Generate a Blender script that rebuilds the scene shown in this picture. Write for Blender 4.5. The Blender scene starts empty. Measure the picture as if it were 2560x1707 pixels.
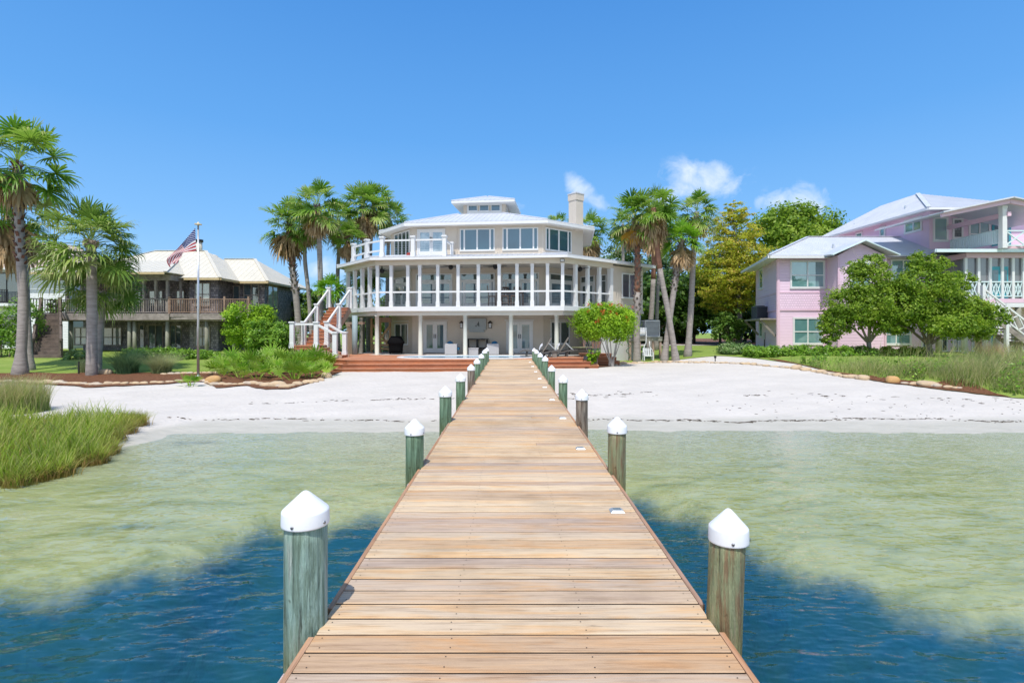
import bpy, math, random
import numpy as np
from mathutils import Vector
S = bpy.context.scene
COL = S.collection
R = math.radians
PI = math.pi
# ------------------------------------------------------------------ camera
F0, CX, VH, CZ = 1315.0, 1275.3, 820.1, 2.5      # focal length, principal point (photo pixels), eye height
cam = bpy.data.cameras.new('camera'); camo = bpy.data.objects.new('camera', cam); COL.objects.link(camo)
camo.location = (0, 0, CZ); camo.rotation_euler = (R(90), 0, 0)
cam.sensor_width = 36.0; cam.lens = 36.0 * F0 / 2560.0
cam.shift_x = (1280 - CX) / 2560.0; cam.shift_y = (VH - 853.5) / 2560.0
cam.clip_start = 0.05; cam.clip_end = 2000
S.camera = camo
# ------------------------------------------------------------------ exposure, sun, sky
S.view_settings.view_transform = 'Standard'; S.view_settings.look = 'None'
S.view_settings.exposure = 0.32; S.view_settings.gamma = 1.0
SUN_EL, SUN_DIR = R(62), Vector((-0.12, -0.9, 0)).normalized()      # sun high, behind the camera, a little left
SUN_VEC = Vector((SUN_DIR.x * math.cos(SUN_EL), SUN_DIR.y * math.cos(SUN_EL), math.sin(SUN_EL)))
sl = bpy.data.lights.new('sun', 'SUN'); sl.energy = 3.25; sl.angle = R(0.6); sl.color = (1.0, 0.965, 0.90)
so = bpy.data.objects.new('sun', sl); COL.objects.link(so); so.location = (0, -10, 40)
so.rotation_euler = SUN_VEC.to_track_quat('Z', 'Y').to_euler()
W = bpy.data.worlds.new('World'); S.world = W; W.use_nodes = True
def world():
    nt = W.node_tree; N = nt.nodes; L = nt.links; N.clear()
    out = N.new('ShaderNodeOutputWorld'); bg = N.new('ShaderNodeBackground'); L.new(bg.outputs[0], out.inputs[0])
    sky = N.new('ShaderNodeTexSky'); sky.sky_type = 'NISHITA'; sky.sun_disc = False
    sky.sun_elevation = SUN_EL; sky.sun_rotation = math.atan2(SUN_DIR.x, SUN_DIR.y)
    sky.air_density = 1.0; sky.dust_density = 1.2; sky.ozone_density = 1.5
    hs = N.new('ShaderNodeHueSaturation'); hs.inputs['Saturation'].default_value = 1.0; hs.inputs['Value'].default_value = 1.0
    L.new(sky.outputs[0], hs.inputs['Color'])
    tc = N.new('ShaderNodeTexCoord'); sp = N.new('ShaderNodeSeparateXYZ'); L.new(tc.outputs['Generated'], sp.inputs[0])
    def M(op, a, b=None, c=None, clamp=False):
        n = N.new('ShaderNodeMath'); n.operation = op; n.use_clamp = clamp
        for i, q in enumerate((a, b, c)):
            if q is None: continue
            if isinstance(q, (int, float)): n.inputs[i].default_value = q
            else: L.new(q, n.inputs[i])
        return n.outputs[0]
    gr = N.new('ShaderNodeValToRGB'); e = gr.color_ramp.elements; e.new(.5); e.new(.5); e.new(.5); e.new(.5)
    for i, (p, c) in enumerate(((0, (.42, .67, .95)), (.07, (.32, .60, .95)), (.18, (.20, .48, .90)), (.33, (.115, .37, .82)), (.53, (.068, .275, .71)), (1, (.04, .19, .56)))):
        e[i].position = p; e[i].color = (*c, 1)
    L.new(sp.outputs[2], gr.inputs[0])
    blu = N.new('ShaderNodeMix'); blu.data_type = 'RGBA'; fy = N.new('ShaderNodeMapRange'); fy.interpolation_type = 'SMOOTHSTEP'; fy.inputs[1].default_value = -.35; fy.inputs[2].default_value = .15; fy.inputs[3].default_value = .1; fy.inputs[4].default_value = .93; L.new(sp.outputs[1], fy.inputs[0]); L.new(fy.outputs[0], blu.inputs[0]); L.new(hs.outputs[0], blu.inputs[6])
    sc = N.new('ShaderNodeVectorMath'); sc.operation = 'SCALE'; sc.inputs['Scale'].default_value = 6.0; L.new(gr.outputs[0], sc.inputs[0]); L.new(sc.outputs[0], blu.inputs[7])
    yc = M('MAXIMUM', sp.outputs[1], 0.02)
    gx = M('DIVIDE', sp.outputs[0], yc); gz = M('DIVIDE', sp.outputs[2], yc)
    cb = N.new('ShaderNodeCombineXYZ'); L.new(gx, cb.inputs[0]); L.new(gz, cb.inputs[1])
    nz = N.new('ShaderNodeTexNoise'); nz.inputs['Scale'].default_value = 17; nz.inputs['Detail'].default_value = 7; nz.inputs['Roughness'].default_value = .62
    nz.inputs['Distortion'].default_value = .4
    L.new(cb.outputs[0], nz.inputs['Vector'])
    tot = None
    for (u, v, ru, rv, tilt, k) in ((1765, 445, 125, 58, .05, 1.15), (1690, 482, 110, 42, -.3, 1.05), (1720, 520, 90, 30, 0, .8), (1450, 475, 48, 40, .6, 1.1), (1490, 505, 55, 28, .5, 1.0), (1300, 512, 60, 26, .3, .45),
                                    (2000, 500, 110, 46, .0, 1.15), (1925, 505, 60, 26, 0, .8), (810, 668, 90, 32, 0, 1.0), (1010, 545, 60, 22, .2, .5), (1540, 640, 60, 26, 0, .6), (600, 690, 200, 24, 0, .3), (420, 655, 90, 20, 0, .25), (2300, 560, 300, 60, 0, .25)):
        ax = M('MULTIPLY', M('SUBTRACT', gx, (u - CX) / F0), F0 / ru); az = M('MULTIPLY', M('SUBTRACT', gz, (VH - v) / F0), F0 / rv)
        az = M('ADD', az, M('MULTIPLY', ax, tilt * ru / rv))
        d = M('SQRT', M('ADD', M('MULTIPLY', ax, ax), M('MULTIPLY', az, az)))
        m = M('MULTIPLY', M('SUBTRACT', 1.25, d, clamp=True), k)
        tot = m if tot is None else M('MAXIMUM', tot, m)
    msk = M('MULTIPLY', M('SUBTRACT', M('ADD', M('MULTIPLY', tot, .85), M('MULTIPLY', M('SUBTRACT', nz.outputs[0], .5), 2.4)), .30), 1.0, clamp=True)
    msk = M('MULTIPLY', msk, M('GREATER_THAN', tot, 0.001)); msk = M('MULTIPLY', msk, M('MULTIPLY', tot, 2.2, clamp=True)); msk = M('MULTIPLY', msk, .78)
    mx = N.new('ShaderNodeMix'); mx.data_type = 'RGBA'
    L.new(msk, mx.inputs['Factor']); L.new(blu.outputs[2], mx.inputs[6]); mx.inputs[7].default_value = (5.3, 5.7, 6.2, 1)
    L.new(mx.outputs[2], bg.inputs[0]); bg.inputs[1].default_value = 0.15
world()
# ------------------------------------------------------------------ pixel <-> place helpers
def X(u, Y): return (u - CX) * Y / F0
def Z(v, Y): return CZ + (VH - v) * Y / F0
def sm(a, b, t):
    t = np.clip((t - a) / (b - a), 0, 1); return t * t * (3 - 2 * t)
# ------------------------------------------------------------------ mesh builder
class MB:
    def __init__(s): s.v = []; s.f = []; s.a = []; s.uv = None
    def add(s, vs, fs, a=None):
        o = len(s.v); s.v.extend([tuple(p) for p in vs]); s.f.extend([tuple(i + o for i in q) for q in fs])
        s.a.extend([random.random() if a is None else a] * len(fs)); return s
    def box(s, a, b, r=None):
        (x0, y0, z0), (x1, y1, z1) = a, b
        return s.hexa([(x0, y0, z0), (x1, y0, z0), (x1, y1, z0), (x0, y1, z0), (x0, y0, z1), (x1, y0, z1), (x1, y1, z1), (x0, y1, z1)], r)
    def hexa(s, p, r=None):
        return s.add(p, [(0, 3, 2, 1), (4, 5, 6, 7), (0, 1, 5, 4), (1, 2, 6, 5), (2, 3, 7, 6), (3, 0, 4, 7)], r)
    def fbox(s, F, s0, s1, z0, z1, d0, d1, r=None):
        P = lambda q, z, d: F.pt(q, z, d)
        return s.hexa([P(s0, z0, d1), P(s1, z0, d1), P(s1, z0, d0), P(s0, z0, d0), P(s0, z1, d1), P(s1, z1, d1), P(s1, z1, d0), P(s0, z1, d0)], r)
    def beam(s, p, q, w, h, up=(0, 0, 1), r=None):
        p, q = Vector(p), Vector(q); d = (q - p).normalized(); u = Vector(up)
        sd = d.cross(u)
        if sd.length < 1e-4: sd = d.cross(Vector((1, 0, 0)))
        sd.normalize(); u = sd.cross(d); a = sd * w / 2; b = u * h / 2
        return s.hexa([p - a - b, p + a - b, q + a - b, q - a - b, p - a + b, p + a + b, q + a + b, q - a + b], r)
    def prism(s, poly, z0, z1, r=None):
        n = len(poly); zz0 = z0 if hasattr(z0, '__len__') else [z0] * n; zz1 = z1 if hasattr(z1, '__len__') else [z1] * n
        vs = [(p[0], p[1], zz0[i]) for i, p in enumerate(poly)] + [(p[0], p[1], zz1[i]) for i, p in enumerate(poly)]
        fs = [tuple(range(n))[::-1], tuple(range(n, 2 * n))] + [(i, (i + 1) % n, n + (i + 1) % n, n + i) for i in range(n)]
        return s.add(vs, fs, r)
    def tube(s, pts, rad, n=8, cap=True, r=None):
        pts = [Vector(p) for p in pts]; m = len(pts)
        if not hasattr(rad, '__len__'): rad = [rad] * m
        vs = []; ref = None
        for i, p in enumerate(pts):
            d = (pts[min(i + 1, m - 1)] - pts[max(i - 1, 0)]).normalized()
            if ref is None: ref = d.orthogonal().normalized()
            ref = (ref - d * ref.dot(d)).normalized(); b = d.cross(ref)
            for k in range(n):
                a = 2 * PI * k / n; vs.append(p + (ref * math.cos(a) + b * math.sin(a)) * rad[i])
        fs = [(i * n + k, i * n + (k + 1) % n, (i + 1) * n + (k + 1) % n, (i + 1) * n + k) for i in range(m - 1) for k in range(n)]
        if cap: fs += [tuple(range(n))[::-1], tuple(range((m - 1) * n, m * n))]
        return s.add(vs, fs, r)
    def cyl(s, p, q, r0, r1=None, n=12): return s.tube([p, q], [r0, r0 if r1 is None else r1], n)
    def lathe(s, c, prof, n=20, r=None):
        vs = [(c[0] + q * math.cos(2 * PI * k / n), c[1] + q * math.sin(2 * PI * k / n), c[2] + z) for (q, z) in prof for k in range(n)]
        m = len(prof)
        fs = [(i * n + k, i * n + (k + 1) % n, (i + 1) * n + (k + 1) % n, (i + 1) * n + k) for i in range(m - 1) for k in range(n)]
        fs += [tuple(range(n))[::-1], tuple(range((m - 1) * n, m * n))]
        return s.add(vs, fs, r)
    def build(s, name, m, root=None, smooth=False):
        me = bpy.data.meshes.new(name); off = root_world(root) if root else Vector((0, 0, 0))
        me.from_pydata([(p[0] - off.x, p[1] - off.y, p[2] - off.z) for p in s.v], [], s.f)
        at = me.attributes.new('rnd', 'FLOAT', 'FACE'); at.data.foreach_set('value', s.a)
        if smooth: me.polygons.foreach_set('use_smooth', [True] * len(me.polygons))
        me.materials.append(m); me.update()
        o = bpy.data.objects.new(name, me); COL.objects.link(o)
        if root: o.parent = root
        return o
def root_world(o):
    v = Vector((0, 0, 0))
    while o is not None: v = v + o.location; o = o.parent
    return v
def np_build(name, m, V, Fq, rnd, root=None, smooth=False):
    """numpy quads -> one mesh object; V (n,3), Fq (k,4)"""
    me = bpy.data.meshes.new(name); off = np.array(root_world(root)) if root else np.zeros(3)
    V = np.asarray(V, float) - off; n, k = len(V), len(Fq)
    me.vertices.add(n); me.vertices.foreach_set('co', V.astype(np.float32).ravel())
    me.loops.add(k * 4); me.loops.foreach_set('vertex_index', np.asarray(Fq, np.int32).ravel())
    me.polygons.add(k); me.polygons.foreach_set('loop_start', np.arange(0, k * 4, 4, dtype=np.int32))
    me.update(calc_edges=True)
    at = me.attributes.new('rnd', 'FLOAT', 'FACE'); at.data.foreach_set('value', np.asarray(rnd, np.float32))
    if smooth: me.polygons.foreach_set('use_smooth', [True] * k)
    me.materials.append(m); o = bpy.data.objects.new(name, me); COL.objects.link(o)
    if root: o.parent = root
    return o
def tag(o, label, cat, group=None, kind=None):
    if label: o['label'] = label
    if cat: o['category'] = cat
    if group: o['group'] = group
    if kind: o['kind'] = kind
    return o
def thing(name, label, cat, loc, group=None):
    o = bpy.data.objects.new(name, None); COL.objects.link(o); o.location = loc; o.empty_display_size = .2
    return tag(o, label, cat, group)
def kids(o): return [c for c in bpy.data.objects if c.parent == o]
def dup(root, loc, label, rz=0.0, sc=None, group=None):
    r = root.copy(); COL.objects.link(r); r.location = loc; r.rotation_euler = (0, 0, rz); r['label'] = label
    if sc: r.scale = sc if hasattr(sc, '__len__') else (sc, sc, sc)
    if group: r['group'] = group
    for c in kids(root):
        d = c.copy(); COL.objects.link(d); d.parent = r
        for g in kids(c):
            h = g.copy(); COL.objects.link(h); h.parent = d
    return r
class Facet:
    """a vertical plane through p0 -> p1 (left to right seen from outside); d is the distance outward"""
    def __init__(s, p0, p1):
        s.p0 = Vector(p0[:2]); s.p1 = Vector(p1[:2]); s.L = (s.p1 - s.p0).length; s.dir = (s.p1 - s.p0) / s.L; s.n = Vector((s.dir.y, -s.dir.x))
    def pt(s, q, z, d=0.0):
        p = s.p0 + s.dir * q + s.n * d; return (p.x, p.y, z)
    def su(s, u):
        k = (u - CX) / F0; a, b = s.dir; return (k * s.p0.y - s.p0.x) / (a - k * b)
    def zv(s, v, q): return Z(v, s.p0.y + s.dir.y * q)
    def rect(s, u0, u1, v0, v1):
        a, b = s.su(u0), s.su(u1); return a, b, (s.zv(v1, a) + s.zv(v1, b)) / 2, (s.zv(v0, a) + s.zv(v0, b)) / 2
# ------------------------------------------------------------------ materials
def nodes(name):
    m = bpy.data.materials.new(name); m.use_nodes = True; nt = m.node_tree
    return m, nt, nt.nodes, nt.links, nt.nodes['Principled BSDF']
def ramp(N, stops):
    r = N.new('ShaderNodeValToRGB'); e = r.color_ramp.elements
    while len(e) < len(stops): e.new(.5)
    for i, (p, c) in enumerate(stops): e[i].position = p; e[i].color = (c[0], c[1], c[2], 1)
    return r
def mixc(N, L, f, a, b, mode='MIX'):
    m = N.new('ShaderNodeMix'); m.data_type = 'RGBA'; m.blend_type = mode
    for i, q in ((0, f), (6, a), (7, b)):
        if isinstance(q, (int, float)): m.inputs[i].default_value = q
        elif isinstance(q, tuple): m.inputs[i].default_value = (*q[:3], 1)
        else: L.new(q, m.inputs[i])
    return m.outputs[2]
def noise(N, L, scale, stretch=(1, 1, 1), detail=5, rough=.6, vec=None, dist=0.0):
    mp = N.new('ShaderNodeMapping'); mp.inputs['Scale'].default_value = stretch
    if vec is None:
        g = N.new('ShaderNodeNewGeometry'); vec = g.outputs['Position']
    L.new(vec, mp.inputs[0]); n = N.new('ShaderNodeTexNoise'); n.inputs['Scale'].default_value = scale
    n.inputs['Detail'].default_value = detail; n.inputs['Roughness'].default_value = rough; n.inputs['Distortion'].default_value = dist
    L.new(mp.outputs[0], n.inputs['Vector']); return n.outputs[0]
def attr(N, name='rnd'):
    a = N.new('ShaderNodeAttribute'); a.attribute_name = name; return a.outputs['Fac']
def bump(N, L, h, b, strength=.4, dist=.01):
    q = N.new('ShaderNodeBump'); q.inputs['Strength'].default_value = strength; q.inputs['Distance'].default_value = dist
    L.new(h, q.inputs['Height']); L.new(q.outputs[0], b.inputs['Normal'])
def mat(name, a, b=None, scale=3.0, stretch=(1, 1, 1), rough=.6, bmp=.0, bd=.01, lo=.35, hi=.65, per=0.0, metal=0, spec=.4, bscale=None, coat=0):
    """two-tone noise material; per = how much each piece (face attribute rnd) differs"""
    m, nt, N, L, B = nodes(name); b = b or tuple(c * .8 for c in a)
    f = noise(N, L, scale, stretch); rp = ramp(N, [(lo, a), (hi, b)]); L.new(f, rp.inputs[0]); c = rp.outputs[0]
    if per:
        r = ramp(N, [(0, (1 - per,) * 3), (1, (1 + per,) * 3)]); L.new(attr(N), r.inputs[0]); c = mixc(N, L, 1.0, c, r.outputs[0], 'MULTIPLY')
    L.new(c, B.inputs['Base Color']); B.inputs['Roughness'].default_value = rough; B.inputs['Metallic'].default_value = metal
    B.inputs['Specular IOR Level'].default_value = spec
    if coat: B.inputs['Coat Weight'].default_value = coat
    if bmp: bump(N, L, noise(N, L, bscale or scale * 6, stretch), B, bmp, bd)
    return m
def leafmat(name, cols, trans=.42, rough=.5, patch=None):
    m, nt, N, L, B = nodes(name); n = len(cols)
    rp = ramp(N, [(i / (n - 1), c) for i, c in enumerate(cols)]); L.new(attr(N), rp.inputs[0]); c = rp.outputs[0]
    f = noise(N, L, patch or 1.1, detail=3); r2 = ramp(N, [(.3, (.75, .8, .75)), (.7, (1.2, 1.15, 1.05))]); L.new(f, r2.inputs[0])
    c = mixc(N, L, 1.0, c, r2.outputs[0], 'MULTIPLY')
    L.new(c, B.inputs['Base Color']); B.inputs['Roughness'].default_value = rough; B.inputs['Specular IOR Level'].default_value = .35
    t = N.new('ShaderNodeBsdfTranslucent'); L.new(c, t.inputs[0]); mx = N.new('ShaderNodeMixShader'); mx.inputs[0].default_value = trans
    L.new(B.outputs[0], mx.inputs[1]); L.new(t.outputs[0], mx.inputs[2]); L.new(mx.outputs[0], nt.nodes['Material Output'].inputs[0])
    return m
def glassmat(name, base, refl=.25, rough=.02, a2=None, scale=.5, stripes=None):
    m, nt, N, L, B = nodes(name)
    f = noise(N, L, scale, detail=2); rp = ramp(N, [(.35, base), (.65, a2 or tuple(c * .6 for c in base))]); L.new(f, rp.inputs[0]); c = rp.outputs[0]
    if stripes:
        w = N.new('ShaderNodeTexWave'); w.bands_direction = 'Z'; w.inputs['Scale'].default_value = stripes[0]; g = N.new('ShaderNodeNewGeometry'); L.new(g.outputs['Position'], w.inputs['Vector'])
        c = mixc(N, L, w.outputs['Fac'], c, stripes[1])
    L.new(c, B.inputs['Base Color']); B.inputs['Roughness'].default_value = .5
    g = N.new('ShaderNodeBsdfGlossy'); g.inputs['Roughness'].default_value = rough; g.inputs['Color'].default_value = (.9, .97, 1, 1)
    bp = N.new('ShaderNodeBump'); bp.inputs['Strength'].default_value = .03; bp.inputs['Distance'].default_value = .05; L.new(noise(N, L, 1.2, detail=1), bp.inputs['Height']); L.new(bp.outputs[0], g.inputs['Normal'])
    lw = N.new('ShaderNodeLayerWeight'); lw.inputs[0].default_value = .35
    mt = N.new('ShaderNodeMath'); mt.operation = 'MULTIPLY_ADD'; L.new(lw.outputs['Fresnel'], mt.inputs[0]); mt.inputs[1].default_value = .8; mt.inputs[2].default_value = refl; mt.use_clamp = True
    mx = N.new('ShaderNodeMixShader'); L.new(mt.outputs[0], mx.inputs[0]); L.new(B.outputs[0], mx.inputs[1]); L.new(g.outputs[0], mx.inputs[2])
    L.new(mx.outputs[0], nt.nodes['Material Output'].inputs[0]); return m
def siding(name, a, pitch, depth=.012, shingle=False, b=None, scale=3.0, z0=0):
    """lap siding or shingles: courses along Z as real bump"""
    m, nt, N, L, B = nodes(name); b = b or tuple(c * .9 for c in a)
    g = N.new('ShaderNodeNewGeometry'); sp = N.new('ShaderNodeSeparateXYZ'); L.new(g.outputs['Position'], sp.inputs[0])
    d = N.new('ShaderNodeMath'); d.operation = 'DIVIDE'; L.new(sp.outputs[2], d.inputs[0]); d.inputs[1].default_value = pitch
    fr = N.new('ShaderNodeMath'); fr.operation = 'FRACT'; L.new(d.outputs[0], fr.inputs[0])
    f = noise(N, L, scale, (1, 1, .6)); rp = ramp(N, [(.3, a), (.7, b)]); L.new(f, rp.inputs[0]); c = rp.outputs[0]
    inv = N.new('ShaderNodeMath'); inv.operation = 'SUBTRACT'; inv.inputs[0].default_value = 1.0; L.new(fr.outputs[0], inv.inputs[1]); h = inv.outputs[0]
    if shingle:
        br = N.new('ShaderNodeTexBrick'); br.inputs['Scale'].default_value = 1.0; br.inputs['Brick Width'].default_value = pitch * 1.0; br.inputs['Row Height'].default_value = pitch
        br.inputs['Mortar Size'].default_value = .012; br.inputs['Bias'].default_value = 0.0
        br.inputs['Color1'].default_value = (1.5, 1.5, 1.5, 1); br.inputs['Color2'].default_value = (.55, .55, .6, 1); br.inputs['Mortar'].default_value = (.35, .35, .38, 1)
        ad = N.new('ShaderNodeMath'); L.new(sp.outputs[0], ad.inputs[0]); L.new(sp.outputs[1], ad.inputs[1])
        cb = N.new('ShaderNodeCombineXYZ'); L.new(ad.outputs[0], cb.inputs[0]); L.new(sp.outputs[2], cb.inputs[1]); L.new(cb.outputs[0], br.inputs['Vector'])
        c = mixc(N, L, 1.0, c, br.outputs['Color'], 'MULTIPLY')
    L.new(c, B.inputs['Base Color']); B.inputs['Roughness'].default_value = .6
    bump(N, L, h, B, 1.0, depth); return m
# ================================================================== the setting
YB = np.array([(-60, 3.2), (-17, 3.4), (-9, 4.4), (-5.1, 5.6), (-3.9, 6.2), (-3.3, 7.3), (-1.6, 7.95), (0, 8.5), (1.9, 8.6), (2.6, 7.9), (3.0, 6.7), (3.8, 5.7), (4.5, 5.15), (6.5, 4.2), (17, 2.4), (60, 2.2)])
def wob(x, y, s=1.0):
    return (np.sin(x * 1.7 * s + y * .9 * s) + np.sin(x * .63 * s - y * 1.31 * s + 1.7) + np.sin(-x * 1.13 * s + y * 2.1 * s + .4)) / 3
def zt(x, y):
    x = np.asarray(x, float); y = np.asarray(y, float)
    yw = 12.8 + .16 * np.sin(x * .35 + .5) + .08 * np.sin(x * 1.1) + .05 * np.sin(x * 2.7 + 1) + .03 * np.sin(x * 6.1)
    t = np.clip((y - yw) / 12.0, 0, 1)
    z = .56 * (1 - (1 - t) ** 1.4)
    d = np.maximum(yw - y, 0); yb = np.interp(x, YB[:, 0], YB[:, 1])
    z = z - d * .026 - 1.5 * sm(0, 2.6, yb + .6 - y)
    z = z + .35 * sm(24, 33, y) * sm(-9, -13, x) + .42 * sm(22, 30, y) * sm(7, 12, x)
    dune = sm(0, 1.8, y - np.interp(x, [13, 14.2, 15.4, 16.5, 18.5, 30], [24, 20.8, 18.2, 16.2, 14.6, 13.6]) - .3) * sm(13.6, 16, x) * sm(30, 24, y)
    z = z + .32 * dune
    marsh = sm(-7.7, -9.2, x + .25 * wob(x, y, 2)) * sm(8.3, 9.6, y) * sm(16, 12.5, y)
    z = z + .16 * marsh
    land = sm(12.6, 14.5, y)
    z = z + land * (.022 * wob(x, y, 1.6) + .012 * wob(x, y, 5) + .007 * wob(y, x, 11)) * sm(26, 22, y)
    return z
def zt1(x, y): return float(zt(x, y))
def G(u, v, lo=8.0, hi=70.0):
    """where the ray of a photo pixel meets the ground"""
    Y = np.linspace(lo, hi, 6000); d = Z(v, Y) - zt(X(u, Y), Y); i = int(np.argmax(d < 0)) if (d < 0).any() else len(Y) - 1
    y = float(Y[i]); x = X(u, y); return Vector((x, y, zt1(x, y)))
def axis(*seg):
    out = []
    for a, b, st in seg: out.append(np.arange(a, b - 1e-6, st))
    out.append(np.array([seg[-1][1]])); return np.concatenate(out)
def grid_mesh(name, m, xs, ys, zf, attrs=None, kind='structure', smooth=True):
    gx, gy = np.meshgrid(xs, ys); gz = zf(gx, gy); nx, ny = len(xs), len(ys)
    V = np.stack([gx.ravel(), gy.ravel(), gz.ravel()], 1); i = np.arange(ny - 1)[:, None] * nx + np.arange(nx - 1)[None, :]; i = i.ravel()
    o = np_build(name, m, V, np.stack([i, i + 1, i + 1 + nx, i + nx], 1), np.zeros(len(i)), smooth=smooth)
    for k, a in (attrs or {}).items():
        at = o.data.attributes.new(k, 'FLOAT', 'POINT'); at.data.foreach_set('value', np.asarray(a(gx, gy), np.float32).ravel())
    o['kind'] = kind; return o
def strip_mesh(name, m, xs, y0, y1, n, dz, kind='structure'):
    t = np.linspace(0, 1, n) ** 1.5; gx = np.repeat(xs[None, :], n, 0); gy = y0[None, :] + (y1 - y0)[None, :] * t[:, None]
    gz = zt(gx, gy) + dz; nx = len(xs); V = np.stack([gx.ravel(), gy.ravel(), gz.ravel()], 1); i = (np.arange(n - 1)[:, None] * nx + np.arange(nx - 1)[None, :]).ravel()
    o = np_build(name, m, V, np.stack([i, i + 1, i + 1 + nx, i + nx], 1), np.zeros(len(i)), smooth=True); o['kind'] = kind; return o
def sandmat():
    m, nt, N, L, B = nodes('sand'); g = N.new('ShaderNodeNewGeometry'); sp = N.new('ShaderNodeSeparateXYZ'); L.new(g.outputs['Position'], sp.inputs[0])
    n1 = noise(N, L, .55, (1, 1.8, 1), 6, .6); r1 = ramp(N, [(.3, (.63, .585, .53)), (.72, (.555, .515, .465))]); L.new(n1, r1.inputs[0])
    n0 = noise(N, L, 9, (1, 1, 1), 6, .75); r0 = ramp(N, [(.28, (.90, .89, .88)), (.5, (1.0, 1, 1))]); L.new(n0, r0.inputs[0]); dry = mixc(N, L, 1.0, r1.outputs[0], r0.outputs[0], 'MULTIPLY')
    wetn = noise(N, L, 1.2, (1, 3, 1), 3); wr = ramp(N, [(.3, (.50, .475, .415)), (.7, (.43, .41, .35))]); L.new(wetn, wr.inputs[0])
    zz = N.new('ShaderNodeMath'); zz.operation = 'MULTIPLY_ADD'; L.new(wetn, zz.inputs[0]); zz.inputs[1].default_value = .022; L.new(sp.outputs[2], zz.inputs[2])
    mr = N.new('ShaderNodeMapRange'); mr.interpolation_type = 'SMOOTHSTEP'; mr.inputs[1].default_value = .055; mr.inputs[2].default_value = .125; L.new(zz.outputs[0], mr.inputs[0])
    c = mixc(N, L, mr.outputs[0], wr.outputs[0], dry)
    # sea bed: pale and algae-tinged sand, then dark eel-grass beyond the drop-off
    n2 = noise(N, L, 1.5, (.6, 1.5, 1), 6, .68, dist=.5); r2 = ramp(N, [(.28, (.50, .46, .29)), (.48, (.42, .40, .21)), (.70, (.24, .25, .095))]); L.new(n2, r2.inputs[0])
    mr2 = N.new('ShaderNodeMapRange'); mr2.inputs[1].default_value = -.11; mr2.inputs[2].default_value = .0; L.new(sp.outputs[2], mr2.inputs[0]); c = mixc(N, L, mr2.outputs[0], r2.outputs[0], c)
    dp = attr(N, 'deep'); n3 = noise(N, L, 2.2, (1, 1, 1), 5, .65); ma = N.new('ShaderNodeMath'); ma.operation = 'MULTIPLY_ADD'; L.new(n3, ma.inputs[0]); ma.inputs[1].default_value = .6; L.new(dp, ma.inputs[2])
    mr3 = N.new('ShaderNodeMapRange'); mr3.interpolation_type = 'SMOOTHSTEP'; mr3.inputs[1].default_value = .50; mr3.inputs[2].default_value = 1.02; L.new(ma.outputs[0], mr3.inputs[0])
    n4 = noise(N, L, 1.9, (.7, 1.3, 1), 4); r4 = ramp(N, [(.35, (.005, .078, .150)), (.62, (.010, .075, .10)), (.8, (.012, .055, .045))]); L.new(n4, r4.inputs[0]); c = mixc(N, L, mr3.outputs[0], c, r4.outputs[0])
    L.new(c, B.inputs['Base Color']); B.inputs['Roughness'].default_value = .9; B.inputs['Specular IOR Level'].default_value = .15
    h1 = noise(N, L, 5, (1, 1.6, 1), 8, .72); h2 = noise(N, L, 2.6, (1, 1, 1), 2, .5, dist=1.5); mh = N.new('ShaderNodeMath'); mh.operation = 'MULTIPLY_ADD'; L.new(h2, mh.inputs[0]); mh.inputs[1].default_value = 1.6; L.new(h1, mh.inputs[2]); bump(N, L, mh.outputs[0], B, .6, .035); return m
def watermat():
    m, nt, N, L, B = nodes('bay water'); N.remove(B)
    g = N.new('ShaderNodeNewGeometry'); tr = N.new('ShaderNodeBsdfTransparent'); tr.inputs[0].default_value = (.90, .965, .92, 1)
    gl = N.new('ShaderNodeBsdfGlossy'); gl.inputs['Roughness'].default_value = .015; gl.inputs['Color'].default_value = (1, 1, 1, 1)
    fr = N.new('ShaderNodeFresnel'); fr.inputs[0].default_value = 1.52
    bp = N.new('ShaderNodeBump'); bp.inputs['Strength'].default_value = .75; bp.inputs['Distance'].default_value = .03
    L.new(noise(N, L, 6.0, (.85, 1.8, 1), 1.2, .45, dist=.1), bp.inputs['Height'])
    L.new(bp.outputs[0], gl.inputs['Normal']); L.new(bp.outputs[0], fr.inputs['Normal'])
    cl = N.new('ShaderNodeMath'); cl.operation = 'MINIMUM'; L.new(fr.outputs[0], cl.inputs[0]); cl.inputs[1].default_value = .38
    mx = N.new('ShaderNodeMixShader'); L.new(cl.outputs[0], mx.inputs[0]); L.new(tr.outputs[0], mx.inputs[1]); L.new(gl.outputs[0], mx.inputs[2])
    L.new(mx.outputs[0], nt.nodes['Material Output'].inputs[0]); return m
M_sand = sandmat(); M_water = watermat()
def deepf(x, y):
    yb = np.interp(x, YB[:, 0], YB[:, 1]); v = sm(-.75, .75, yb + .15 * wob(x, y, 2.5) - y)
    for (px, py, rr) in ((-7.7, 7.35, .35), (-5.2, 7.0, .4), (-6.9, 11.6, .6), (-5.6, 11.9, .35), (-8.6, 9.2, .6)):
        v = np.maximum(v, .42 * np.exp(-(((x - px) / (rr * 1.9)) ** 2 + ((y - py) / (rr * .55)) ** 2)))
    return v
grid_mesh('beach', M_sand, axis((-120, -30, 6), (-30, -18, .5), (-18, 20, .2), (20, 32, .5), (32, 130, 7)), axis((-40, -2, 4), (-2, 4, .4), (4, 27, .2), (27, 40, .6), (40, 160, 8)), zt, {'deep': deepf})
rw = random.Random(5)
WV = []
for i in range(34):
    lam = .17 * (.95 / .17) ** (i / 33); a = PI / 2 + rw.gauss(0, .62) + .2; WV.append((2 * PI / lam * math.cos(a), 2 * PI / lam * math.sin(a), rw.random() * 6.28, .0042 * lam ** .62))
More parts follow.
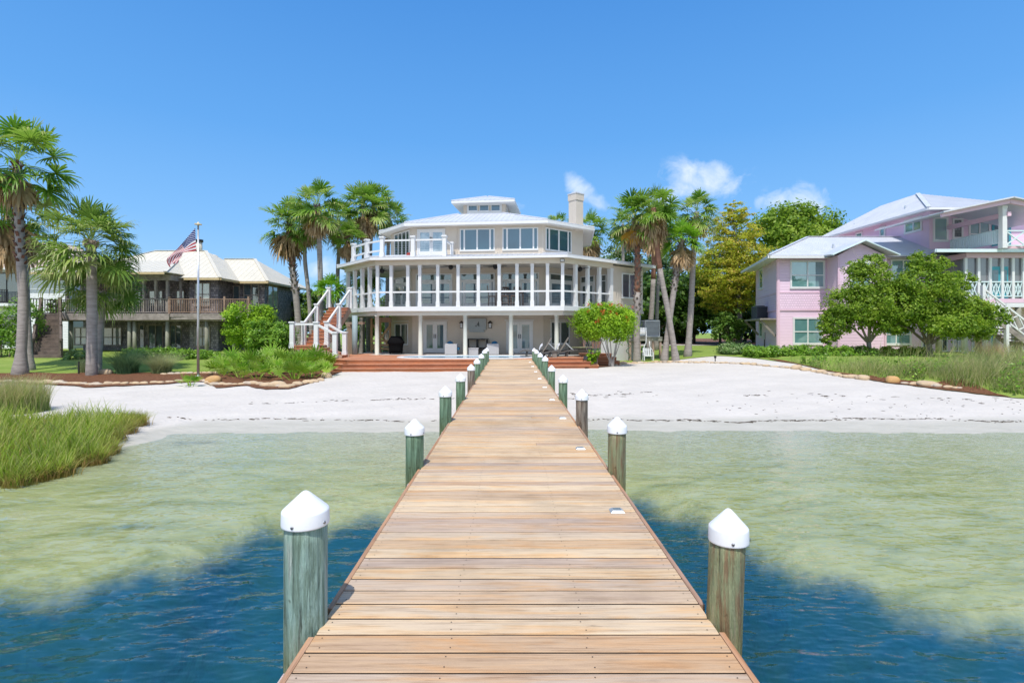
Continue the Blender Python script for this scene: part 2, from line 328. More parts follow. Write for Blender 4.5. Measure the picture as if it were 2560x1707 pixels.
def zw(x, y):
    wx = x + .16 * np.sin(y * .9 + 1) + .03 * np.sin(y * 3.1 + x); wy = y + .14 * np.sin(x * .8) + .025 * np.sin(x * 2.9 + y * 1.3); h = np.zeros_like(x)
    for kx, ky, ph, a in WV: sn = np.sin((kx * wx + ky * wy + ph) / 2); h += a * (1 - np.sqrt(sn * sn + .06) * 1.6)
    g = .75 + .5 * np.clip(wob(x, y, .55), -1, 1)
    return h * g * (.13 + .87 * sm(12.6, 6.0, y)) * 1.6
grid_mesh('water', M_water, axis((-120, -14, 4), (-14, 14, .05), (14, 120, 4)), axis((-60, 1.5, 4), (1.5, 13.6, .05)), zw)
# lawns, planting beds, drive
M_lawn = mat('lawn grass', (.20, .30, .05), (.29, .36, .09), scale=.8, stretch=(.5, 1.4, 1), rough=.9, bmp=.8, bd=.05, bscale=30, spec=.1)
M_mulch = mat('bark mulch', (.24, .115, .062), (.15, .07, .04), scale=14, rough=.95, bmp=1.0, bd=.06, bscale=32, spec=.1)
M_path = mat('pale drive', (.42, .39, .36), (.36, .33, .30), scale=2, rough=.9)
LF = np.array([(-60, 19.2), (-19.4, 20.0), (-14.9, 19.0), (-12.8, 19.8), (-11.8, 20.3), (-10.5, 18.8), (-9.6, 19.2), (-8.6, 18.5), (-7.75, 18.6), (-7.45, 20.6)])
LBK = np.array([(-60, 22.3), (-16, 22.6), (-13, 23.0), (-11.5, 23.2), (-9.5, 24.2), (-8.2, 24.4), (-7.45, 23.6)])
RF = np.array([(3.6, 25.2), (5.0, 26.4), (6.2, 28.7), (9.4, 29.1), (11.6, 29.0), (13.0, 27.5), (13.9, 25.7), (14.05, 23), (14.2, 20.9), (14.5, 19.7), (14.95, 18.8), (15.4, 18), (16.5, 16.4), (18.5, 14.8), (90, 13.5)])
xs = np.concatenate([np.arange(-60, -22, 1.0), np.arange(-22, -7.44, .1)])
yf = np.interp(xs, LF[:, 0], LF[:, 1]) + .05 * np.sin(xs * 5); yk = np.interp(xs, LBK[:, 0], LBK[:, 1]) + .12 * np.sin(xs * 2.3)
strip_mesh('mulch', M_mulch, xs, yf, yk + .4, 26, .03)
strip_mesh('lawn', M_lawn, xs, yk, np.full_like(xs, 160.0), 90, .022)
xs = np.concatenate([np.arange(5.9, 24, .1), np.arange(24, 90, 1.5)])
yr = np.interp(xs, RF[:, 0], RF[:, 1])
strip_mesh('lawn', M_lawn, xs, yr, np.full_like(xs, 160.0), 90, .022)
xs = np.arange(-7.45, 6.0, .6); strip_mesh('lawn', M_lawn, xs, np.full_like(xs, 33.6), np.full_like(xs, 160.0), 40, .022)
xs = np.arange(3.6, 6.6, .1); strip_mesh('mulch', M_mulch, xs, np.interp(xs, RF[:, 0], RF[:, 1]), np.full_like(xs, 29.6), 16, .035)
xs = np.arange(13.5, 16.2, .06); y0 = np.interp(xs, RF[:, 0], RF[:, 1]); strip_mesh('mulch', M_mulch, xs, y0, y0 + 1.5 + .3 * np.sin(xs * 4), 12, .035)
xs = np.arange(10, 26, .25); strip_mesh('drive', M_path, xs, np.full_like(xs, 45.0), np.full_like(xs, 48.5), 6, .03)
M_litter = mat('leaf litter', (.27, .13, .075), (.12, .06, .035), scale=2.5, rough=.95, bmp=1, bd=.1)
xs = np.arange(4, 34, .5); strip_mesh('leaf_litter', M_litter, xs, np.full_like(xs, 48.5), np.full_like(xs, 75.0), 20, .035)
# washed-up weed: two wrack lines and loose scraps
M_weed = mat('dry weed', (.10, .075, .05), (.05, .035, .025), scale=20, rough=.95)
def scraps(name, label, pts, seed, kind='stuff'):
    r = random.Random(seed); b = MB()
    for (x, y, ln, n) in pts:
        for _ in range(n):
            a = r.gauss(0, .28); L = ln * r.uniform(.4, 1.3); px = x + r.uniform(-.5, .5) * ln * 2; py = y + r.gauss(0, .035)
            P = []
            for k in range(4):
                t = k / 3 - .5; qx = px + L * t * math.cos(a); qy = py + L * t * math.sin(a) + .05 * L * math.sin(k * 2.3 + px * 9); P.append((qx, qy, zt1(qx, qy) + .006))
            w = r.uniform(.004, .011); b.tube(P, [w * .4, w, w, w * .3], 4)
    o = b.build(name, M_weed); o['kind'] = kind; o['label'] = label; return o
r = random.Random(8); P1 = []
for i in range(560):
    x = r.uniform(-9, 20); y = 13.86 + .12 * math.sin(x * .8) + .05 * math.sin(x * 2.9) + r.gauss(0, .035)
    if r.random() < (.45 if x < 0 else .9): P1.append((x, y, .1 * r.uniform(.5, 2), r.choice((1, 1, 2))))
P2 = []
for i in range(60):
    x = r.uniform(-8, -1.3); P2.append((x, 16.55 + (x + 4) * .13 + r.gauss(0, .06), .11, r.choice((1, 2))))
for i in range(70):
    x = r.choice((r.uniform(1.6, 4.5), r.uniform(4.5, 17), r.uniform(8, 16))); P2.append((x, 17.6 - max(0, x - 8) * .17 + r.gauss(0, .30), r.uniform(.06, .2), r.choice((1, 2, 4))))
for i in range(90): x = r.uniform(6, 18); P2.append((x, r.uniform(14.2, 16.8), r.uniform(.03, .1), 1))
scraps('wrack_line', 'thin dark line of washed up weed along the wet edge of the sand', P1, 3)
scraps('seaweed_scraps', 'dark scraps of dry weed scattered over the white sand', P2, 4)
# ================================================================== the dock
def deckmat(name, cols, per_lo=.0, grain=1.0, axis_='x', rough=.75):
    m, nt, N, L, B = nodes(name); rp = ramp(N, [(i / (len(cols) - 1), c) for i, c in enumerate(cols)]); L.new(attr(N), rp.inputs[0])
    g = N.new('ShaderNodeNewGeometry'); cb = N.new('ShaderNodeCombineXYZ'); mu = N.new('ShaderNodeMath'); mu.operation = 'MULTIPLY'; L.new(attr(N), mu.inputs[0]); mu.inputs[1].default_value = 317.0
    L.new(mu.outputs[0], cb.inputs[2]); L.new(mu.outputs[0], cb.inputs[0]); ad = N.new('ShaderNodeVectorMath'); L.new(g.outputs['Position'], ad.inputs[0]); L.new(cb.outputs[0], ad.inputs[1]); v = ad.outputs[0]
    st = {'x': (1.1, 26, 26), 'y': (26, 1.1, 26), 'z': (26, 26, 1.0)}[axis_]
    st2 = {'x': (.8, 7, 7), 'y': (7, .8, 7), 'z': (7, 7, .7)}[axis_]
    n1 = noise(N, L, 2.2, st, 8, .72, v, .3); r1 = ramp(N, [(.32, (.62, .56, .52)), (.5, (.98, .97, .96)), (.75, (1.12, 1.12, 1.1))]); L.new(n1, r1.inputs[0]); c = mixc(N, L, grain, rp.outputs[0], r1.outputs[0], 'MULTIPLY')
    n2 = noise(N, L, 1.1, st2, 4, .6, v, 1.2); r2 = ramp(N, [(.36, (1.08, .88, .66)), (.52, (1, 1, 1)), (.68, (.90, .90, .95))]); L.new(n2, r2.inputs[0]); c = mixc(N, L, .9, c, r2.outputs[0], 'MULTIPLY')
    n3 = noise(N, L, .9, detail=5, rough=.65); r3 = ramp(N, [(.34, (.80, .78, .76)), (.5, (1.02, 1.01, 1.0)), (.68, (1.10, 1.09, 1.07))]); L.new(n3, r3.inputs[0]); c = mixc(N, L, .8, c, r3.outputs[0], 'MULTIPLY')
    n4 = noise(N, L, 7, {'x': (.35, 1.6, 1), 'y': (1.6, .35, 1), 'z': (1.6, 1.6, .4)}[axis_], 4, .7, v); r4 = ramp(N, [(.24, (.42, .36, .32)), (.33, (1, 1, 1))]); L.new(n4, r4.inputs[0]); c = mixc(N, L, .75, c, r4.outputs[0], 'MULTIPLY')
    L.new(c, B.inputs['Base Color']); B.inputs['Roughness'].default_value = rough; B.inputs['Specular IOR Level'].default_value = .25; bump(N, L, n1, B, .5, .004); return m
M_plank = deckmat('sun bleached hardwood planks', [(.48, .325, .205), (.60, .44, .27), (.48, .37, .28), (.65, .51, .34), (.55, .40, .255), (.45, .35, .275), (.61, .46, .29), (.52, .36, .22), (.63, .50, .335), (.51, .40, .30)])
M_gapshade = mat('painted gap shade', (.060, .042, .030), (.035, .026, .020), scale=9, rough=.95)  # plank sides coloured near black, shade of the gaps put into the colour
M_edge = deckmat('dock edge board', [(.42, .24, .14), (.48, .29, .18), (.40, .25, .17)], axis_='y')
M_oldbeam = deckmat('weathered beam', [(.60, .52, .50), (.52, .44, .42)])
M_screw = mat('steel screw', (.30, .30, .31), rough=.35, metal=.9)
M_hole = mat('sunk screw', (.06, .045, .035), rough=.6)
HW = .990; DX = .0385; DZ = 1.0; DEND = 25.25; PIT = .1437     # the dock lies a little right of the eye
PL = [2.68, 5.71, 8.44, 11.03, 14.0, 16.5, 19.0, 21.45, 23.4]; PR_ = [2.72, 5.49, 8.16, 11.06, 14.08, 16.7, 19.4, 22.0, 24.4]
dock = thing('dock', 'long straight timber dock of bleached planks running up to the pool deck', 'dock', (0, 12, 0))
def build_dock():
    r = random.Random(2); b = MB(); sc = MB(); y = 1.15; gi = []
    while y < DEND:
        w = PIT - r.uniform(.011, .0145); cuts = [DX - HW, DX + HW]
        if r.random() < .05: cuts.insert(1, r.choice((-.33, .33, 0)) + r.uniform(-.04, .04))
        for q in range(len(cuts) - 1):
            a, c = cuts[q] + (.0015 if q else 0), cuts[q + 1] - .0015; dz = r.uniform(-.0008, .0006); e = .0045
            sl = r.uniform(-.0006, .0006)
            v = [(a, y + sl, DZ - .03), (c, y - sl, DZ - .03), (c, y + w - sl, DZ - .03), (a, y + w + sl, DZ - .03), (a, y + sl, DZ + dz - e), (c, y - sl, DZ + dz - e), (c, y + w - sl, DZ + dz - e), (a, y + w + sl, DZ + dz - e),
                 (a, y + e + sl, DZ + dz), (c, y + e - sl, DZ + dz), (c, y + w - e - sl, DZ + dz), (a, y + w - e + sl, DZ + dz)]
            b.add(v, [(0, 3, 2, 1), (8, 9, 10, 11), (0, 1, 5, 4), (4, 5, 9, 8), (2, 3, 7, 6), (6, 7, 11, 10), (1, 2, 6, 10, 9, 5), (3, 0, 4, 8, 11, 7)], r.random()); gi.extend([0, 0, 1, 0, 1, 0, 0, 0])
        if y < 10:
            for sx in (DX - .945, DX - .33, DX + .33, DX + .945):
                for k in (.03, w - .03):
                    px = sx + r.uniform(-.012, .012); py = y + k + r.uniform(-.006, .006)
                    sc.add([(px + .0036 * math.cos(t * PI / 3), py + .0036 * math.sin(t * PI / 3), DZ + .0022) for t in range(6)], [tuple(range(6))])
        y += PIT
    pk_ = b.build('planks', M_plank, dock); pk_.data.materials.append(M_gapshade); pk_.data.polygons.foreach_set('material_index', gi); o = sc.build('screw_heads', M_hole, dock); o['kind'] = 'stuff'
    for sx, ys in ((-1, PL), (1, PR_)):
        e = MB(); st = 1.15
        for py in ys + [DEND + .12]:
            en = py - .13
            if en > st: e.box((DX + min(sx * HW, sx * (HW + .026)), st, DZ - .19), (DX + max(sx * HW, sx * (HW + .026)), en, DZ + .004))
            st = py + .13
        e.build('edge_board', M_edge, dock)
    for py in PL + [.6]:
        k = MB(); k.box((-1.065, py - .29, DZ - .27), (1.135, py - .21, DZ - .12)); k.build('cross_beam', M_oldbeam, dock)
    for sx in (-.6, 0, .6):
        k = MB(); k.box((sx - .04, 1.2, DZ - .235), (sx + .04, DEND, DZ - .036)); k.build('joist', M_edge, dock)
build_dock()
ORD = ['nearest', 'second', 'third', 'fourth', 'fifth', 'sixth', 'seventh', 'eighth', 'farthest']
def pilemat(name, a, b, c):
    m, nt, N, L, B = nodes(name); v = N.new('ShaderNodeTexCoord').outputs['Object']
    n1 = noise(N, L, 2.0, (9, 9, .9), 7, .68, v, .5); r1 = ramp(N, [(.26, tuple(q * .7 for q in c)), (.40, c), (.5, a), (.62, b), (.78, a)]); L.new(n1, r1.inputs[0])
    n2 = noise(N, L, 3.0, (14, 14, .7), 5, .7, v); r2 = ramp(N, [(.30, (.22, .2, .18)), (.40, (.85, .85, .85)), (.6, (1.1, 1.1, 1.1))]); L.new(n2, r2.inputs[0]); q = mixc(N, L, 1, r1.outputs[0], r2.outputs[0], 'MULTIPLY')
    g = N.new('ShaderNodeNewGeometry'); sp = N.new('ShaderNodeSeparateXYZ'); L.new(g.outputs['Position'], sp.inputs[0])
    ad = N.new('ShaderNodeMath'); ad.operation = 'MULTIPLY_ADD'; L.new(n1, ad.inputs[0]); ad.inputs[1].default_value = .5; L.new(sp.outputs[2], ad.inputs[2])
    mr = N.new('ShaderNodeMapRange'); mr.inputs[1].default_value = 1.35; mr.inputs[2].default_value = .95; L.new(ad.outputs[0], mr.inputs[0])
    q = mixc(N, L, mr.outputs[0], q, mixc(N, L, 1, q, (.95, .66, .34), 'MULTIPLY'))
    n5 = noise(N, L, 9, (1, 1, .8), 3, .6, v); r5 = ramp(N, [(.27, (.18, .12, .08)), (.33, (1, 1, 1))]); L.new(n5, r5.inputs[0]); q = mixc(N, L, .85, q, r5.outputs[0], 'MULTIPLY')
    n6 = noise(N, L, 1.6, (1, 1, .5), 4, .6, v); r6 = ramp(N, [(.4, (1, 1, 1)), (.65, (1.12, .98, .82))]); L.new(n6, r6.inputs[0]); q = mixc(N, L, 1, q, r6.outputs[0], 'MULTIPLY')
    L.new(q, B.inputs['Base Color']); B.inputs['Roughness'].default_value = .85; B.inputs['Specular IOR Level'].default_value = .2; bump(N, L, n2, B, 1.0, .03); return m
M_pg = pilemat('green treated pile', (.17, .30, .22), (.27, .39, .32), (.10, .17, .12)); M_pb = pilemat('blue green treated pile', (.28, .44, .42), (.42, .52, .51), (.17, .27, .24))
M_py = pilemat('tan green pile', (.24, .30, .19), (.34, .33, .24), (.22, .17, .11)); M_pgr = pilemat('grey pile', (.27, .25, .23), (.36, .34, .31), (.12, .10, .09))
M_cap = mat('white plastic cap', (.80, .81, .83), (.70, .70, .68), scale=5, stretch=(1, 1, .5), rough=.42, spec=.5, lo=.5, hi=.85)
def piling(side, i, y, top, kind, lean=0.0):
    m = {'g': M_pg, 'b': M_pb, 'y': M_py, 'k': M_pgr}[kind]; nm = {'g': 'mossy green', 'b': 'blue green streaked', 'y': 'tan and green', 'k': 'bare grey'}[kind]
    r = random.Random(i * 7 + side); rad = (.104 if i == 0 else .096) if side < 0 else (.088 if i == 0 else .091); ck = rad / .106; x = DX + side * (1.0165 + rad * .62)
    t = thing('dock_piling', '%s dock piling with white cone cap, %s along the %s dock edge' % (nm, ORD[i], 'left' if side < 0 else 'right'), 'piling', (x, y, top), 'capped pilings along the dock')
    zb = min(zt1(x, y), .3) - .3; n = 26; vs = []; rings = 26
    for k in range(rings):
        z = zb + (top - .10 - zb) * k / (rings - 1); f = (z - 1.0)
        for j in range(n):
            a = 2 * PI * j / n; q = rad * (1 + .02 * math.sin(3 * a + i) + .012 * math.sin(7 * a + z * 3 + i) + r.uniform(-.008, .008)) * (1.05 - .05 * k / rings)
            vs.append((x + lean * f + q * math.cos(a), y + q * math.sin(a), z))
    b = MB(); b.add(vs, [(k * n + j, k * n + (j + 1) % n, (k + 1) * n + (j + 1) % n, (k + 1) * n + j) for k in range(rings - 1) for j in range(n)] + [tuple(range(n))[::-1], tuple(range((rings - 1) * n, rings * n))])
    b.build('post', m, t, True)
    c = MB(); lx = x + lean * (top - 1.0)
    c.lathe((lx, y, top), [(q_ * ck, h_) for q_, h_ in [(.1185, -.170), (.1195, -.165), (.1195, -.160), (.1180, -.102), (.1170, -.098), (.1120, -.092), (.1085, -.089), (.030, -.018), (.020, -.010), (.010, -.004), (.003, -.002)]], 36); cp = c.build('cap', M_cap, t, True)
    if i < 4:
        for a in (-1.75, -.35, 2.8, 1.2):
            s_ = MB(); p = Vector((lx, y, top - .15)); d = Vector((math.cos(a), math.sin(a), 0)); s_.cyl(p + d * .112 * ck, p + d * .124 * ck, .009, .007, 10); s_.build('screw', M_screw, cp, True)
for i, (y, tp, k, ln) in enumerate(zip(PL, (1.676, 1.519, 1.574, 1.555, 1.544, 1.551, 1.58, 1.639, 1.632), 'bggg' 'kgggg', (0.0, 0, 0, 0, 0, 0, 0, 0, 0))): piling(-1, i, y, tp, k, ln)
for i, (y, tp, k, ln) in enumerate(zip(PR_, (1.571, 1.58, 1.558, 1.525, 1.515, 1.622, 1.597, 1.599, 1.581), 'yykg' 'ggggg', (.035, .01, 0, 0, 0, 0, 0, 0, 0))): piling(1, i, y, tp, k, ln)
# solar deck lights
M_alu = mat('cast aluminium', (.66, .68, .69), rough=.35, metal=.6); M_solar = mat('solar cell', (.16, .22, .26), rough=.15, spec=.6); M_lens = mat('clear lens', (.62, .70, .74), rough=.1, spec=.6)
def decklight(i, x, y):
    t = thing('solar_deck_light', 'small silver solar light on the dock planks, %s in the row by the right edge' % ORD[i], 'deck light', (x, y, DZ), 'solar lights on the dock')
    b = MB(); w, d, h = .057, .05, .022
    b.add([(x - w, y - d, DZ), (x + w, y - d, DZ), (x + w, y + d, DZ), (x - w, y + d, DZ), (x - w, y - d, DZ + .006), (x + w, y - d, DZ + .006), (x + w, y + d, DZ + .006), (x - w, y + d, DZ + .006),
           (x - w * .66, y - d * .72, DZ + h), (x + w * .66, y - d * .72, DZ + h), (x + w * .66, y + d * .72, DZ + h), (x - w * .66, y + d * .72, DZ + h)],
          [(0, 1, 5, 4), (1, 2, 6, 5), (2, 3, 7, 6), (3, 0, 4, 7), (4, 5, 9, 8), (5, 6, 10, 9), (6, 7, 11, 10), (7, 4, 8, 11), (8, 9, 10, 11)]); b.build('body', M_alu, t)
    b = MB(); b.box((x - .031, y - .022, DZ + h), (x + .031, y + .030, DZ + h + .003)); b.build('solar_panel', M_solar, t)
    b = MB(); b.box((x - .028, y - d * .90, DZ + .010), (x + .028, y - d * .80, DZ + .017)); b.build('lens', M_lens, t)
for i, y in enumerate((4.30, 6.53, 8.74, 10.97, 13.3, 15.55, 18.0, 20.5, 23.0)): decklight(i, .873, y)
# ================================================================== the cream house
M_stucco = mat('cream stucco', (.64, .565, .475), (.60, .525, .44), scale=1.5, rough=.85, bmp=.25, bd=.006, bscale=40)
M_white = mat('white painted trim', (.74, .74, .735), (.70, .705, .70), scale=2, rough=.45)
M_soffit = mat('pale soffit', (.72, .68, .62), (.68, .645, .59), scale=2, rough=.6)
M_beam = mat('cream band beam', (.66, .60, .50), (.62, .56, .46), scale=2, rough=.6)
M_roof = mat('white metal roof', (.62, .635, .67), (.55, .57, .61), scale=1.2, rough=.35, spec=.5)
M_col = mat('stained concrete column', (.66, .65, .55), (.58, .60, .54), scale=2.5, stretch=(1, 1, .4), rough=.7, lo=.3, hi=.7)
M_glass = glassmat('blue window glass', (.022, .095, .135), .10, a2=(.014, .055, .08))
M_glassd = glassmat('dark window glass', (.012, .03, .03), .14, a2=(.02, .06, .05))
M_glassdoor = glassmat('pale door glass', (.085, .185, .25), .12, a2=(.035, .09, .13), scale=1.6)
M_curtain = glassmat('curtained glass', (.34, .40, .42), .22, a2=(.10, .17, .21), scale=2.5)
M_dark = mat('black metal', (.02, .02, .022), rough=.4)
M_cable = mat('steel cable', (.55, .56, .57), rough=.3, metal=.7)
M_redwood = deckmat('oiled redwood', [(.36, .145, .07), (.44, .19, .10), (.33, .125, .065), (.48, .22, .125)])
M_redtop = deckmat('paler redwood boards', [(.46, .22, .13), (.52, .26, .16), (.44, .20, .12), (.55, .29, .18)])  # paler redwood tone for deck boards, treads and nosings
M_rawwood = mat('bare brown post', (.42, .30, .23), (.34, .23, .17), scale=3, stretch=(6, 6, .6), rough=.8)
M_conc = mat('patio concrete', (.45, .43, .40), (.38, .36, .34), scale=1.5, rough=.85)
TH = R(6.5); HO = Vector((2.775, 27.6)); HEX = Vector((math.cos(TH), -math.sin(TH))); HEY = Vector((math.sin(TH), math.cos(TH)))
def HL(a, b): return HO + HEX * a + HEY * b
def dirang(deg): return HEX * math.cos(R(deg)) + HEY * math.sin(R(deg))
PZ, BZ, HB, EZ = 1.03, 3.665, 5.90, 6.30        # patio, balcony floor, header underside, porch eave
front = Facet(HL(-14, 0), HL(0, 0)); L0 = front.pt(front.su(943.5), 0)[:2]; L0 = Vector(L0); R0 = HL(0, 0)
front = Facet(L0, R0)
rt = Facet(R0, R0 + dirang(47) * 9); RE = Vector(rt.pt(rt.su(1528), 0)[:2]); RW = Vector(rt.pt(rt.su(1607), 0)[:2])
lf = Facet(L0 + dirang(135) * 6, L0); LE = Vector(lf.pt(lf.su(867), 0)[:2]); lf = Facet(LE, L0); rt = Facet(R0, RW)
fin = Facet(HL(-14, 2.55), HL(2, 2.55)); IL = Vector(fin.pt(fin.su(1031), 0)[:2]); IR = Vector(fin.pt(fin.su(1358.5), 0)[:2]); fin = Facet(IL, IR)
rin = Facet(IR, IR + dirang(45) * 9); IRE = Vector(rin.pt(rin.su(1457.6), 0)[:2]); rin = Facet(IR, IRE)
lin = Facet(IL + dirang(135) * 6, IL); ILE = Vector(lin.pt(lin.su(977), 0)[:2]); lin = Facet(ILE, IL)
IBR = IRE + HEY * 5.5; IBL = ILE + HEY * 5.0; IB1 = IR + HEY * 11; IB0 = IL + HEY * 10.0
house = thing('beach_house', 'large three storey cream house with wraparound white balcony and square roof cupola', 'house', (float(HL(-4, 4).x), float(HL(-4, 4).y), 1.0))
core = [ILE, IL, IR, IRE, IBR, IB1, IB0, IBL]
b = MB(); b.prism(core, .6, 8.62); b.build('wall', M_stucco, house)
# the right hand wing: upper room and its narrower ground floor
wingL = Vector(rt.pt(rt.su(1526), 0)[:2]); blk = [wingL, RW, RW + HEY * 4.5, IBR + HEY * 1.0, Vector(rin.pt(rin.su(1446), 0)[:2])]
b = MB(); b.prism(blk, 3.42, HB + .2); b.build('wall', M_stucco, house)
g0 = Vector(rt.pt(rt.su(1516), 0, -.1)[:2]); g1 = Vector(rt.pt(rt.su(1606), 0, -.12)[:2])
b = MB(); b.prism([g0, g1, g1 + HEY * 4, g0 + HEY * 4], .5, 3.425); b.build('wall', M_white if False else mat('pale render', (.66, .64, .62), (.60, .59, .58), scale=1.2, rough=.85), house)
b = MB(); b.fbox(rt, rt.su(1526), rt.su(1607) + .03, 3.36, 3.50, -.02, .05); b.build('band', M_stucco, house)
# balcony slab, fascia, beam under it, header, ceiling
def ring(pts, ins):
    """offset an open outline of facets by ins (positive = outward)"""
    fs = [Facet(pts[i], pts[i + 1]) for i in range(len(pts) - 1)]; out = [Vector(fs[0].pt(0, 0, ins)[:2])]
    for i in range(1, len(pts) - 1):
        n = (fs[i - 1].n + fs[i].n).normalized(); out.append(pts[i] + n * (ins / max(.3, n.dot(fs[i].n))))
    out.append(Vector(fs[-1].pt(fs[-1].L, 0, ins)[:2])); return out
LB = LE + HEY * 4.0
outl = [LB, LE, L0, R0, RE]
def band(pts, d0, d1, z0, z1):
    a = ring(pts, d1); c = ring(pts, d0); m = MB()
    for i in range(len(pts) - 1):
        m.hexa([(*a[i], z0), (*a[i + 1], z0), (*c[i + 1], z0), (*c[i], z0), (*a[i], z1), (*a[i + 1], z1), (*c[i + 1], z1), (*c[i], z1)])
    return m
band(outl, -.02, .14, 3.415, BZ).build('balcony_fascia', M_white, house)
band(outl, -.22, .02, 3.185, 3.412).build('balcony_beam', M_beam, house)
band(outl, -.16, .13, HB, EZ - .08).build('header_beam', M_beam, house)
slab = [LB + HEX * .0] + ring(outl, .0)[1:] + [IRE, IR, IL, ILE, IBL]
b = MB(); b.prism(slab, 3.43, BZ - .004); b.build('balcony_floor', mat('grey balcony boards', (.42, .42, .42), rough=.6), house)
b = MB(); b.prism([Vector(p) for p in ring(outl, -.17)] + [IRE, IR, IL, ILE, IBL], HB + .1, HB + .16); b.build('balcony_ceiling', M_soffit, house)
# square balcony posts
def sqpost(m, p, F, z0, z1, w, base=.28, cap=0.0, fl=1.22):
    c = Vector(p)
    def bx(za, zb, h):
        a, n = F.dir * h, F.n * h; q = [c - a + n, c + a + n, c + a - n, c - a - n]; m.prism(q, za, zb)
    bx(z0 + base * .999, z1 - cap - .001 if cap else z1, w / 2); bx(z0, z0 + base, w / 2 * fl)
    if cap:
        bx(z1 - cap, z1 - cap * .62, w / 2 * 1.18); bx(z1 - cap * .62, z1 - cap * .3, w / 2 * 1.45); bx(z1 - cap * .3, z1, w / 2 * 1.3)
    else:
        bx(z1 - .14, z1, w / 2 * 1.16)
E1 = lambda x: 840 + x / 5.88
E2 = lambda x: 1220 + x / 5.6
pu = [(E1(605), lf.L and front), (E1(815), front), (E1(1060), front), (E1(1235), front), (E1(1500), front), (E1(1798), front), (E1(2095), front), (E2(158), front), (E2(407), front), (E2(620), front), (E2(834), front), (E2(1050), front), (E2(1224), rt), (E2(1394), rt), (E2(1556), rt), (E2(1712), rt)]
ends = []
for u, F in pu:
    q = F.su(u); q = min(max(q, .02), F.L - .02) if F is front else q
    m = MB(); sqpost(m, F.pt(q, 0)[:2], F, BZ - .01, HB + .02, .17 if u < 1500 else .24); m.build('balcony_post', M_white, house); ends.append((F, q))
for u in (E1(498), E1(388), E1(280), E1(178)):
    q = lf.su(u); m = MB(); sqpost(m, lf.pt(q, 0)[:2], lf, BZ - .01, HB + .02, .18); m.build('balcony_post', M_white, house); ends.append((lf, q))
bl = Facet(LB, LE)
for q in (.4, 1.6, 2.8): m = MB(); sqpost(m, bl.pt(q, 0)[:2], bl, BZ - .01, HB + .02, .18); m.build('balcony_post', M_white, house)
# rail and cables
def rails(F, q0, q1, z, name='balcony_rail', root=None, cables=8, zb=None):
    m = MB(); m.fbox(F, q0, q1, z - .085, z, -.035, .045); m.build(name, M_white, root or house)
    zb = BZ if zb is None else zb; m = MB()
    for k in range(cables):
        zz = zb + .07 + (z - .09 - zb - .05) * k / cables; m.tube([F.pt(q0, zz, 0), F.pt(q1, zz, 0)], .0045, 4)
    m.build('cable_infill', M_cable, root or house)
rails(front, .05, front.L - .05, 4.49); rails(rt, .05, rt.su(1528), 4.49); rails(lf, .9, lf.L - .05, 4.49); rails(bl, .1, 3.8, 4.49)
# round ground columns with collar
colf = Facet(L0 - front.n * .12, R0 - front.n * .12)
for i, u in enumerate((942.5, 1051, 1163, 1277.5, 1391.5)):
    p = colf.pt(colf.su(u), 0); m = MB(); m.lathe((p[0], p[1], PZ), [(.125, -.4), (.125, .05), (.118, .06), (.112, 1.2), (.110, 2.10), (.125, 2.105), (.125, 2.16)], 20); m.build('round_column', M_col, house, True)
m = MB(); m.lathe((X(887, 29.3), 29.3, .6), [(.15, 0), (.15, 2.6)], 20); m.build('round_column', mat('blue grey column', (.28, .36, .38), (.24, .31, .33)), house, True)
p = lf.pt(lf.su(876), 0, .05); m = MB(); sqpost(m, p[:2], lf, .9, 2.72, .27, base=.02, fl=1.0); m.build('support_post', M_rawwood, house)
m = MB(); m.fbox(lf, 0, lf.L * .5, 2.72, 2.86, -.25, .1); m.build('support_beam', M_rawwood, house)
p = rt.pt(rt.su(1512), 0, -.1); m = MB(); sqpost(m, p[:2], rt, .6, 3.2, .2, base=.3); m.build('support_post', M_white, house)
b = MB(); b.box((X(938, 32), 31.9, 2.85), (X(978, 32), 32.1, 3.15)); b.build('support_beam', M_rawwood, house)
# roofs -------------------------------------------------------------------
def roof_face(m, pts, sp=.29, th=.07, rib=.022, ribw=.03):
    P = [Vector(p) for p in pts]; n = (P[1] - P[0]).cross(P[-1] - P[0]).normalized()
    if n.z < 0: n = -n
    k = len(P); m.add([p for p in P] + [p - n * th for p in P], [tuple(range(k)), tuple(range(k, 2 * k))[::-1]] + [(i, (i + 1) % k, k + (i + 1) % k, k + i) for i in range(k)], .5)
    e = (P[1] - P[0]); L = e.length; e.normalize(); w = n.cross(e)
    if (P[-1] - P[0]).dot(w) < 0: w = -w
    Q = [((p - P[0]).dot(e), (p - P[0]).dot(w)) for p in P]; lo = min(q[0] for q in Q); hi = max(q[0] for q in Q); s = lo + sp * .5
    while s < hi:
        ys = []
        for i in range(k):
            (a, ya), (c, yc) = Q[i], Q[(i + 1) % k]
            if (a - s) * (c - s) < 0: ys.append(ya + (yc - ya) * (s - a) / (c - a))
        if len(ys) >= 2 and max(ys) - min(ys) > .1:
            p0 = P[0] + e * s + w * (min(ys) - .01) + n * rib / 2; p1 = P[0] + e * s + w * max(ys) + n * rib / 2; m.beam(p0, p1, ribw, rib, n, .5)
        s += sp
def loft_roof(lo, hi, z0, z1, m, closed=False, **k):
    n = len(lo)
    for i in range(n if closed else n - 1):
        j = (i + 1) % n; roof_face(m, [(*lo[i], z0), (*lo[j], z0), (*hi[j], z1), (*hi[i], z1)], **k)
def hips(m, lo, hi, z0, z1, r=.045):
    for a, c in zip(lo, hi): m.tube([(*a, z0 + .02), (*c, z1 + .02)], r, 6)
RWb = RW + (RW - R0).normalized() * .55
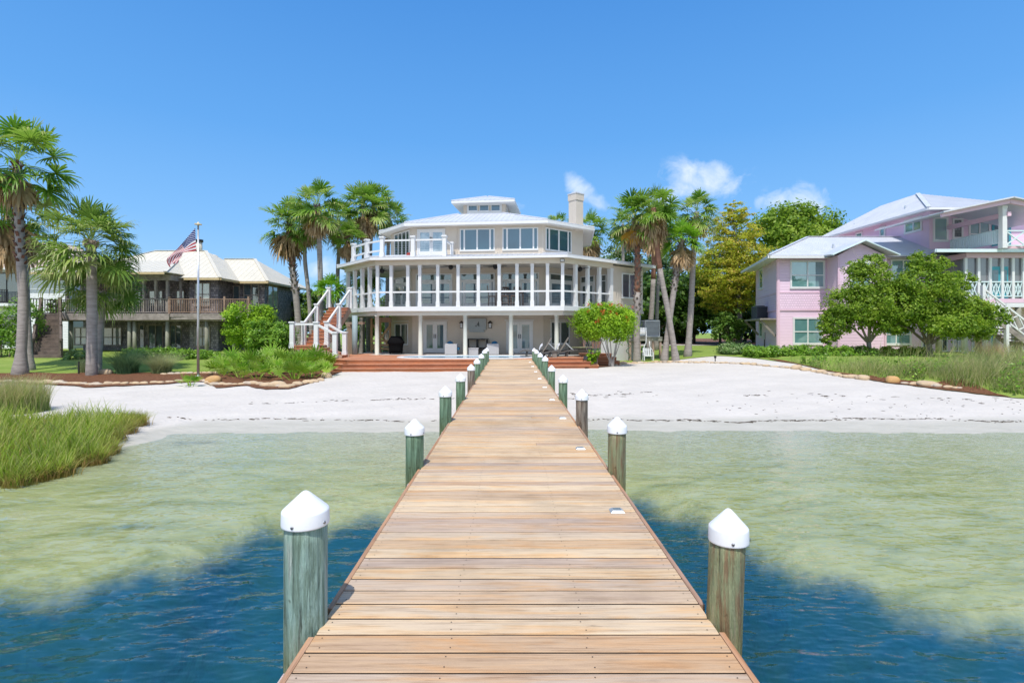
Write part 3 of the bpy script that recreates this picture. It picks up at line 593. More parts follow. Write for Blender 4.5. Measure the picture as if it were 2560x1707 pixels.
po = [LB + HEY * 1, LE, L0, R0, RWb]; eo = ring(po, .55); ei = [ILE + HEY * 4, ILE, IL, IR, IRE + (IRE - IR).normalized() * 1.6]
m = MB(); loft_roof(eo, ei, EZ, 6.80, m); hips(m, eo[1:-1], ei[1:-1], EZ, 6.80); m.build('porch_roof', M_roof, house)
m = MB(); roof_face(m, [(*eo[-1], EZ), (*(RWb + HEY * 6), EZ), (*(IBR + HEY * 1), 6.9), (*ei[-1], 6.80)]); m.build('porch_roof', M_roof, house)
band(po, .44, .545, EZ - .155, EZ - .035).build('gutter', M_white, house)
a = ring(po, .45); c = ring(po, .0); m = MB()
for i in range(len(po) - 1): m.add([(*a[i], EZ - .12), (*a[i + 1], EZ - .12), (*c[i + 1], EZ - .12), (*c[i], EZ - .12)], [(0, 1, 2, 3)])
m.build('eave_soffit', M_soffit, house)
TZ = 8.60; up = [IBL, ILE, IL, IR, IRE, IBR, IB1, IB0]
CC = Vector((-1.82, 35.0))
def ringc(pts, ins):
    q = pts + pts[:1] + pts[1:2]; o = ring(q, ins); return o[1:len(pts) + 1]
e_up = ringc(up, .68); e_up = e_up[-1:] + e_up[:-1]; top = [CC + (p - CC) * .34 for p in e_up]
m = MB(); loft_roof(e_up, top, TZ, 9.74, m, True); hips(m, e_up, top, TZ, 9.74); m.prism(top, 9.69, 9.742); m.build('main_roof', M_roof, house)
m = MB(); a = ringc(up, .66); a = a[-1:] + a[:-1]; c = ringc(up, -.05); c = c[-1:] + c[:-1]
for i in range(len(up)):
    j = (i + 1) % len(up); m.hexa([(*a[i], TZ - .15), (*a[j], TZ - .15), (*c[j], TZ - .15), (*c[i], TZ - .15), (*a[i], TZ - .075), (*a[j], TZ - .075), (*c[j], TZ - .075), (*c[i], TZ - .075)])
m.build('eave_soffit', M_soffit, house)
m = MB(); a1 = ringc(up, .70); a1 = a1[-1:] + a1[:-1]; c1 = ringc(up, .60); c1 = c1[-1:] + c1[:-1]
for i in range(len(up)):
    j = (i + 1) % len(up); m.hexa([(*a1[i], TZ - .19), (*a1[j], TZ - .19), (*c1[j], TZ - .19), (*c1[i], TZ - .19), (*a1[i], TZ - .04), (*a1[j], TZ - .04), (*c1[j], TZ - .04), (*c1[i], TZ - .04)])
m.build('gutter', M_white, house)
# cupola
cf = Facet(HL(-14, 6.25), HL(2, 6.25)); cf = Facet(cf.pt(cf.su(1158.5), 0), cf.pt(cf.su(1264), 0)); cw = cf.L
cup = [Vector(cf.pt(0, 0)[:2]), Vector(cf.pt(cw, 0)[:2])]; cup += [cup[1] + HEY * cw, cup[0] + HEY * cw]
m = MB(); m.prism(cup, 9.6, 10.72); cu = m.build('cupola', M_stucco, house)
ce = ringc(cup, .66); ce = ce[-1:] + ce[:-1]; apex = sum(cup, Vector((0, 0))) / 4; ct = [apex + (p - apex) * .03 for p in ce]
m = MB(); loft_roof(ce, ct, 10.70, 11.42, m, True); hips(m, ce, ct, 10.70, 11.42); m.build('cupola_roof', M_roof, cu)
m = MB(); ci = ringc(cup, -.02); ci = ci[-1:] + ci[:-1]
for i in range(4):
    j = (i + 1) % 4; m.hexa([(*ce[i], 10.56), (*ce[j], 10.56), (*ci[j], 10.56), (*ci[i], 10.56), (*ce[i], 10.68), (*ce[j], 10.68), (*ci[j], 10.625), (*ci[i], 10.625)])
m.build('cupola_eave', M_white, cu)
def window(F, s0, s1, z0, z1, root, cols, rows=(0, 1), fw=.055, mw=.045, glass=None, name='window', fm=None, proud=.05, hopper=None):
    """frame (outer frame + mullions, proud of the wall) with one pane child; cols/rows = fractions of the divisions"""
    m = MB(); fm = fm or M_white
    for i, q in enumerate(cols):
        x = s0 + (s1 - s0) * q; w = fw if i in (0, len(cols) - 1) else mw
        m.fbox(F, max(s0, x - w / 2) if i else s0, min(s1, x + w / 2) if i < len(cols) - 1 else s1, z0, z1, -.01, proud) if 0 < i < len(cols) - 1 else m.fbox(F, s0 if i == 0 else s1 - fw, s0 + fw if i == 0 else s1, z0, z1, -.01, proud)
    for i, q in enumerate(rows):
        z = z0 + (z1 - z0) * q
        if i == 0: m.fbox(F, s0 - .012, s1 + .012, z0 - .03, z0 + fw, -.01, proud + .012)
        elif i == len(rows) - 1: m.fbox(F, s0 - .004, s1 + .004, z1 - fw, z1 + .004, -.01, proud + .004)
        else: m.fbox(F, s0 + .001, s1 - .001, z - mw / 2, z + mw / 2, -.01, proud - .006)
    f = m.build(name, fm, root)
    p = MB(); p.fbox(F, s0 + .01, s1 - .01, z0 + .01, z1 - .01, -.008, .018); p.build('pane', glass or M_glass, f); return f
TRI = (0, .125, .485, .85, 1)
for (u0, u1, v0, v1) in ((1149.8, 1236.8, 572, 627), (1256.4, 1345.3, 569.5, 625)):
    s0, s1, z0, z1 = fin.rect(u0, u1, v0, v1); window(fin, s0, s1, z0, z1, house, (0, .13, .5, .87, 1), fw=.06, mw=.09)
    m = MB(); m.fbox(fin, s0 - .18, s1 + .18, z1 + .17, z1 + .21, -.01, .04); m.fbox(fin, s0 - .18, s0 - .14, z0 - .1, z1 + .17, -.01, .03); m.fbox(fin, s1 + .14, s1 + .18, z0 - .1, z1 + .17, -.01, .03); m.build('wall_trim', M_stucco, house)
s0, s1, z0, z1 = rin.rect(1363.5, 1427.6, 574, 629); window(rin, s0, s1, z0, z1, house, (0, .13, .5, .87, 1), fw=.06, mw=.09)
for k in range(3):
    s0, s1, z0, z1 = cf.rect(1060 + (600 + 152 * k) / 5.345, 1060 + (708 + 152 * k) / 5.345, 510.3, 526.5); window(cf, s0 - .04, s1 + .04, z0 - .05, z1 + .06, cu, (0, 1), fw=.035, glass=M_glass, proud=.075)
m = MB(); q0, q1 = .09 * cw, .91 * cw; m.fbox(cf, q0, q1, 9.9, 10.15, -.01, .055); m.fbox(cf, q0, q1, 10.50, 10.6, -.01, .055); [m.fbox(cf, a_, b_, 10.151, 10.499, -.01, .05) for a_, b_ in ((q0, q0 + .08), (q1 - .08, q1))]; m.build('cupola_trim', M_white, cu)
csr = Facet(cup[1], cup[2]); window(csr, .5, .9, 10.1, 10.5, cu, (0, 1), fw=.06)
def door(F, s0, s1, z0, z1, root, glass, transom=0.0, name='door', side=0.0, leaf=.10):
    """double glazed door; transom = height of the light above it"""
    m = MB(); fr = .07; zt_ = z1 - transom
    m.fbox(F, s0, s0 + fr, z0, z1, -.01, .06); m.fbox(F, s1 - fr, s1, z0, z1, -.01, .06); m.fbox(F, s0 - .004, s1 + .004, z1 - fr, z1 + .003, -.01, .064)
    if transom: m.fbox(F, s0 + fr, s1 - fr, zt_ - .05, zt_ + .05, -.01, .058)
    f = m.build('door_frame', M_white, root); mid = (s0 + s1) / 2
    if side:
        for a, c in ((s0 + fr, s0 + fr + side), (s1 - fr - side, s1 - fr)):
            q = MB(); q.fbox(F, a + .05, c - .05, z0 + .1, zt_ - .1, -.008, .02); q.build('side_light', glass, f)
            q = MB(); [q.fbox(F, x, x + .05, z0, zt_ - .05, -.01, .052) for x in (a, c - .05)]; q.build('side_frame', M_white, f)
    a0, a1 = s0 + fr + side, s1 - fr - side
    for a, c, hx in ((a0 + .004, mid - .004, mid - .05), (mid + .004, a1 - .004, mid + .05)):
        w = c - a; lf_ = min(leaf, w * .28); ztop = zt_ - .055 if transom else z1 - fr
        q = MB(); q.fbox(F, a, a + lf_, z0 + .01, ztop, -.01, .045); q.fbox(F, c - lf_, c, z0 + .01, ztop, -.01, .045); q.fbox(F, a + lf_, c - lf_, z0 + .01, z0 + .27, -.01, .043); q.fbox(F, a + lf_, c - lf_, ztop - .13, ztop, -.01, .043)
        d = q.build(name, M_white, root); q = MB(); q.fbox(F, a + lf_ - .01, c - lf_ + .01, z0 + .26, ztop - .12, -.008, .018); q.build('pane', glass, d)
        q = MB(); q.fbox(F, hx - .015, hx + .015, z0 + .85, z0 + 1.1, .045, .085); q.build('handle', M_dark, d)
    if transom: q = MB(); q.fbox(F, s0 + fr - .01, s1 - fr + .01, zt_ + .04, z1 - fr + .01, -.008, .018); q.build('transom_pane', M_glassd, f)
# third floor doors and side window behind the roof deck
s0, s1, z0, z1 = fin.rect(1043.5, 1113.3, 573, 640); door(fin, s0, s1, 6.75, z1, house, M_curtain)
s0, s1, z0, z1 = lin.rect(986.9, 1024.5, 581, 640); window(lin, s0, s1, 6.85, z1, house, (0, .27, .52, .78, 1), (0, 1), fw=.06, mw=.06, glass=M_glassd)
# balcony doors with transoms
for (u0, u1, sd) in ((1040, 1131, .0), (1150, 1237, .16), (1253.5, 1347.5, .16)):
    s0, s1, z0, z1 = fin.rect(u0, u1, 678, 770); door(fin, s0, s1, BZ, 5.70, house, M_glassdoor, .42, side=sd)
s0, s1 = rin.su(1373), rin.su(1432); door(rin, s0, s1, BZ, 5.70, house, M_glassdoor, .42)
wl = Facet(blk[4], blk[0])
door(wl, wl.su(1452), wl.su(1487), BZ, 5.62, house, M_glassd, .42); window(wl, wl.su(1492), wl.su(1517), BZ + .1, 5.6, house, (0, .5, 1), (0, .8, 1), glass=M_glassd)
s0, s1 = lin.su(986), lin.su(1025); door(lin, s0, s1, BZ, 5.62, house, M_curtain, .40)
# wing window, ground floor doors and windows
s0, s1, z0, z1 = rt.rect(1554, 1588, 684, 746); window(rt, s0, s1 + .1, z0, z1, house, (0, .5, 1), (0, 1), fw=.07, mw=.07, glass=glassmat('dark blind', (.07, .055, .065), .08, a2=(.05, .04, .05)))
s0, s1, z0, z1 = fin.rect(1058.5, 1117.2, 803.5, 884); door(fin, s0, s1, PZ + .02, z1, house, M_glass, leaf=.13)
s0, s1, z0, z1 = fin.rect(1266, 1332.5, 803, 884); door(fin, s0, s1, PZ + .02, z1, house, M_glassdoor, leaf=.13)
s0, s1, z0, z1 = lin.rect(988, 1020.3, 809, 861); window(lin, s0, s1, z0, z1, house, (0, .47, 1), fw=.06, mw=.1, glass=M_glassd)
s0, s1, z0, z1 = rin.rect(1376, 1423, 804, 860); window(rin, s0, s1, z0, z1, house, (0, .5, 1), fw=.06, mw=.12, glass=M_glassd)
for F, u0, u1, v in ((fin, 1056, 1120, 801), (fin, 1262, 1335, 800.5), (rin, 1374, 1426, 800.5), (lin, 985, 1022, 803)):
    s0, s1 = F.su(u0), F.su(u1); z = (F.zv(v, s0) + F.zv(v, s1)) / 2; m = MB(); m.fbox(F, s0, s1, z - .03, z + .03, -.01, .07); m.build('drip_cap', M_white, house)
# chimney
cd = dirang(45); cn = Vector((cd.y, -cd.x)); c0 = Vector((X(1440, 31.6), 31.6)); w = .62
ch = [c0, c0 + cd * w, c0 + cd * w - cn * w, c0 - cn * w]
m = MB(); m.prism(ch, 8.4, 10.22); m.prism(ringc(ch, .035), 10.222, 10.6); chm = m.build('chimney', M_stucco, house)
m = MB(); m.prism(ringc(ch, .06), 10.602, 10.66); m.prism(ringc(ch, -.12), 10.662, 10.75); m.build('chimney_cap', M_roof, chm)
# roof deck rail (upper floor, left)
df = Facet(L0 + front.n * .2, R0 + front.n * .2); dl = Facet(LE + lf.n * .2, L0 + lf.n * .2)
DKZ = 6.38; RT = 7.45
def deckpost(F, u, zt_=RT, zb=DKZ - .1, w=.2):
    m = MB(); q = F.su(u); sqpost(m, F.pt(q, 0)[:2], F, zb, zt_, w, base=.3, cap=.13, fl=1.25); m.build('deck_post', M_white, house); return q
qs = [deckpost(df, u) for u in (955.5, 1033, 1111.3)]; ql = [deckpost(dl, u) for u in (884, 917.5)]
for a, c in zip(qs, qs[1:]): rails(df, a + .1, c - .1, RT - .18, 'deck_rail', cables=6, zb=DKZ)
m = MB()
for z in (RT - .22, DKZ + .32): m.beam((*dl.pt(ql[0], 0)[:2], z), (*dl.pt(ql[1], 0)[:2], z), .09, .09); m.beam((*dl.pt(ql[1], 0)[:2], z), (*df.pt(qs[0], 0)[:2], z), .09, .09)
m.build('deck_rail', M_white, house)
pe = fin.pt(fin.su(1133), 0, .35); m = MB(); sqpost(m, pe[:2], fin, 6.5, 7.48, .17, base=.25, cap=.1); m.build('deck_post', M_white, house)
m = MB(); m.beam((*df.pt(qs[2], 0)[:2], RT - .22), (*pe[:2], 7.30), .09, .09); m.build('deck_rail', M_white, house)
dk = [Vector(dl.pt(ql[0], 0)[:2]), Vector(dl.pt(ql[1], 0)[:2]), Vector(df.pt(qs[0] - .1, 0)[:2]), Vector(df.pt(qs[2], 0)[:2]), Vector(pe[:2]), IL + HEX * .3, IL, ILE]
m = MB(); m.prism([p * .985 + IL * .015 for p in dk], 6.74 - .4, 6.42); m.build('roof_deck', M_white, house)
# ------------------------------------------------------------------ patio, pool and pool deck
PD = [(-7.5, 24.25), (-.985, 24.6), (-.985, 25.26), (1.06, 25.26), (1.06, 26.0), (3.62, 26.15), (3.9, 29.0), (-8.9, 30.5), (-9.3, 27.6), (-8.85, 25.35)]
deck = thing('pool_deck', 'low redwood pool deck with two long steps down to the white sand', 'deck', (-3, 27, .9))
b = MB(); n_ = 0
y = 24.25
def clipx(poly, y):
    xs_ = []
    for i in range(len(poly)):
        (a, ya), (c, yc) = poly[i], poly[(i + 1) % len(poly)]
        if (ya - y) * (yc - y) < 0: xs_.append(a + (c - a) * (y - ya) / (yc - ya))
    return sorted(xs_)
while y < 30.4:
    e = clipx(PD, y + .07); f2 = clipx(PD, y + .139)
    for k in range(0, min(len(e), len(f2)) - 1, 2):
        b.hexa([(e[k], y, PZ - .03), (e[k + 1], y, PZ - .03), (f2[k + 1], y + .137, PZ - .03), (f2[k], y + .137, PZ - .03), (e[k], y, PZ), (e[k + 1], y, PZ), (f2[k + 1], y + .137, PZ), (f2[k], y + .137, PZ)])
    y += .14
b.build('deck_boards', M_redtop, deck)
def step_edge(pts, z0, z1, name, tread=.38):
    """riser boards along pts (outer face) with a nosing board on top"""
    q = MB(); t = MB()
    for a, c in zip(pts, pts[1:]):
        F = Facet(a, c); q.fbox(F, 0, F.L, z0, z1 - .035, -.04, 0); t.fbox(F, -.01, F.L + .01, z1 - .033, z1, -tread, .03)
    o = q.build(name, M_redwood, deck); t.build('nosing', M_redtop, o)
eL = [Vector((-9.25, 27.0)), Vector((-8.85, 25.3)), Vector((-7.5, 24.2)), Vector((-1.0, 24.55))]
step_edge(eL, .80, PZ + .004, 'riser', .12)
o1 = ring(eL, .36); o2 = ring(eL, .72)
step_edge(o1, .62, .86, 'step'); step_edge(o2, .3, .69, 'step')
eR = [Vector((1.075, 25.95)), Vector((3.62, 26.1)), Vector((3.8, 27.6))]
step_edge(eR, .80, PZ + .004, 'riser', .12); o1 = ring(eR, .36); o2 = ring(eR, .72); o1[0].x = 1.075; o2[0].x = 1.075
step_edge(o1, .62, .86, 'step'); step_edge(o2, .3, .69, 'step')
b = MB(); b.prism([(-9.0, 27.4), (4.2, 27.4), (5.4, 30), (4.4, 33.5), (-9, 33.5)], .55, PZ - .035); b.build('patio_slab', M_conc, deck)
b = MB(); b.prism([HL(-10.6, .1), HL(.3, .1), HL(2.5, 2.6), HL(1.2, 4), HL(-11, 4)], PZ - .03, PZ + .008); b.build('patio_paving', M_conc, deck)
# side steps by the white post
st = thing('side_steps', 'short flight of redwood steps behind the bottlebrush shrub', 'steps', (4.9, 28.0, .6))
for k, (u0, u1, Y0, z1) in enumerate(((1452, 1549, 27.45, .79), (1452, 1541, 27.9, .96), (1450, 1530, 28.35, 1.13))):
    b = MB(); x0, x1 = X(u0, Y0), X(u1, Y0); b.box((x0, Y0, z1 - .30), (x1, Y0 + .5, z1 - .036)); o = b.build('riser', M_redwood, st)
    b = MB(); b.box((x0 - .01, Y0 - .03, z1 - .034), (x1 + .02, Y0 + .5, z1)); b.build('tread', M_redtop, o)
pool = thing('swimming_pool', 'oval blue swimming pool with white coping set in the redwood deck', 'pool', (-2.2, 26.2, PZ))
PC = (-2.15, 26.35); n = 48
def oval(a, c, z): return [(PC[0] + a * math.copysign(abs(math.cos(2 * PI * k / n)) ** .75, math.cos(2 * PI * k / n)), PC[1] + c * math.copysign(abs(math.sin(2 * PI * k / n)) ** .8, math.sin(2 * PI * k / n)), z) for k in range(n)]
b = MB(); A, B_, C_, D_ = oval(3.5, 1.32, PZ - .01), oval(3.5, 1.32, PZ + .045), oval(3.2, 1.05, PZ + .045), oval(3.2, 1.05, PZ - .01)
b.add(A + B_ + C_ + D_, [(i * n + k, i * n + (k + 1) % n, (i + 1) * n + (k + 1) % n, (i + 1) * n + k) for i in range(3) for k in range(n)]); b.build('coping', M_white, pool)
b = MB(); b.add(oval(3.21, 1.06, PZ + .02), [tuple(range(n))]); b.build('pool_water', glassmat('pool water', (.02, .22, .36), .10, a2=(.02, .17, .30)), pool)
# ------------------------------------------------------------------ white railed staircase
stair = thing('outdoor_staircase', 'redwood staircase with white posts and rails climbing to the balcony', 'staircase', (-9.6, 27.5, 1.0))
LZ = 1.63; A0 = Vector((-10.75, 27.35)); A1 = Vector((-9.62, 27.35)); SD = Vector((.24, .971)); RUN = 2.45; NS = 11
for k in range(NS):
    z = LZ + (BZ - LZ) * (k + 1) / NS; p = SD * (RUN * k / NS); q = SD * (RUN * (k + 1) / NS + .03)
    b = MB(); a, c = A0 + p, A1 + p; a2, c2 = A0 + q, A1 + q
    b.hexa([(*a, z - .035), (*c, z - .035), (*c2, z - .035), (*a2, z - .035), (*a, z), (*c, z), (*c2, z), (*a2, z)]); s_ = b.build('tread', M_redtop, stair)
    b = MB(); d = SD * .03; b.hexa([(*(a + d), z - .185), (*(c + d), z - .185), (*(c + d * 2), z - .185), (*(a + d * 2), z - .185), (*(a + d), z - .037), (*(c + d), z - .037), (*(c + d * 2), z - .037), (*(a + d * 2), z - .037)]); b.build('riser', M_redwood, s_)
for c in (A0, A1):
    b = MB(); b.beam((*c, LZ - .15), (*(c + SD * RUN), BZ - .15), .05, .28); b.build('stringer', M_rawwood, stair)
b = MB(); b.box((-10.85, 26.02, LZ - .2), (-9.5, 27.36, LZ - .036)); b.build('landing_frame', M_redwood, stair)
b = MB(); [b.box((-10.87, 26.0 + .14 * k, LZ - .034), (-9.48, 26.0 + .14 * k + .136, LZ)) for k in range(10)]; b.build('landing', M_redtop, stair)
for x, y in ((-10.7, 26.15), (-9.65, 26.15), (-10.7, 27.2)): b = MB(); b.box((x - .07, y - .07, .3), (x + .07, y + .07, LZ - .2)); b.build('support_post', M_rawwood, stair)
for k in range(4):
    z = PZ + .12 + (LZ - PZ - .12) * (3 - k) / 4; x0 = -9.5 + .30 * k; b = MB(); b.box((x0, 25.62, z - .035), (x0 + .34, 26.75, z)); s_ = b.build('tread', M_redtop, stair)
    b = MB(); b.box((x0 + .30, 25.64, z - .17), (x0 + .325, 26.73, z - .037)); b.build('riser', M_redwood, s_)
for y in (25.60, 26.77): b = MB(); b.beam((-9.5, y, LZ - .2), (-8.2, y, PZ), .05, .26); b.build('stringer', M_rawwood, stair)
FX = Facet((0, 0), (1, 0)); tops = {}
def npost(key, u, Y, zb, zt_, w=.2):
    m = MB(); p = Vector((X(u, Y), Y)); sqpost(m, p, FX, zb, zt_, w, base=.24, cap=.1, fl=1.22); m.build('newel_post', M_white, stair); tops[key] = Vector((p.x, p.y, zt_ - .13))
npost('H', 730.7, 26.1, LZ - .12, 2.82); npost('G', 791, 26.1, LZ - .12, 2.82); npost('E', 759.5, 27.35, LZ - .05, 2.86); npost('F', 817, 27.35, LZ - .12, 2.86)
npost('C', 792, 28.5, 2.4, 3.82, .19); npost('D', 847.6, 28.5, 2.45, 3.83, .19); npost('A', 822, 29.75, BZ - .05, 4.80, .19); npost('B', 876, 29.75, BZ - .05, 4.80, .19)
npost('I', 837.6, 25.45, PZ + .02, 2.32); npost('J', 861.7, 26.75, PZ + .02, 2.32)
for a, c in ('HG', 'HE', 'EC', 'CA', 'FD', 'DB', 'GI', 'FJ'):
    p, q = tops[a], tops[c]; m = MB(); m.beam(p, q, .09, .10); r_ = m.build('hand_rail', M_white, stair); m = MB()
    for k in range(1, 8): dz = Vector((0, 0, -.125 * k)); m.tube([p + dz, q + dz], .005, 4)
    m.build('cable_infill', M_cable, r_)
# ================================================================== plants
def nrm(a): return a / (np.linalg.norm(a, axis=-1, keepdims=True) + 1e-9)
class Q:
    """numpy quad collector"""
    def __init__(s): s.V = []; s.F = []; s.r = []; s.n = 0
    def add(s, V, F_, r): s.V.append(V); s.F.append(np.asarray(F_) + s.n); s.r.append(r); s.n += len(V)
    def leaves(s, P, Nn, size, rng, asp=.55, r=None):
        """diamond leaves at P with normals Nn"""
        k = len(P); t = nrm(np.cross(Nn, nrm(rng.normal(size=(k, 3))))); b = np.cross(Nn, t); sz = (size * rng.uniform(.6, 1.3, k))[:, None]
        V = np.stack([P - t * sz, P + b * sz * asp - Nn * sz * .15, P + t * sz, P - b * sz * asp - Nn * sz * .15], 1).reshape(-1, 3)
        s.add(V, np.arange(k * 4).reshape(k, 4), rng.uniform(0, 1, k) if r is None else r)
    def strips(s, pts, wid, side, r):
        """pts (k,m,3), wid (k,m), side (k,3) or (k,m,3), r (k,m-1)"""
        k, m, _ = pts.shape
        if side.ndim == 2: side = np.repeat(side[:, None, :], m, 1)
        a = pts - side * wid[..., None]; c = pts + side * wid[..., None]; V = np.stack([a, c], 2).reshape(-1, 3)
        i = (np.arange(k)[:, None] * m + np.arange(m - 1)[None, :]) * 2; F_ = np.stack([i, i + 1, i + 3, i + 2], -1).reshape(-1, 4); s.add(V, F_, np.asarray(r).ravel())
    def build(s, name, m, root=None): return np_build(name, m, np.concatenate(s.V), np.concatenate(s.F), np.concatenate(s.r), root)
M_palm = leafmat('palm leaf', [(.08, .19, .02), (.15, .31, .028), (.26, .42, .06), (.45, .50, .16), (.62, .53, .30)], .45, .42)
M_palmy = leafmat('young palm leaf', [(.08, .24, .012), (.15, .37, .02), (.24, .47, .03), (.35, .48, .09), (.5, .46, .2)], .42, .42)
M_sabal = leafmat('cabbage palm leaf', [(.08, .17, .026), (.16, .28, .045), (.27, .39, .085), (.43, .48, .18), (.6, .54, .32)], .45, .45)
M_palmetto = leafmat('palmetto leaf', [(.10, .25, .014), (.18, .38, .025), (.29, .48, .045), (.42, .54, .12), (.55, .54, .28)], .4, .4)
M_dead = leafmat('dead palm leaf', [(.27, .16, .08), (.44, .30, .17), (.58, .43, .28), (.50, .32, .17)], .3, .8)
M_bark = mat('grey palm trunk', (.36, .32, .29), (.25, .22, .20), scale=2.2, stretch=(1, 1, 5), rough=.85, bmp=.8, bd=.03, bscale=5)
M_barkr = mat('reddish palm trunk', (.33, .16, .10), (.24, .12, .08), scale=3, stretch=(1, 1, 3), rough=.85, bmp=.8, bd=.03)
M_boot = mat('old leaf bases', (.26, .22, .19), (.13, .095, .075), scale=4, rough=.9, bmp=.6, bd=.02, per=.4)
M_bootd = mat('dark leaf bases', (.16, .075, .05), (.08, .04, .03), scale=4, rough=.9, bmp=.6, bd=.02, per=.4)
def fan(q, rng, base, az, el, Lp, Rf, n=24, spread=2.35, droop=.35, fold=.22, w=.050, bias=0.0, pet=True):
    f = np.array([math.cos(az) * math.cos(el), math.sin(az) * math.cos(el), math.sin(el)]); up = np.array([0, 0, 1.0])
    sd = np.array([-math.sin(az), math.cos(az), 0.0]); base = np.asarray(base, float)
    tw = rng.normal(0, .35); nn = np.cross(sd, f) * -1; nn = nn if nn[2] > 0 or abs(el) > 1.3 else -nn; s2 = sd * math.cos(tw) + nn * math.sin(tw); nn = nrm(np.cross(f, s2)); nn = nn if nn[2] >= 0 else -nn
    hub = base + f * Lp + np.array([0, 0, -.08 * Lp * math.cos(el)]); f = nrm(f + np.array([0, 0, -.22 * math.cos(el)]))
    if pet:
        mid = (base + hub) / 2 + np.array([0, 0, .05 * Lp]); P = np.stack([base, mid, hub])[None]; q.strips(P, np.array([[.03, .02, .016]]), s2[None], np.full((1, 2), .55 + bias))
    a = np.linspace(-spread, spread, n) + rng.normal(0, .04, n); ca, sa = np.cos(a)[:, None], np.sin(a)[:, None]
    d = nrm(ca * f + sa * s2 + fold * np.abs(sa) * nn + rng.normal(0, .05, (n, 3))); t = nrm(-sa * f + ca * s2); L = Rf * (.62 + .38 * np.cos(a * .55)) * rng.uniform(.9, 1.08, n)
    L = L[:, None]; g = np.array([0, 0, -1.0]); dr = (droop * rng.uniform(.6, 1.5, n))[:, None]
    p0 = np.repeat(hub[None], n, 0); p1 = hub + d * L * .5 + g * dr * L * .06; p2 = hub + d * L * .80 + g * dr * L * .30; p3 = hub + d * L * (1 - .22 * dr) + g * dr * L * .75
    W_ = w * Rf; wid = np.repeat(np.array([[.22, 1.0, .62, .06]]) * W_, n, 0); r0 = rng.uniform(.14, .55) + bias
    r = np.stack([np.full(n, r0), np.full(n, r0 + .05) + rng.uniform(-.06, .1, n), np.full(n, r0 + .18) + rng.uniform(-.05, .25, n)], 1)
    q.strips(np.stack([p0, p1, p2, p3], 1), wid, t, np.clip(r, 0, 1))
def crown_mesh(name, m, seed, cnt, Lp, Rf, el0, el1, droop=.35, young=.15, stem=.5, **k):
    rng = np.random.default_rng(seed); q = Q()
    for i in range(cnt):
        t = i / (cnt - 1); el = math.asin(min(1, max(-1, math.sin(el0) + (math.sin(el1) - math.sin(el0)) * t))) + rng.normal(0, .12); az = i * 2.39996 + rng.normal(0, .25)
        fan(q, rng, (0.04 * math.cos(az), .04 * math.sin(az), stem * (1 - t) - stem * .6), az, el, Lp * rng.uniform(.8, 1.15) * (.9 + .2 * min(1, t * 3)), Rf * rng.uniform(.85, 1.1) * (.85 if t < young else 1), droop=droop * (.3 + 1.1 * t), bias=.0 + (.22 * max(0, t - .75) * 4 if rng.random() < .5 else 0), **k)
    o = q.build(name, m); me = o.data; bpy.data.objects.remove(o); return me
def skirt_mesh(name, seed, n, H, rad):
    rng = np.random.default_rng(seed); q = Q()
    for i in range(n):
        az = rng.uniform(0, 2 * PI); el = -rng.uniform(1.0, 1.45); z = -rng.uniform(0, .35) * H
        fan(q, rng, (rad * .2 * math.cos(az), rad * .2 * math.sin(az), z), az, el, H * rng.uniform(.25, .5), H * rng.uniform(.4, .62), n=11, spread=1.1, droop=.5, fold=.5, w=.07)
    o = q.build(name, M_dead); me = o.data; bpy.data.objects.remove(o); return me
WASH = [crown_mesh('fan_crown', M_palm, s, 34, 1.05, .92, 1.45, -.72, .40) for s in (1, 2, 3)]
WASHY = [crown_mesh('fan_crown', M_palmy, s, 26, .85, 1.05, 1.5, -.45, .4) for s in (5, 6)]
SABAL = [crown_mesh('fan_crown', M_sabal, s, 66, 1.0, .9, 1.5, -.55, .5, stem=.9, w=.042, n=22, spread=2.1) for s in (8, 9)]
SKIRT = [skirt_mesh('dead_fronds', s, 30, 1.6, .6) for s in (11, 12)]
def crownobj(name, me, root, loc, sc, rz, lean=(0, 0)):
    o = bpy.data.objects.new(name, me); COL.objects.link(o); o.parent = root; o.location = Vector(loc) - root.location; o.scale = sc; o.rotation_euler = (lean[0], lean[1], rz); return o
NP = [0]
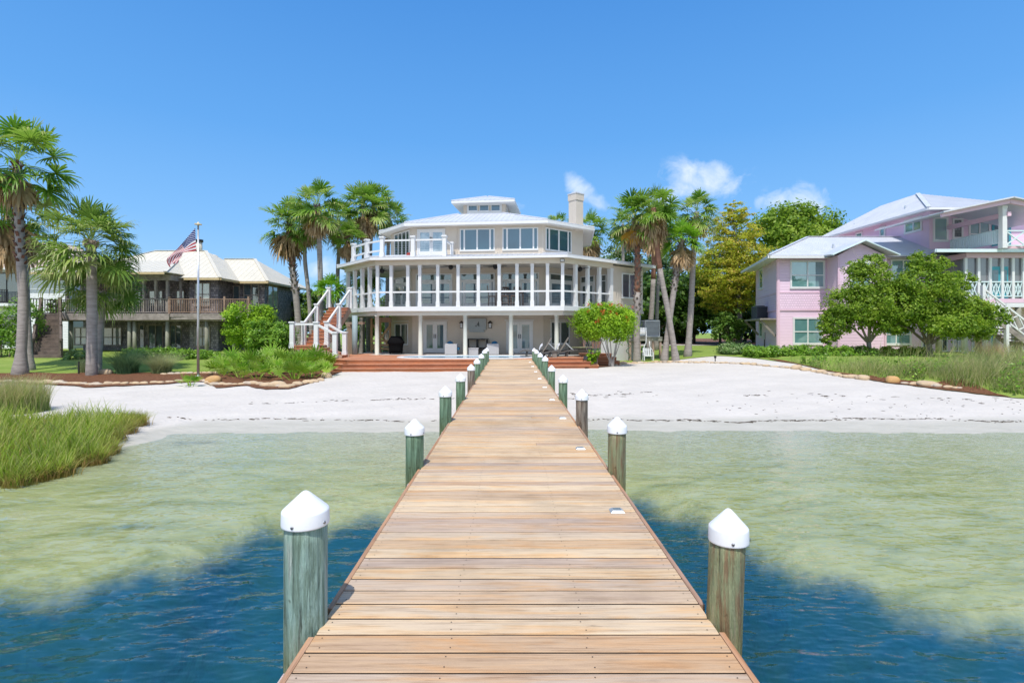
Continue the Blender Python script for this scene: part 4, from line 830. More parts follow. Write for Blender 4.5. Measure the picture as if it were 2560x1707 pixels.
def palm(label, pts, rad, cr, kind='w', skirt=0.0, boots=0.0, bm=None, group=None, red=0.0, flare=1.0, name='fan_palm', zs=1.0, orange=False):
    """pts: trunk centre line (ground first, crown last); cr: crown radius in metres"""
    NP[0] += 1; r = random.Random(NP[0]); p = [Vector(x) for x in pts]
    t = thing(name, label, 'palm tree', p[0], group); N_ = 22; C = []
    for k in range(N_ + 1):
        u = k / N_ * (len(p) - 1); i = min(int(u), len(p) - 2); f = u - i
        a = p[max(i - 1, 0)]; b_, c, d = p[i], p[i + 1], p[min(i + 2, len(p) - 1)]
        C.append(.5 * ((2 * b_) + (c - a) * f + (2 * a - 5 * b_ + 4 * c - d) * f * f + (3 * b_ - a - 3 * c + d) * f ** 3))
    C[0] = C[0] - Vector((0, 0, .3)); Rd = [rad * (1.12 - .22 * k / N_ + (flare * .75 * max(0, 1 - k / N_ * 7) ** 1.6)) * r.uniform(.965, 1.035) for k in range(N_ + 1)]
    ic = max(1, int(N_ * (1 - red))); b = MB(); b.tube(C[:ic + 1], Rd[:ic + 1], 16); b.build('trunk', M_bark, t, True)
    if red: b = MB(); b.tube(C[ic:], Rd[ic:], 14); b.build('trunk', M_barkr, t, True)
    if boots:
        b = MB(); k0 = int(N_ * (1 - boots)); nb = int(120 * boots) + 26
        for j in range(nb):
            u = k0 + (N_ - k0) * (j / nb); i = min(int(u), N_ - 1); c = C[i] + (C[i + 1] - C[i]) * (u - i); a = j * 2.4 + r.uniform(-.2, .2); d = Vector((math.cos(a), math.sin(a), 0)); q0 = Rd[i]
            L = rad * r.uniform(.7, 1.25); b.beam(c + d * q0 * .7 - Vector((0, 0, L * .3)), c + d * (q0 + L * .55) + Vector((0, 0, L * .9)), rad * .62, rad * .2, d, r.random())
        b.build('leaf_bases', bm or M_boot, t)
    src = {'w': WASH, 'y': WASHY, 's': SABAL}[kind]; base = {'w': 1.78, 'y': 1.72, 's': 1.75}[kind]; s = cr / base
    crownobj('crown', src[NP[0] % len(src)], t, C[-1], (s, s, s * zs), r.uniform(0, 6.3), (r.uniform(-.1, .1), r.uniform(-.1, .1)))
    if skirt: s2 = skirt / 1.5; crownobj('dead_fronds', SKIRT[NP[0] % 2], t, C[-1] - Vector((0, 0, .05)), (s2 * .9, s2 * .9, s2), r.uniform(0, 6.3))
    if orange:
        rng = np.random.default_rng(NP[0]); q = Q(); c = np.array(C[-1]) + np.array([-.28, -.35, -.55])
        fan(q, rng, c, -PI / 2 - .4, -1.25, .25, .85, n=15, spread=1.0, droop=.1, fold=.1, w=.08); q.build('yellowed_frond', leafmat('yellow frond', [(.5, .26, .03), (.62, .36, .06)], .4), t)
    return t
def PT(*uvY): return [Vector((X(u, Y), Y, Z(v, Y))) for u, v, Y in uvY]
def base(u, v): return G(u, v)
def P3(u0, v0, *rest, dy=0.0):
    g = G(u0, v0); Y = g.y; n = len(rest); return [g] + [Vector((X(u, Y + dy * (i + 1) / n), Y + dy * (i + 1) / n, Z(v, Y + dy * (i + 1) / n))) for i, (u, v) in enumerate(rest)]
palm('tall old fan palm with a shaggy crown at the far left edge, flared grey trunk', P3(50, 936, (58, 760), (50, 600), (43, 405)), .17, 2.05, skirt=1.5, boots=.42, bm=M_bootd, flare=1.25, zs=1.15)
palm('slimmer leaning fan palm sharing the flared base of the tall far left palm', P3(74, 926, (66, 780), (58, 640), (20, 520), dy=.6), .14, 1.6, skirt=2.2, boots=.2)
palm('round headed cabbage palm with thick grey trunk in the left mulch bed', P3(229, 938, (230, 790), (229, 660), (227, 608)), .18, 1.92, 's', boots=.12, flare=.2, name='cabbage_palm', zs=.95, bm=mat('pale leaf bases', (.48, .38, .30), (.34, .25, .19), scale=4, rough=.9))
palm('short droopy cabbage palm close behind the round headed one', P3(243, 930, (249, 830), (256, 760), (258, 715), dy=.6), .15, 1.55, 's', boots=.1, flare=.2, name='cabbage_palm', zs=.9)
palm('stout fan palm with tan skirt and rough upper trunk beside the shingled house', P3(750, 880, (742, 760), (730, 660), (722, 560)), .19, 1.75, skirt=1.85, boots=.55, red=.35, flare=.4)
palm('tall fan palm with rust coloured flower stalks, second from left in the left clump', [Vector((X(804, 33), 33, .9))] + PT((801, 700, 33), (797, 580, 33), (793, 515, 33)), .15, 1.75, skirt=1.5, boots=.12, orange=True)
palm('thin trunk fan palm half hidden behind the stout palm by the shingled house', [Vector((X(782, 35), 35, .9))] + PT((772, 740, 35), (762, 640, 35), (768, 560, 35)), .13, 1.6, skirt=1.2)
palm('small headed fan palm in the middle of the left clump, behind the staircase', [Vector((X(844, 37), 37, .9))] + PT((844, 700, 37), (847, 620, 37), (846, 548, 37)), .13, 1.5, skirt=1.3)
palm('low fan palm with brown boots just left of the balcony corner', [Vector((X(872, 36), 36, .9))] + PT((872, 720, 36), (869, 640, 36), (868, 592, 36)), .14, 1.25, skirt=1.2, boots=.3, bm=M_bootd)
palm('tallest full headed fan palm directly left of the cream house roof', [Vector((X(904, 38), 38, .95))] + PT((909, 740, 38), (910, 620, 38), (909, 520, 38)), .16, 1.9, skirt=1.7)
palm('fan palm with straight grey trunk behind the roof deck railing', [Vector((X(925, 39), 39, .95))] + PT((925, 740, 39), (926, 620, 39), (934, 505, 39)), .15, 1.6, skirt=1.3)
palm('rightmost palm of the left clump, its head peeking over the cream roof', [Vector((X(966, 41), 41, .95))] + PT((968, 740, 41), (970, 640, 41), (974, 545, 41)), .14, 1.6, skirt=1.5)
palm('young bright green palm behind the top of the white staircase', [Vector((X(832, 32.5), 32.5, .9))] + PT((831, 800, 32.5), (829, 725, 32.5)), .13, 1.15, 'y', flare=.1)
palm('palm showing behind the cream house, right of its chimney', [Vector((X(1472, 42), 42, 1.0))] + PT((1472, 720, 42), (1471, 640, 42), (1469, 575, 42)), .15, 1.75, skirt=2.0)
palm('palm top barely showing over the cream roof ridge left of the chimney', [Vector((X(1392, 46), 46, 1.0))] + PT((1392, 720, 46), (1392, 565, 46)), .14, 1.3)
palm('big full fan palm with rough booted trunk in front of the cream wing wall', P3(1592, 905, (1592, 800), (1594, 660), (1588, 545)), .165, 1.72, skirt=1.3, boots=.62, red=.5, flare=.7, orange=True)
palm('fan palm leaning left with trunk crossed low by another, right of the cream house', P3(1690, 901, (1672, 790), (1648, 660), (1634, 520)), .145, 1.35, skirt=1.5, red=.35, flare=.8)
palm('straight fan palm trunk behind the air conditioner stand, left of the crossed palms', [Vector((X(1622, 36), 36, 1.0))] + PT((1630, 760, 36), (1636, 640, 36), (1640, 550, 36)), .16, 1.5, skirt=1.8, red=.5)
palm('thin fan palm with reddish trunk between the crossed pair and the cream wing', [Vector((X(1640, 38), 38, 1.0))] + PT((1644, 740, 38), (1649, 640, 38), (1660, 560, 38)), .12, 1.4, skirt=1.0, red=.4)
palm('bright green fan palm leaning right with tan skirt, front of the right clump', P3(1660, 903, (1674, 800), (1690, 690), (1705, 600)), .15, 1.28, 'y', skirt=1.25, boots=.42, flare=.8)
palm('tall fan palm on a bare pale trunk at the right end of the right clump', P3(1719, 892, (1728, 760), (1733, 650), (1742, 530)), .155, 1.3, skirt=1.1, flare=.9)
palm('far thin palm trunk behind the cream wing roof', [Vector((X(1558, 48), 48, 1.0))] + PT((1558, 720, 48), (1557, 560, 48)), .14, 1.3, skirt=1.0)
palm('pale palm trunk showing under the balcony with dark base, left of another', P3(903, 888, (906, 830), (903, 760), (908, 690)), .17, 1.2, flare=.3)
palm('pale palm trunk showing under the balcony, beside the brown wooden frame', P3(923, 888, (922, 830), (921, 760), (919, 690)), .19, 1.2, flare=.2)
# ---- palmettos
def palmetto_mesh(seed, n):
    rng = np.random.default_rng(seed); q = Q()
    for i in range(n):
        az = i * 2.4 + rng.normal(0, .3); el = rng.uniform(.55, 1.4); rr = rng.uniform(.05, .3)
        fan(q, rng, (rr * math.cos(az), rr * math.sin(az), rng.uniform(0, .1)), az, el, rng.uniform(.40, .80), rng.uniform(.46, .60), n=16, spread=1.9, droop=.06, fold=.2, w=.052, bias=rng.uniform(-.05, .12))
    o = q.build('palmetto_leaves', M_palmetto); me = o.data; bpy.data.objects.remove(o); return me
PMT = [palmetto_mesh(s, n) for s, n in ((21, 13), (22, 11), (23, 14))]
r = random.Random(4)
def palmetto(u, v, s, label, i, grp='saw palmettos in the left bed'):
    g = G(u, v); o = bpy.data.objects.new('saw_palmetto', PMT[i % 3]); COL.objects.link(o); o.location = g; o.scale = (s, s, s * r.uniform(.9, 1.1)); o.rotation_euler = (0, 0, r.uniform(0, 6)); tag(o, label, 'palmetto', grp)
PW = [(560, 938, .85, 'leftmost saw palmetto of the left bed, arching low over the lawn edge'), (600, 946, .8, 'saw palmetto in the front row just right of the flagpole side end'), (585, 925, .95, 'saw palmetto in the back row below the lime green shrub'), (632, 930, 1.0, 'tall saw palmetto in the middle of the back row of the bed'), (645, 949, .7, 'small saw palmetto in the front row near the largest border stones'),
      (672, 922, 1.0, 'saw palmetto in the back row under the left landing post'), (690, 940, .85, 'saw palmetto in the mid bed with bare mulch in front'), (716, 925, 1.0, 'saw palmetto beside the leftmost white landing post'), (735, 950, .75, 'grassy low saw palmetto in the front row, right of the bare mulch gap'), (752, 928, 1.0, 'saw palmetto reaching up against the lower stair rail'),
      (778, 944, .75, 'saw palmetto near the right tip of the front border'), (790, 926, .95, 'saw palmetto right of the stair foot, touching the redwood steps'), (812, 937, .6, 'small rightmost saw palmetto at the tip of the bed'), (655, 915, 1.05, 'saw palmetto farthest back, against the dark shrub by the stair'), (700, 912, 1.05, 'saw palmetto hidden behind others at the back, near the palm trunk')]
for i, (u, v, s, lb) in enumerate(PW): palmetto(u, v, s, lb, i)
palmetto(474, 966, .48, 'single little palmetto growing in the sand outside the stone border', 1, 'saw palmettos in the left bed')
# ---- broad-leaved crowns
def cloud(q, rng, lobes, n, size, cl=.16, per=46, up=.35, out=.6, asp=.55, shell=.55, squash=.75):
    """leaf clusters through ellipsoid lobes ((cx,cy,cz),(rx,ry,rz))"""
    vol = np.array([l[1][0] * l[1][1] * l[1][2] for l in lobes]) ** .75; pr = vol / vol.sum(); nc = max(6, n // per)
    li = rng.choice(len(lobes), nc, p=pr); C_ = np.array([l[0] for l in lobes])[li]; Rr = np.array([l[1] for l in lobes])[li]
    d = nrm(rng.normal(size=(nc, 3))); rad = (shell + (1 - shell) * rng.uniform(0, 1, nc) ** .6)[:, None] * rng.uniform(.85, 1.08, (nc, 1)); cc = C_ + d * Rr * rad
    tone = rng.uniform(-.22, .22, nc); ci = rng.integers(0, nc, n); s = cl * Rr[ci].mean(1, keepdims=True) * rng.uniform(.5, 1.4, (nc, 1))[ci]
    off = rng.normal(size=(n, 3)) * s; off[:, 2] *= squash; P = cc[ci] + off
    Nn = nrm(d[ci] * out + nrm(off) * .5 + np.array([0, 0, up]) + rng.normal(0, .5, (n, 3))); q.leaves(P, Nn, size, rng, asp, np.clip(rng.normal(.45, .2, n) + tone[ci], 0, 1))
M_oak = leafmat('live oak leaf', [(.10, .20, .017), (.20, .345, .025), (.33, .47, .042), (.47, .58, .11)], .48)
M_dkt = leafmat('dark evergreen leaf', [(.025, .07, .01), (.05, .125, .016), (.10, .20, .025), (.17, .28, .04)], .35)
M_mid = leafmat('mid green leaf', [(.05, .13, .018), (.10, .21, .028), (.17, .29, .04), (.25, .36, .07)], .35)
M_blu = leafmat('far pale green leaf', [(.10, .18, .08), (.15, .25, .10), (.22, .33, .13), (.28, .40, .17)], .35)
M_cyp = leafmat('golden cypress leaf', [(.24, .33, .02), (.40, .49, .03), (.55, .56, .05), (.64, .53, .09), (.60, .38, .10)], .45)
M_lime = leafmat('lime shrub leaf', [(.15, .31, .012), (.25, .45, .018), (.36, .57, .03), (.48, .64, .06)], .42)
M_shr = leafmat('glossy shrub leaf', [(.09, .22, .02), (.17, .34, .03), (.27, .46, .05), (.38, .54, .10)], .35, .38)
M_var = leafmat('variegated leaf', [(.06, .15, .03), (.13, .25, .06), (.26, .38, .14), (.45, .52, .30)], .3)
M_tb = mat('grey brown bark', (.22, .18, .15), (.13, .105, .085), scale=4, stretch=(1, 1, .4), rough=.9, bmp=.8, bd=.03)
M_tbl = mat('pale grey bark', (.36, .33, .30), (.24, .21, .19), scale=4, stretch=(1, 1, .4), rough=.9, bmp=.6, bd=.02)
def limbs(rng, b, base, tips, r0, h0):
    base = Vector(base); fork = base + Vector((0, 0, h0))
    b.tube([base - Vector((0, 0, .3)), base + Vector((.02, 0, h0 * .5)), fork], [r0 * 1.35, r0, r0 * .85], 10)
    for tp in tips:
        tp = Vector(tp); m = fork + (tp - fork) * .5 + Vector((rng.normal(0, .12), rng.normal(0, .12), .18 * (tp - fork).length * .5)); b.tube([fork - Vector((0, 0, .08)), m, tp], [r0 * .62, r0 * .38, r0 * .12], 7)
        for _ in range(3):
            e = m + (tp - m) * rng.uniform(0, .7); b.tube([e, e + Vector(rng.normal(0, .35, 3)) * (tp - fork).length * .5 + Vector((0, 0, .2))], [r0 * .2, r0 * .05], 5)
def tree(name, label, loc, lobes, n, size, m, bark, r0, h0, seed, group=None, cat='tree', **k):
    rng = np.random.default_rng(seed); t = thing(name, label, cat, loc, group); L = Vector(loc)
    lb = [((L.x + c[0], L.y + c[1], L.z + c[2]), rr) for c, rr in lobes]; b = MB(); limbs(rng, b, L, [c for c, _ in lb][:7], r0, h0); b.build('trunk', bark, t, True)
    q = Q(); cloud(q, rng, lb, n, size, **k); q.build('crown', m, t); return t
def shrub(name, label, u0, u1, v0, v1, Y, n, size, m, seed, cat='shrub', group=None, depth=None, lob=7, flowers=None, **k):
    rng = np.random.default_rng(seed); x0, x1 = X(u0, Y), X(u1, Y); zt_, zb = Z(v0, Y), Z(v1, Y); w, h = x1 - x0, zt_ - zb; dp = depth or min(w, h * 2) * .5
    gz = zt1((x0 + x1) / 2, Y); t = thing(name, label, cat, ((x0 + x1) / 2, Y, gz), group); lobes = []
    for i in range(lob):
        f = (i + .5) / lob; rx = w / lob * rng.uniform(.62, .85); rz = h * rng.uniform(.40, .5); lobes.append(((x0 + w * f, Y + rng.normal(0, dp * .25), zb + h - rz * rng.uniform(1, 1.12)), (rx, dp * .5, rz)))
        lobes.append(((x0 + w * f + rng.normal(0, .1), Y + rng.normal(0, dp * .2), zb + rz * .8), (rx, dp * .5, rz)))
    q = Q(); cloud(q, rng, lobes, n, size, shell=.6, **k); q.build('foliage', m, t)
    b = MB()
    for i in range(0, len(lobes), 2):
        c = Vector(lobes[i][0]); b.tube([Vector((c.x * .7 + t.location.x * .3, Y, gz - .1)), Vector((c.x, Y + .05, (gz + c.z) / 2)), c], [.035, .025, .01], 5)
    b.build('stem', M_tb, t); return t
# front oaks of the pink house
OL = [((-.9, 0, 2.6), (1.3, 1.2, .85)), ((.9, .2, 2.8), (1.35, 1.2, .9)), ((0, -.3, 3.4), (1.3, 1.1, .9)), ((-1.5, .2, 1.9), (.9, .9, .7)), ((1.5, -.2, 2.2), (1.0, 1.0, .75)), ((.1, 0, 4.25), (.75, .7, .55)), ((-.3, -.6, 2.3), (1.2, .9, .7)), ((-1.9, .1, 1.35), (.5, .5, .4)), ((-.6, 0, 4.0), (.6, .6, .5))]
g = Vector((X(2172, 28.6), 28.6, 0)); g.z = zt1(g.x, g.y)
tree('oak_tree', 'rounded small oak on the left of two in front of the pink house', g, [((c[0] * 1.1, c[1], c[2] * 1.36 - .8), (r_[0] * 1.08, r_[1], r_[2] * 1.22)) for c, r_ in OL], 33000, .068, M_oak, M_tbl, .12, .75, 31, 'oaks in front of the pink house', cl=.13, per=40)
g = Vector((X(2322, 27.2), 27.2, 0)); g.z = zt1(g.x, g.y)
OL2 = [((-1.3, 0, 2.5), (1.25, 1.2, .8)), ((.7, .2, 2.6), (1.4, 1.2, .9)), ((-.3, -.2, 3.3), (1.35, 1.2, .85)), ((1.9, .2, 2.3), (1.2, 1.0, .75)), ((2.9, -.1, 2.1), (.8, .8, .5)), ((-1.9, .2, 1.9), (.8, .9, .6)), ((.6, -.6, 1.8), (1.6, 1, .55)), ((2.2, 0, 1.6), (.9, .9, .5)), ((-.4, 0, 4.2), (.6, .6, .5)), ((.3, 0, 4.0), (.7, .6, .4)), ((1.5, 0, 3.4), (.7, .7, .5))]
tree('oak_tree', 'wide spreading oak on the right of two, by the pink house stair', g, [((c[0] * 1.05, c[1], c[2] * 1.36 - .75), (r_[0] * 1.08, r_[1], r_[2] * 1.2)) for c, r_ in OL2], 42000, .066, M_oak, M_tb, .14, .7, 32, 'oaks in front of the pink house', cl=.13, per=40)
# golden cypress and its feathered layers
rng = np.random.default_rng(40); lob = []
for k in range(26):
    f = k / 25; z = 3.4 + 9.2 * f; rad = 3.4 * (1 - f) ** .6 * (.55 + .6 * min(1, f * 3.2)) + .25; a = k * 2.4; lob.append(((rad * .5 * math.cos(a), rad * .5 * math.sin(a), z), (rad * .78, rad * .78, .55)))
    lob.append(((rad * .55 * math.cos(a + 2.2), rad * .55 * math.sin(a + 2.2), z - .2), (rad * .65, rad * .65, .4)))
g = Vector((X(1848, 46), 46, 0)); g.z = zt1(g.x, g.y)
ct = tree('cypress_tree', 'tall golden bronze cypress with a bare grey trunk left of the pink house', g, [((c[0] - .55, c[1], c[2]), r_) for c, r_ in lob], 40000, .12, M_cyp, M_tbl, .22, 4.5, 41, cl=.16, per=30, squash=.4, up=.8, out=.3, asp=.35)
b = MB(); b.tube([(g.x, g.y, g.z + 4.3), (g.x - .2, g.y, g.z + 8), (g.x - .6, g.y, g.z + 12)], [.19, .12, .03], 8); b.build('trunk', M_tbl, ct, True)
# trees behind: three prototypes copied
def proto(name, seed, m, n=7000, size=.20, H=9.0, Wd=3.4):
    rng = np.random.default_rng(seed); lob = []
    for k in range(11):
        f = k / 10; a = k * 2.4; rr = Wd * (.35 + .35 * math.sin(PI * min(1, f * .85 + .12))); lob.append(((Wd * .5 * math.cos(a) * (1 - .5 * f), Wd * .5 * math.sin(a) * (1 - .5 * f), H * (.22 + .66 * f)), (rr, rr, H * .14)))
    return lob, n, size, m
def backtree(label, u, Y, vtop, wpx, kind, seed, n=8000, vlow=None):
    m = {'d': M_dkt, 'm': M_mid, 'b': M_blu, 'o': M_oak}[kind]; g = Vector((X(u, Y), Y, 0)); g.z = zt1(g.x, Y); H = Z(vtop, Y) - g.z; Wd = wpx * Y / F0 / 2
    rng = np.random.default_rng(seed); lob = []; lo = .16 if vlow is None else (Z(vlow, Y) - g.z) / H
    for k in range(13):
        f = k / 12; a = k * 2.4 + seed; rr = Wd * (.30 + .28 * math.sin(PI * min(1, f * .8 + .15))) * rng.uniform(.8, 1.15); ds = Wd * .62 * (1 - .75 * f ** 2)
        lob.append(((ds * math.cos(a), ds * math.sin(a) * .8, H * (lo + .1 + (.84 - lo) * f)), (rr, rr, max(.5, H * .11))))
    return tree('broadleaf_tree', label, g, lob, n, max(.11, min(.2, Wd * .06)), m, M_tb, max(.12, H * .018), H * max(.18, lo), seed, 'trees behind the houses', cl=.2, per=36)
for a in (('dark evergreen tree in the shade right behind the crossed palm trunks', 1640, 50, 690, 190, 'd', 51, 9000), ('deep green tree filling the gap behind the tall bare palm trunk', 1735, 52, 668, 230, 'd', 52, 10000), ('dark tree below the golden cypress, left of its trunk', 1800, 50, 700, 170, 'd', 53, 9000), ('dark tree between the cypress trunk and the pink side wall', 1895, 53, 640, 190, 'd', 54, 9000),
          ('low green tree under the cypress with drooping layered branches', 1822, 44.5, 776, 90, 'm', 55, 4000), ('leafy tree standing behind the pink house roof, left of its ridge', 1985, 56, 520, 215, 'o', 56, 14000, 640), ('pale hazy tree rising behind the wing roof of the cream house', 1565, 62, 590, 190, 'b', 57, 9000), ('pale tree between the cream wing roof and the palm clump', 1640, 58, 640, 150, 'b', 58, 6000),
          ('green tree seen under the balcony left of the wooden frame', 905, 46, 750, 130, 'm', 59, 6000), ('green tree between the shingled house and the white staircase', 785, 44, 725, 130, 'm', 60, 7000), ('light green tree seen through the balcony posts', 985, 50, 735, 160, 'm', 61, 6000), ('tree beyond the shingled side wall, left of the thin palm trunk', 720, 52, 735, 170, 'd', 62, 5000),
          ('green tree peeking between the two far left houses', 150, 52, 705, 150, 'm', 63, 6000), ('dark tree behind the right porch of the pink house', 2555, 52, 560, 160, 'd', 64, 7000)): backtree(*a)
# lower leaves that close the wood behind the lawn
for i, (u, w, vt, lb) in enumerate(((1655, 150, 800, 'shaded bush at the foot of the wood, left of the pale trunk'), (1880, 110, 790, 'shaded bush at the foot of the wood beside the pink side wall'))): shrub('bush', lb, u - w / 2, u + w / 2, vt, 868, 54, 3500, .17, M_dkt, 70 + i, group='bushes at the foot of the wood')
# bottlebrush
g = Vector((X(1511, 26.6), 26.6, zt1(4.7, 26.6))); t = thing('bottlebrush_shrub', 'rounded lime green bottlebrush with small red flowers beside the pool deck', 'shrub', g)
q = Q(); rng = np.random.default_rng(80); cloud(q, rng, [((g.x + dx, 26.6 + dy, z), (rx, .8, rz)) for dx, dy, z, rx, rz in ((-.95, 0, 2.75, .66, .72), (-.35, -.15, 3.1, .75, .68), (.35, -.1, 3.05, .8, .7), (.95, 0, 2.8, .62, .68), (0, -.3, 2.55, 1.0, .65), (-.6, .1, 2.35, .6, .5), (.65, -.1, 2.3, .65, .5), (-1.05, 0, 3.05, .4, .45), (1.1, 0, 3.1, .4, .4))], 34000, .05, cl=.2, per=40, shell=.35); q.build('foliage', M_lime, t)
b = MB(); r = random.Random(3); gz = zt1(4.6, 26.6) + .03
for bx in (4.25, 5.12):
    for k in range(7):
        tx = bx + r.uniform(-.75, .75); b.tube([(bx + r.uniform(-.12, .12), 26.6, gz - .1), (bx + (tx - bx) * .4, 26.55, 1.2), (tx, 26.6 + r.uniform(-.3, .3), 2.3)], [.035, .025, .012], 6)
b.build('stem', M_tbl, t); q = Q(); rng = np.random.default_rng(81); th = rng.uniform(0, 2 * PI, 46); P = np.stack([X(1511, 26.6) + 1.5 * np.cos(th) * rng.uniform(.2, 1, 46) * .95, 26.6 - rng.uniform(.72, 1.0, 46), np.clip(3.0 + rng.normal(.25, .4, 46), 2.1, 3.65)], 1)
q.leaves(rng.normal(0, .04, (14, 3)), nrm(rng.normal(size=(14, 3))), .035, rng, .5); M_flw = leafmat('red flower', [(.55, .05, .02), (.70, .14, .04)], .3); fo = q.build('flower', M_flw); fm_ = fo.data; bpy.data.objects.remove(fo)
for p_ in P[:24]:
    o = bpy.data.objects.new('flower', fm_); COL.objects.link(o); o.parent = t; o.location = Vector(p_) - t.location; o.rotation_euler = (0, 0, float(rng.uniform(0, 6)))
g = Vector((X(1500, 26.4), 26.4, 0)); shrub('shrub', 'small upright yellow green shoots at the foot of the bottlebrush', 1474, 1500, 868, 908, 26.3, 1300, .06, M_lime, 82, lob=2)
# shrubs and hedges
shrub('shrub', 'large airy lime green shrub in front of the shingled house', 572, 672, 752, 868, 27.2, 14000, .062, M_lime, 83, lob=4, depth=1.8)
shrub('shrub', 'dark glossy shrub between the airy lime shrub and the white landing', 640, 728, 800, 880, 26.8, 12000, .062, M_shr, 84, lob=4, depth=1.6)
shrub('hedge', 'clipped low hedge in front of the shingled house porch', 322, 416, 869, 902, 29.5, 11000, .05, M_shr, 85, 'hedge', lob=5, depth=1.2)
shrub('hedge', 'clipped low hedge behind the flagpole below the shingled balcony', 424, 532, 871, 904, 29.5, 12000, .05, M_shr, 86, 'hedge', lob=5, depth=1.2)
shrub('bush', 'small white flecked bush beside the weathered wooden stair', 174, 219, 874, 908, 29.0, 2600, .05, M_var, 87, lob=3, depth=1.0)
shrub('shrub', 'red flowered green shrub at the left frame edge below the white house', -40, 44, 735, 880, 30.0, 6000, .075, M_shr, 88, lob=3, depth=2.0)
shrub('shrub', 'small light shrub behind the top of the weathered stair', 118, 165, 745, 800, 37.5, 2200, .075, M_mid, 89, lob=2)
shrub('bush', 'rounded pale flecked bush at the left end of the right hedge', 1806, 1878, 857, 893, 30.0, 9000, .055, M_var, 90, lob=3, depth=1.6)
shrub('hedge', 'long clipped hedge along the front of the pink house', 1862, 2172, 863, 899, 28.6, 30000, .055, M_shr, 91, 'hedge', lob=13, depth=1.3)
shrub('hedge', 'dark clipped hedge behind the dune grass, right of the oak trunk', 2194, 2320, 866, 900, 28.6, 12000, .055, M_oak, 92, 'hedge', lob=6, depth=1.2)
shrub('bush', 'low leafy vine clump at the left tip of the dune grass', 2020, 2060, 888, 925, 25.2, 900, .05, M_shr, 93, lob=2, depth=.8)
# ---- grasses
def blades(q, rng, P, h, w, bend, m=4, tone=(.1, .9), tipup=.25, brown=False):
    k = len(P); az = rng.uniform(0, 2 * PI, k); d = np.stack([np.cos(az), np.sin(az), np.zeros(k)], 1); H = (h * rng.uniform(.6, 1.15, k))[:, None]; bn = (bend * rng.uniform(.2, 1.4, k))[:, None]
    pts = np.stack([P + d * H * bn * (t ** 2) + np.array([0, 0, 1.0]) * H * (t - .25 * bn * t ** 2) for t in np.linspace(0, 1, m)], 1)
    sd = np.stack([-np.sin(az + 1.0), np.cos(az + 1.0), np.zeros(k)], 1); wid = np.outer(w * rng.uniform(.6, 1.3, k), np.linspace(1, .12, m)); t0 = rng.uniform(*tone, k)[:, None]; r = np.clip(t0 + np.linspace(-.05, tipup, m - 1)[None, :], 0, 1)
    if brown: r[:, 0] = rng.uniform(0, .12, k)
    q.strips(pts, wid, sd, r)
M_marsh = leafmat('marsh grass blade', [(.40, .26, .10), (.19, .32, .025), (.29, .44, .035), (.42, .53, .07), (.58, .57, .20)], .4)
M_dune = leafmat('dune grass blade', [(.13, .25, .045), (.26, .37, .08), (.42, .46, .16), (.58, .52, .29), (.46, .34, .19)], .4)
M_blue = leafmat('blue green grass', [(.07, .15, .08), (.12, .22, .10), (.20, .31, .14)], .35); M_pale = leafmat('pale grass', [(.20, .26, .12), (.33, .37, .18), (.46, .46, .28)], .4)
rng = np.random.default_rng(100); q = Q()
MX = np.array([(8.55, -8.15), (8.9, -7.75), (9.5, -7.95), (10.0, -7.8), (10.5, -8.0), (11.2, -8.45), (12.0, -8.75), (12.7, -8.95), (13.2, -9.1)])
yy = rng.uniform(8.55, 13.1, 15000); xr = np.interp(yy, MX[:, 0], MX[:, 1]) + .12 * np.sin(yy * 9); xx = xr - rng.uniform(0, 1, 15000) ** 1.1 * 8.5; xx[:4000] = xr[:4000] - rng.uniform(0, 1, 4000) ** 2 * .6; keep = xx > X(-160, 1) * yy
P = np.stack([xx, yy, np.maximum(zt(xx, yy), -.1)], 1)[keep]; hh = .50 * np.clip(.55 + (xr[keep] - P[:, 0]) * .7, .45, 1.0) * (1 + .15 * np.sin(P[:, 0] * 3 + P[:, 1] * 2)) * (1.12 - .07 * np.clip(P[:, 1] - 9, 0, 4))
hh = hh * rng.uniform(.6, 1.35, len(P)); blades(q, rng, P, hh, .0125, .36, 6, (.12, .95), brown=True); nb = 11000; i_ = rng.integers(0, len(P), nb); blades(q, rng, P[i_] + rng.normal(0, .05, (nb, 3)) * np.array([1, 1, 0]), .34, .008, .75, 4, (0, .10), .1)
o = q.build('marsh_grass', M_marsh); tag(o, 'bright green marsh grass standing in the shallows at the left', None, kind='stuff')
def clump(name, label, u, v, h, n, rad, m, seed, bend=.55, cat='grass', w=.006, group=None):
    rng = np.random.default_rng(seed); g = G(u, v); q = Q(); a = rng.uniform(0, 2 * PI, n); rr = rad * np.sqrt(rng.uniform(0, 1, n)) * .45; P = np.stack([g.x + rr * np.cos(a), g.y + rr * np.sin(a), np.full(n, g.z)], 1)
    blades(q, rng, P, h, w, bend, 5, (.0, .8)); o = q.build(name, m); tag(o, label, cat, group); return o
clump('grass_clump', 'dark blue green grass clump in the left bed by the cabbage palms', 318, 934, 1.15, 1500, .9, M_blue, 110, .75, w=.008)
clump('grass_clump', 'pale feathery grass clump between the dark clump and the flagpole', 404, 934, 1.0, 1600, .8, M_pale, 111, .8)
clump('grass_clump', 'thin wispy grass tuft beside the cabbage palm trunk', 207, 932, .7, 260, .4, M_pale, 112, .4)
clump('grass_clump', 'tall beige tipped grass clump on the sand at the left frame edge', 40, 1030, 1.0, 2600, 1.6, M_dune, 113, .35, w=.006)
clump('grass_clump', 'second beige grass clump cut by the left frame edge', -15, 1035, .95, 1800, 1.5, M_dune, 114, .35, w=.006)
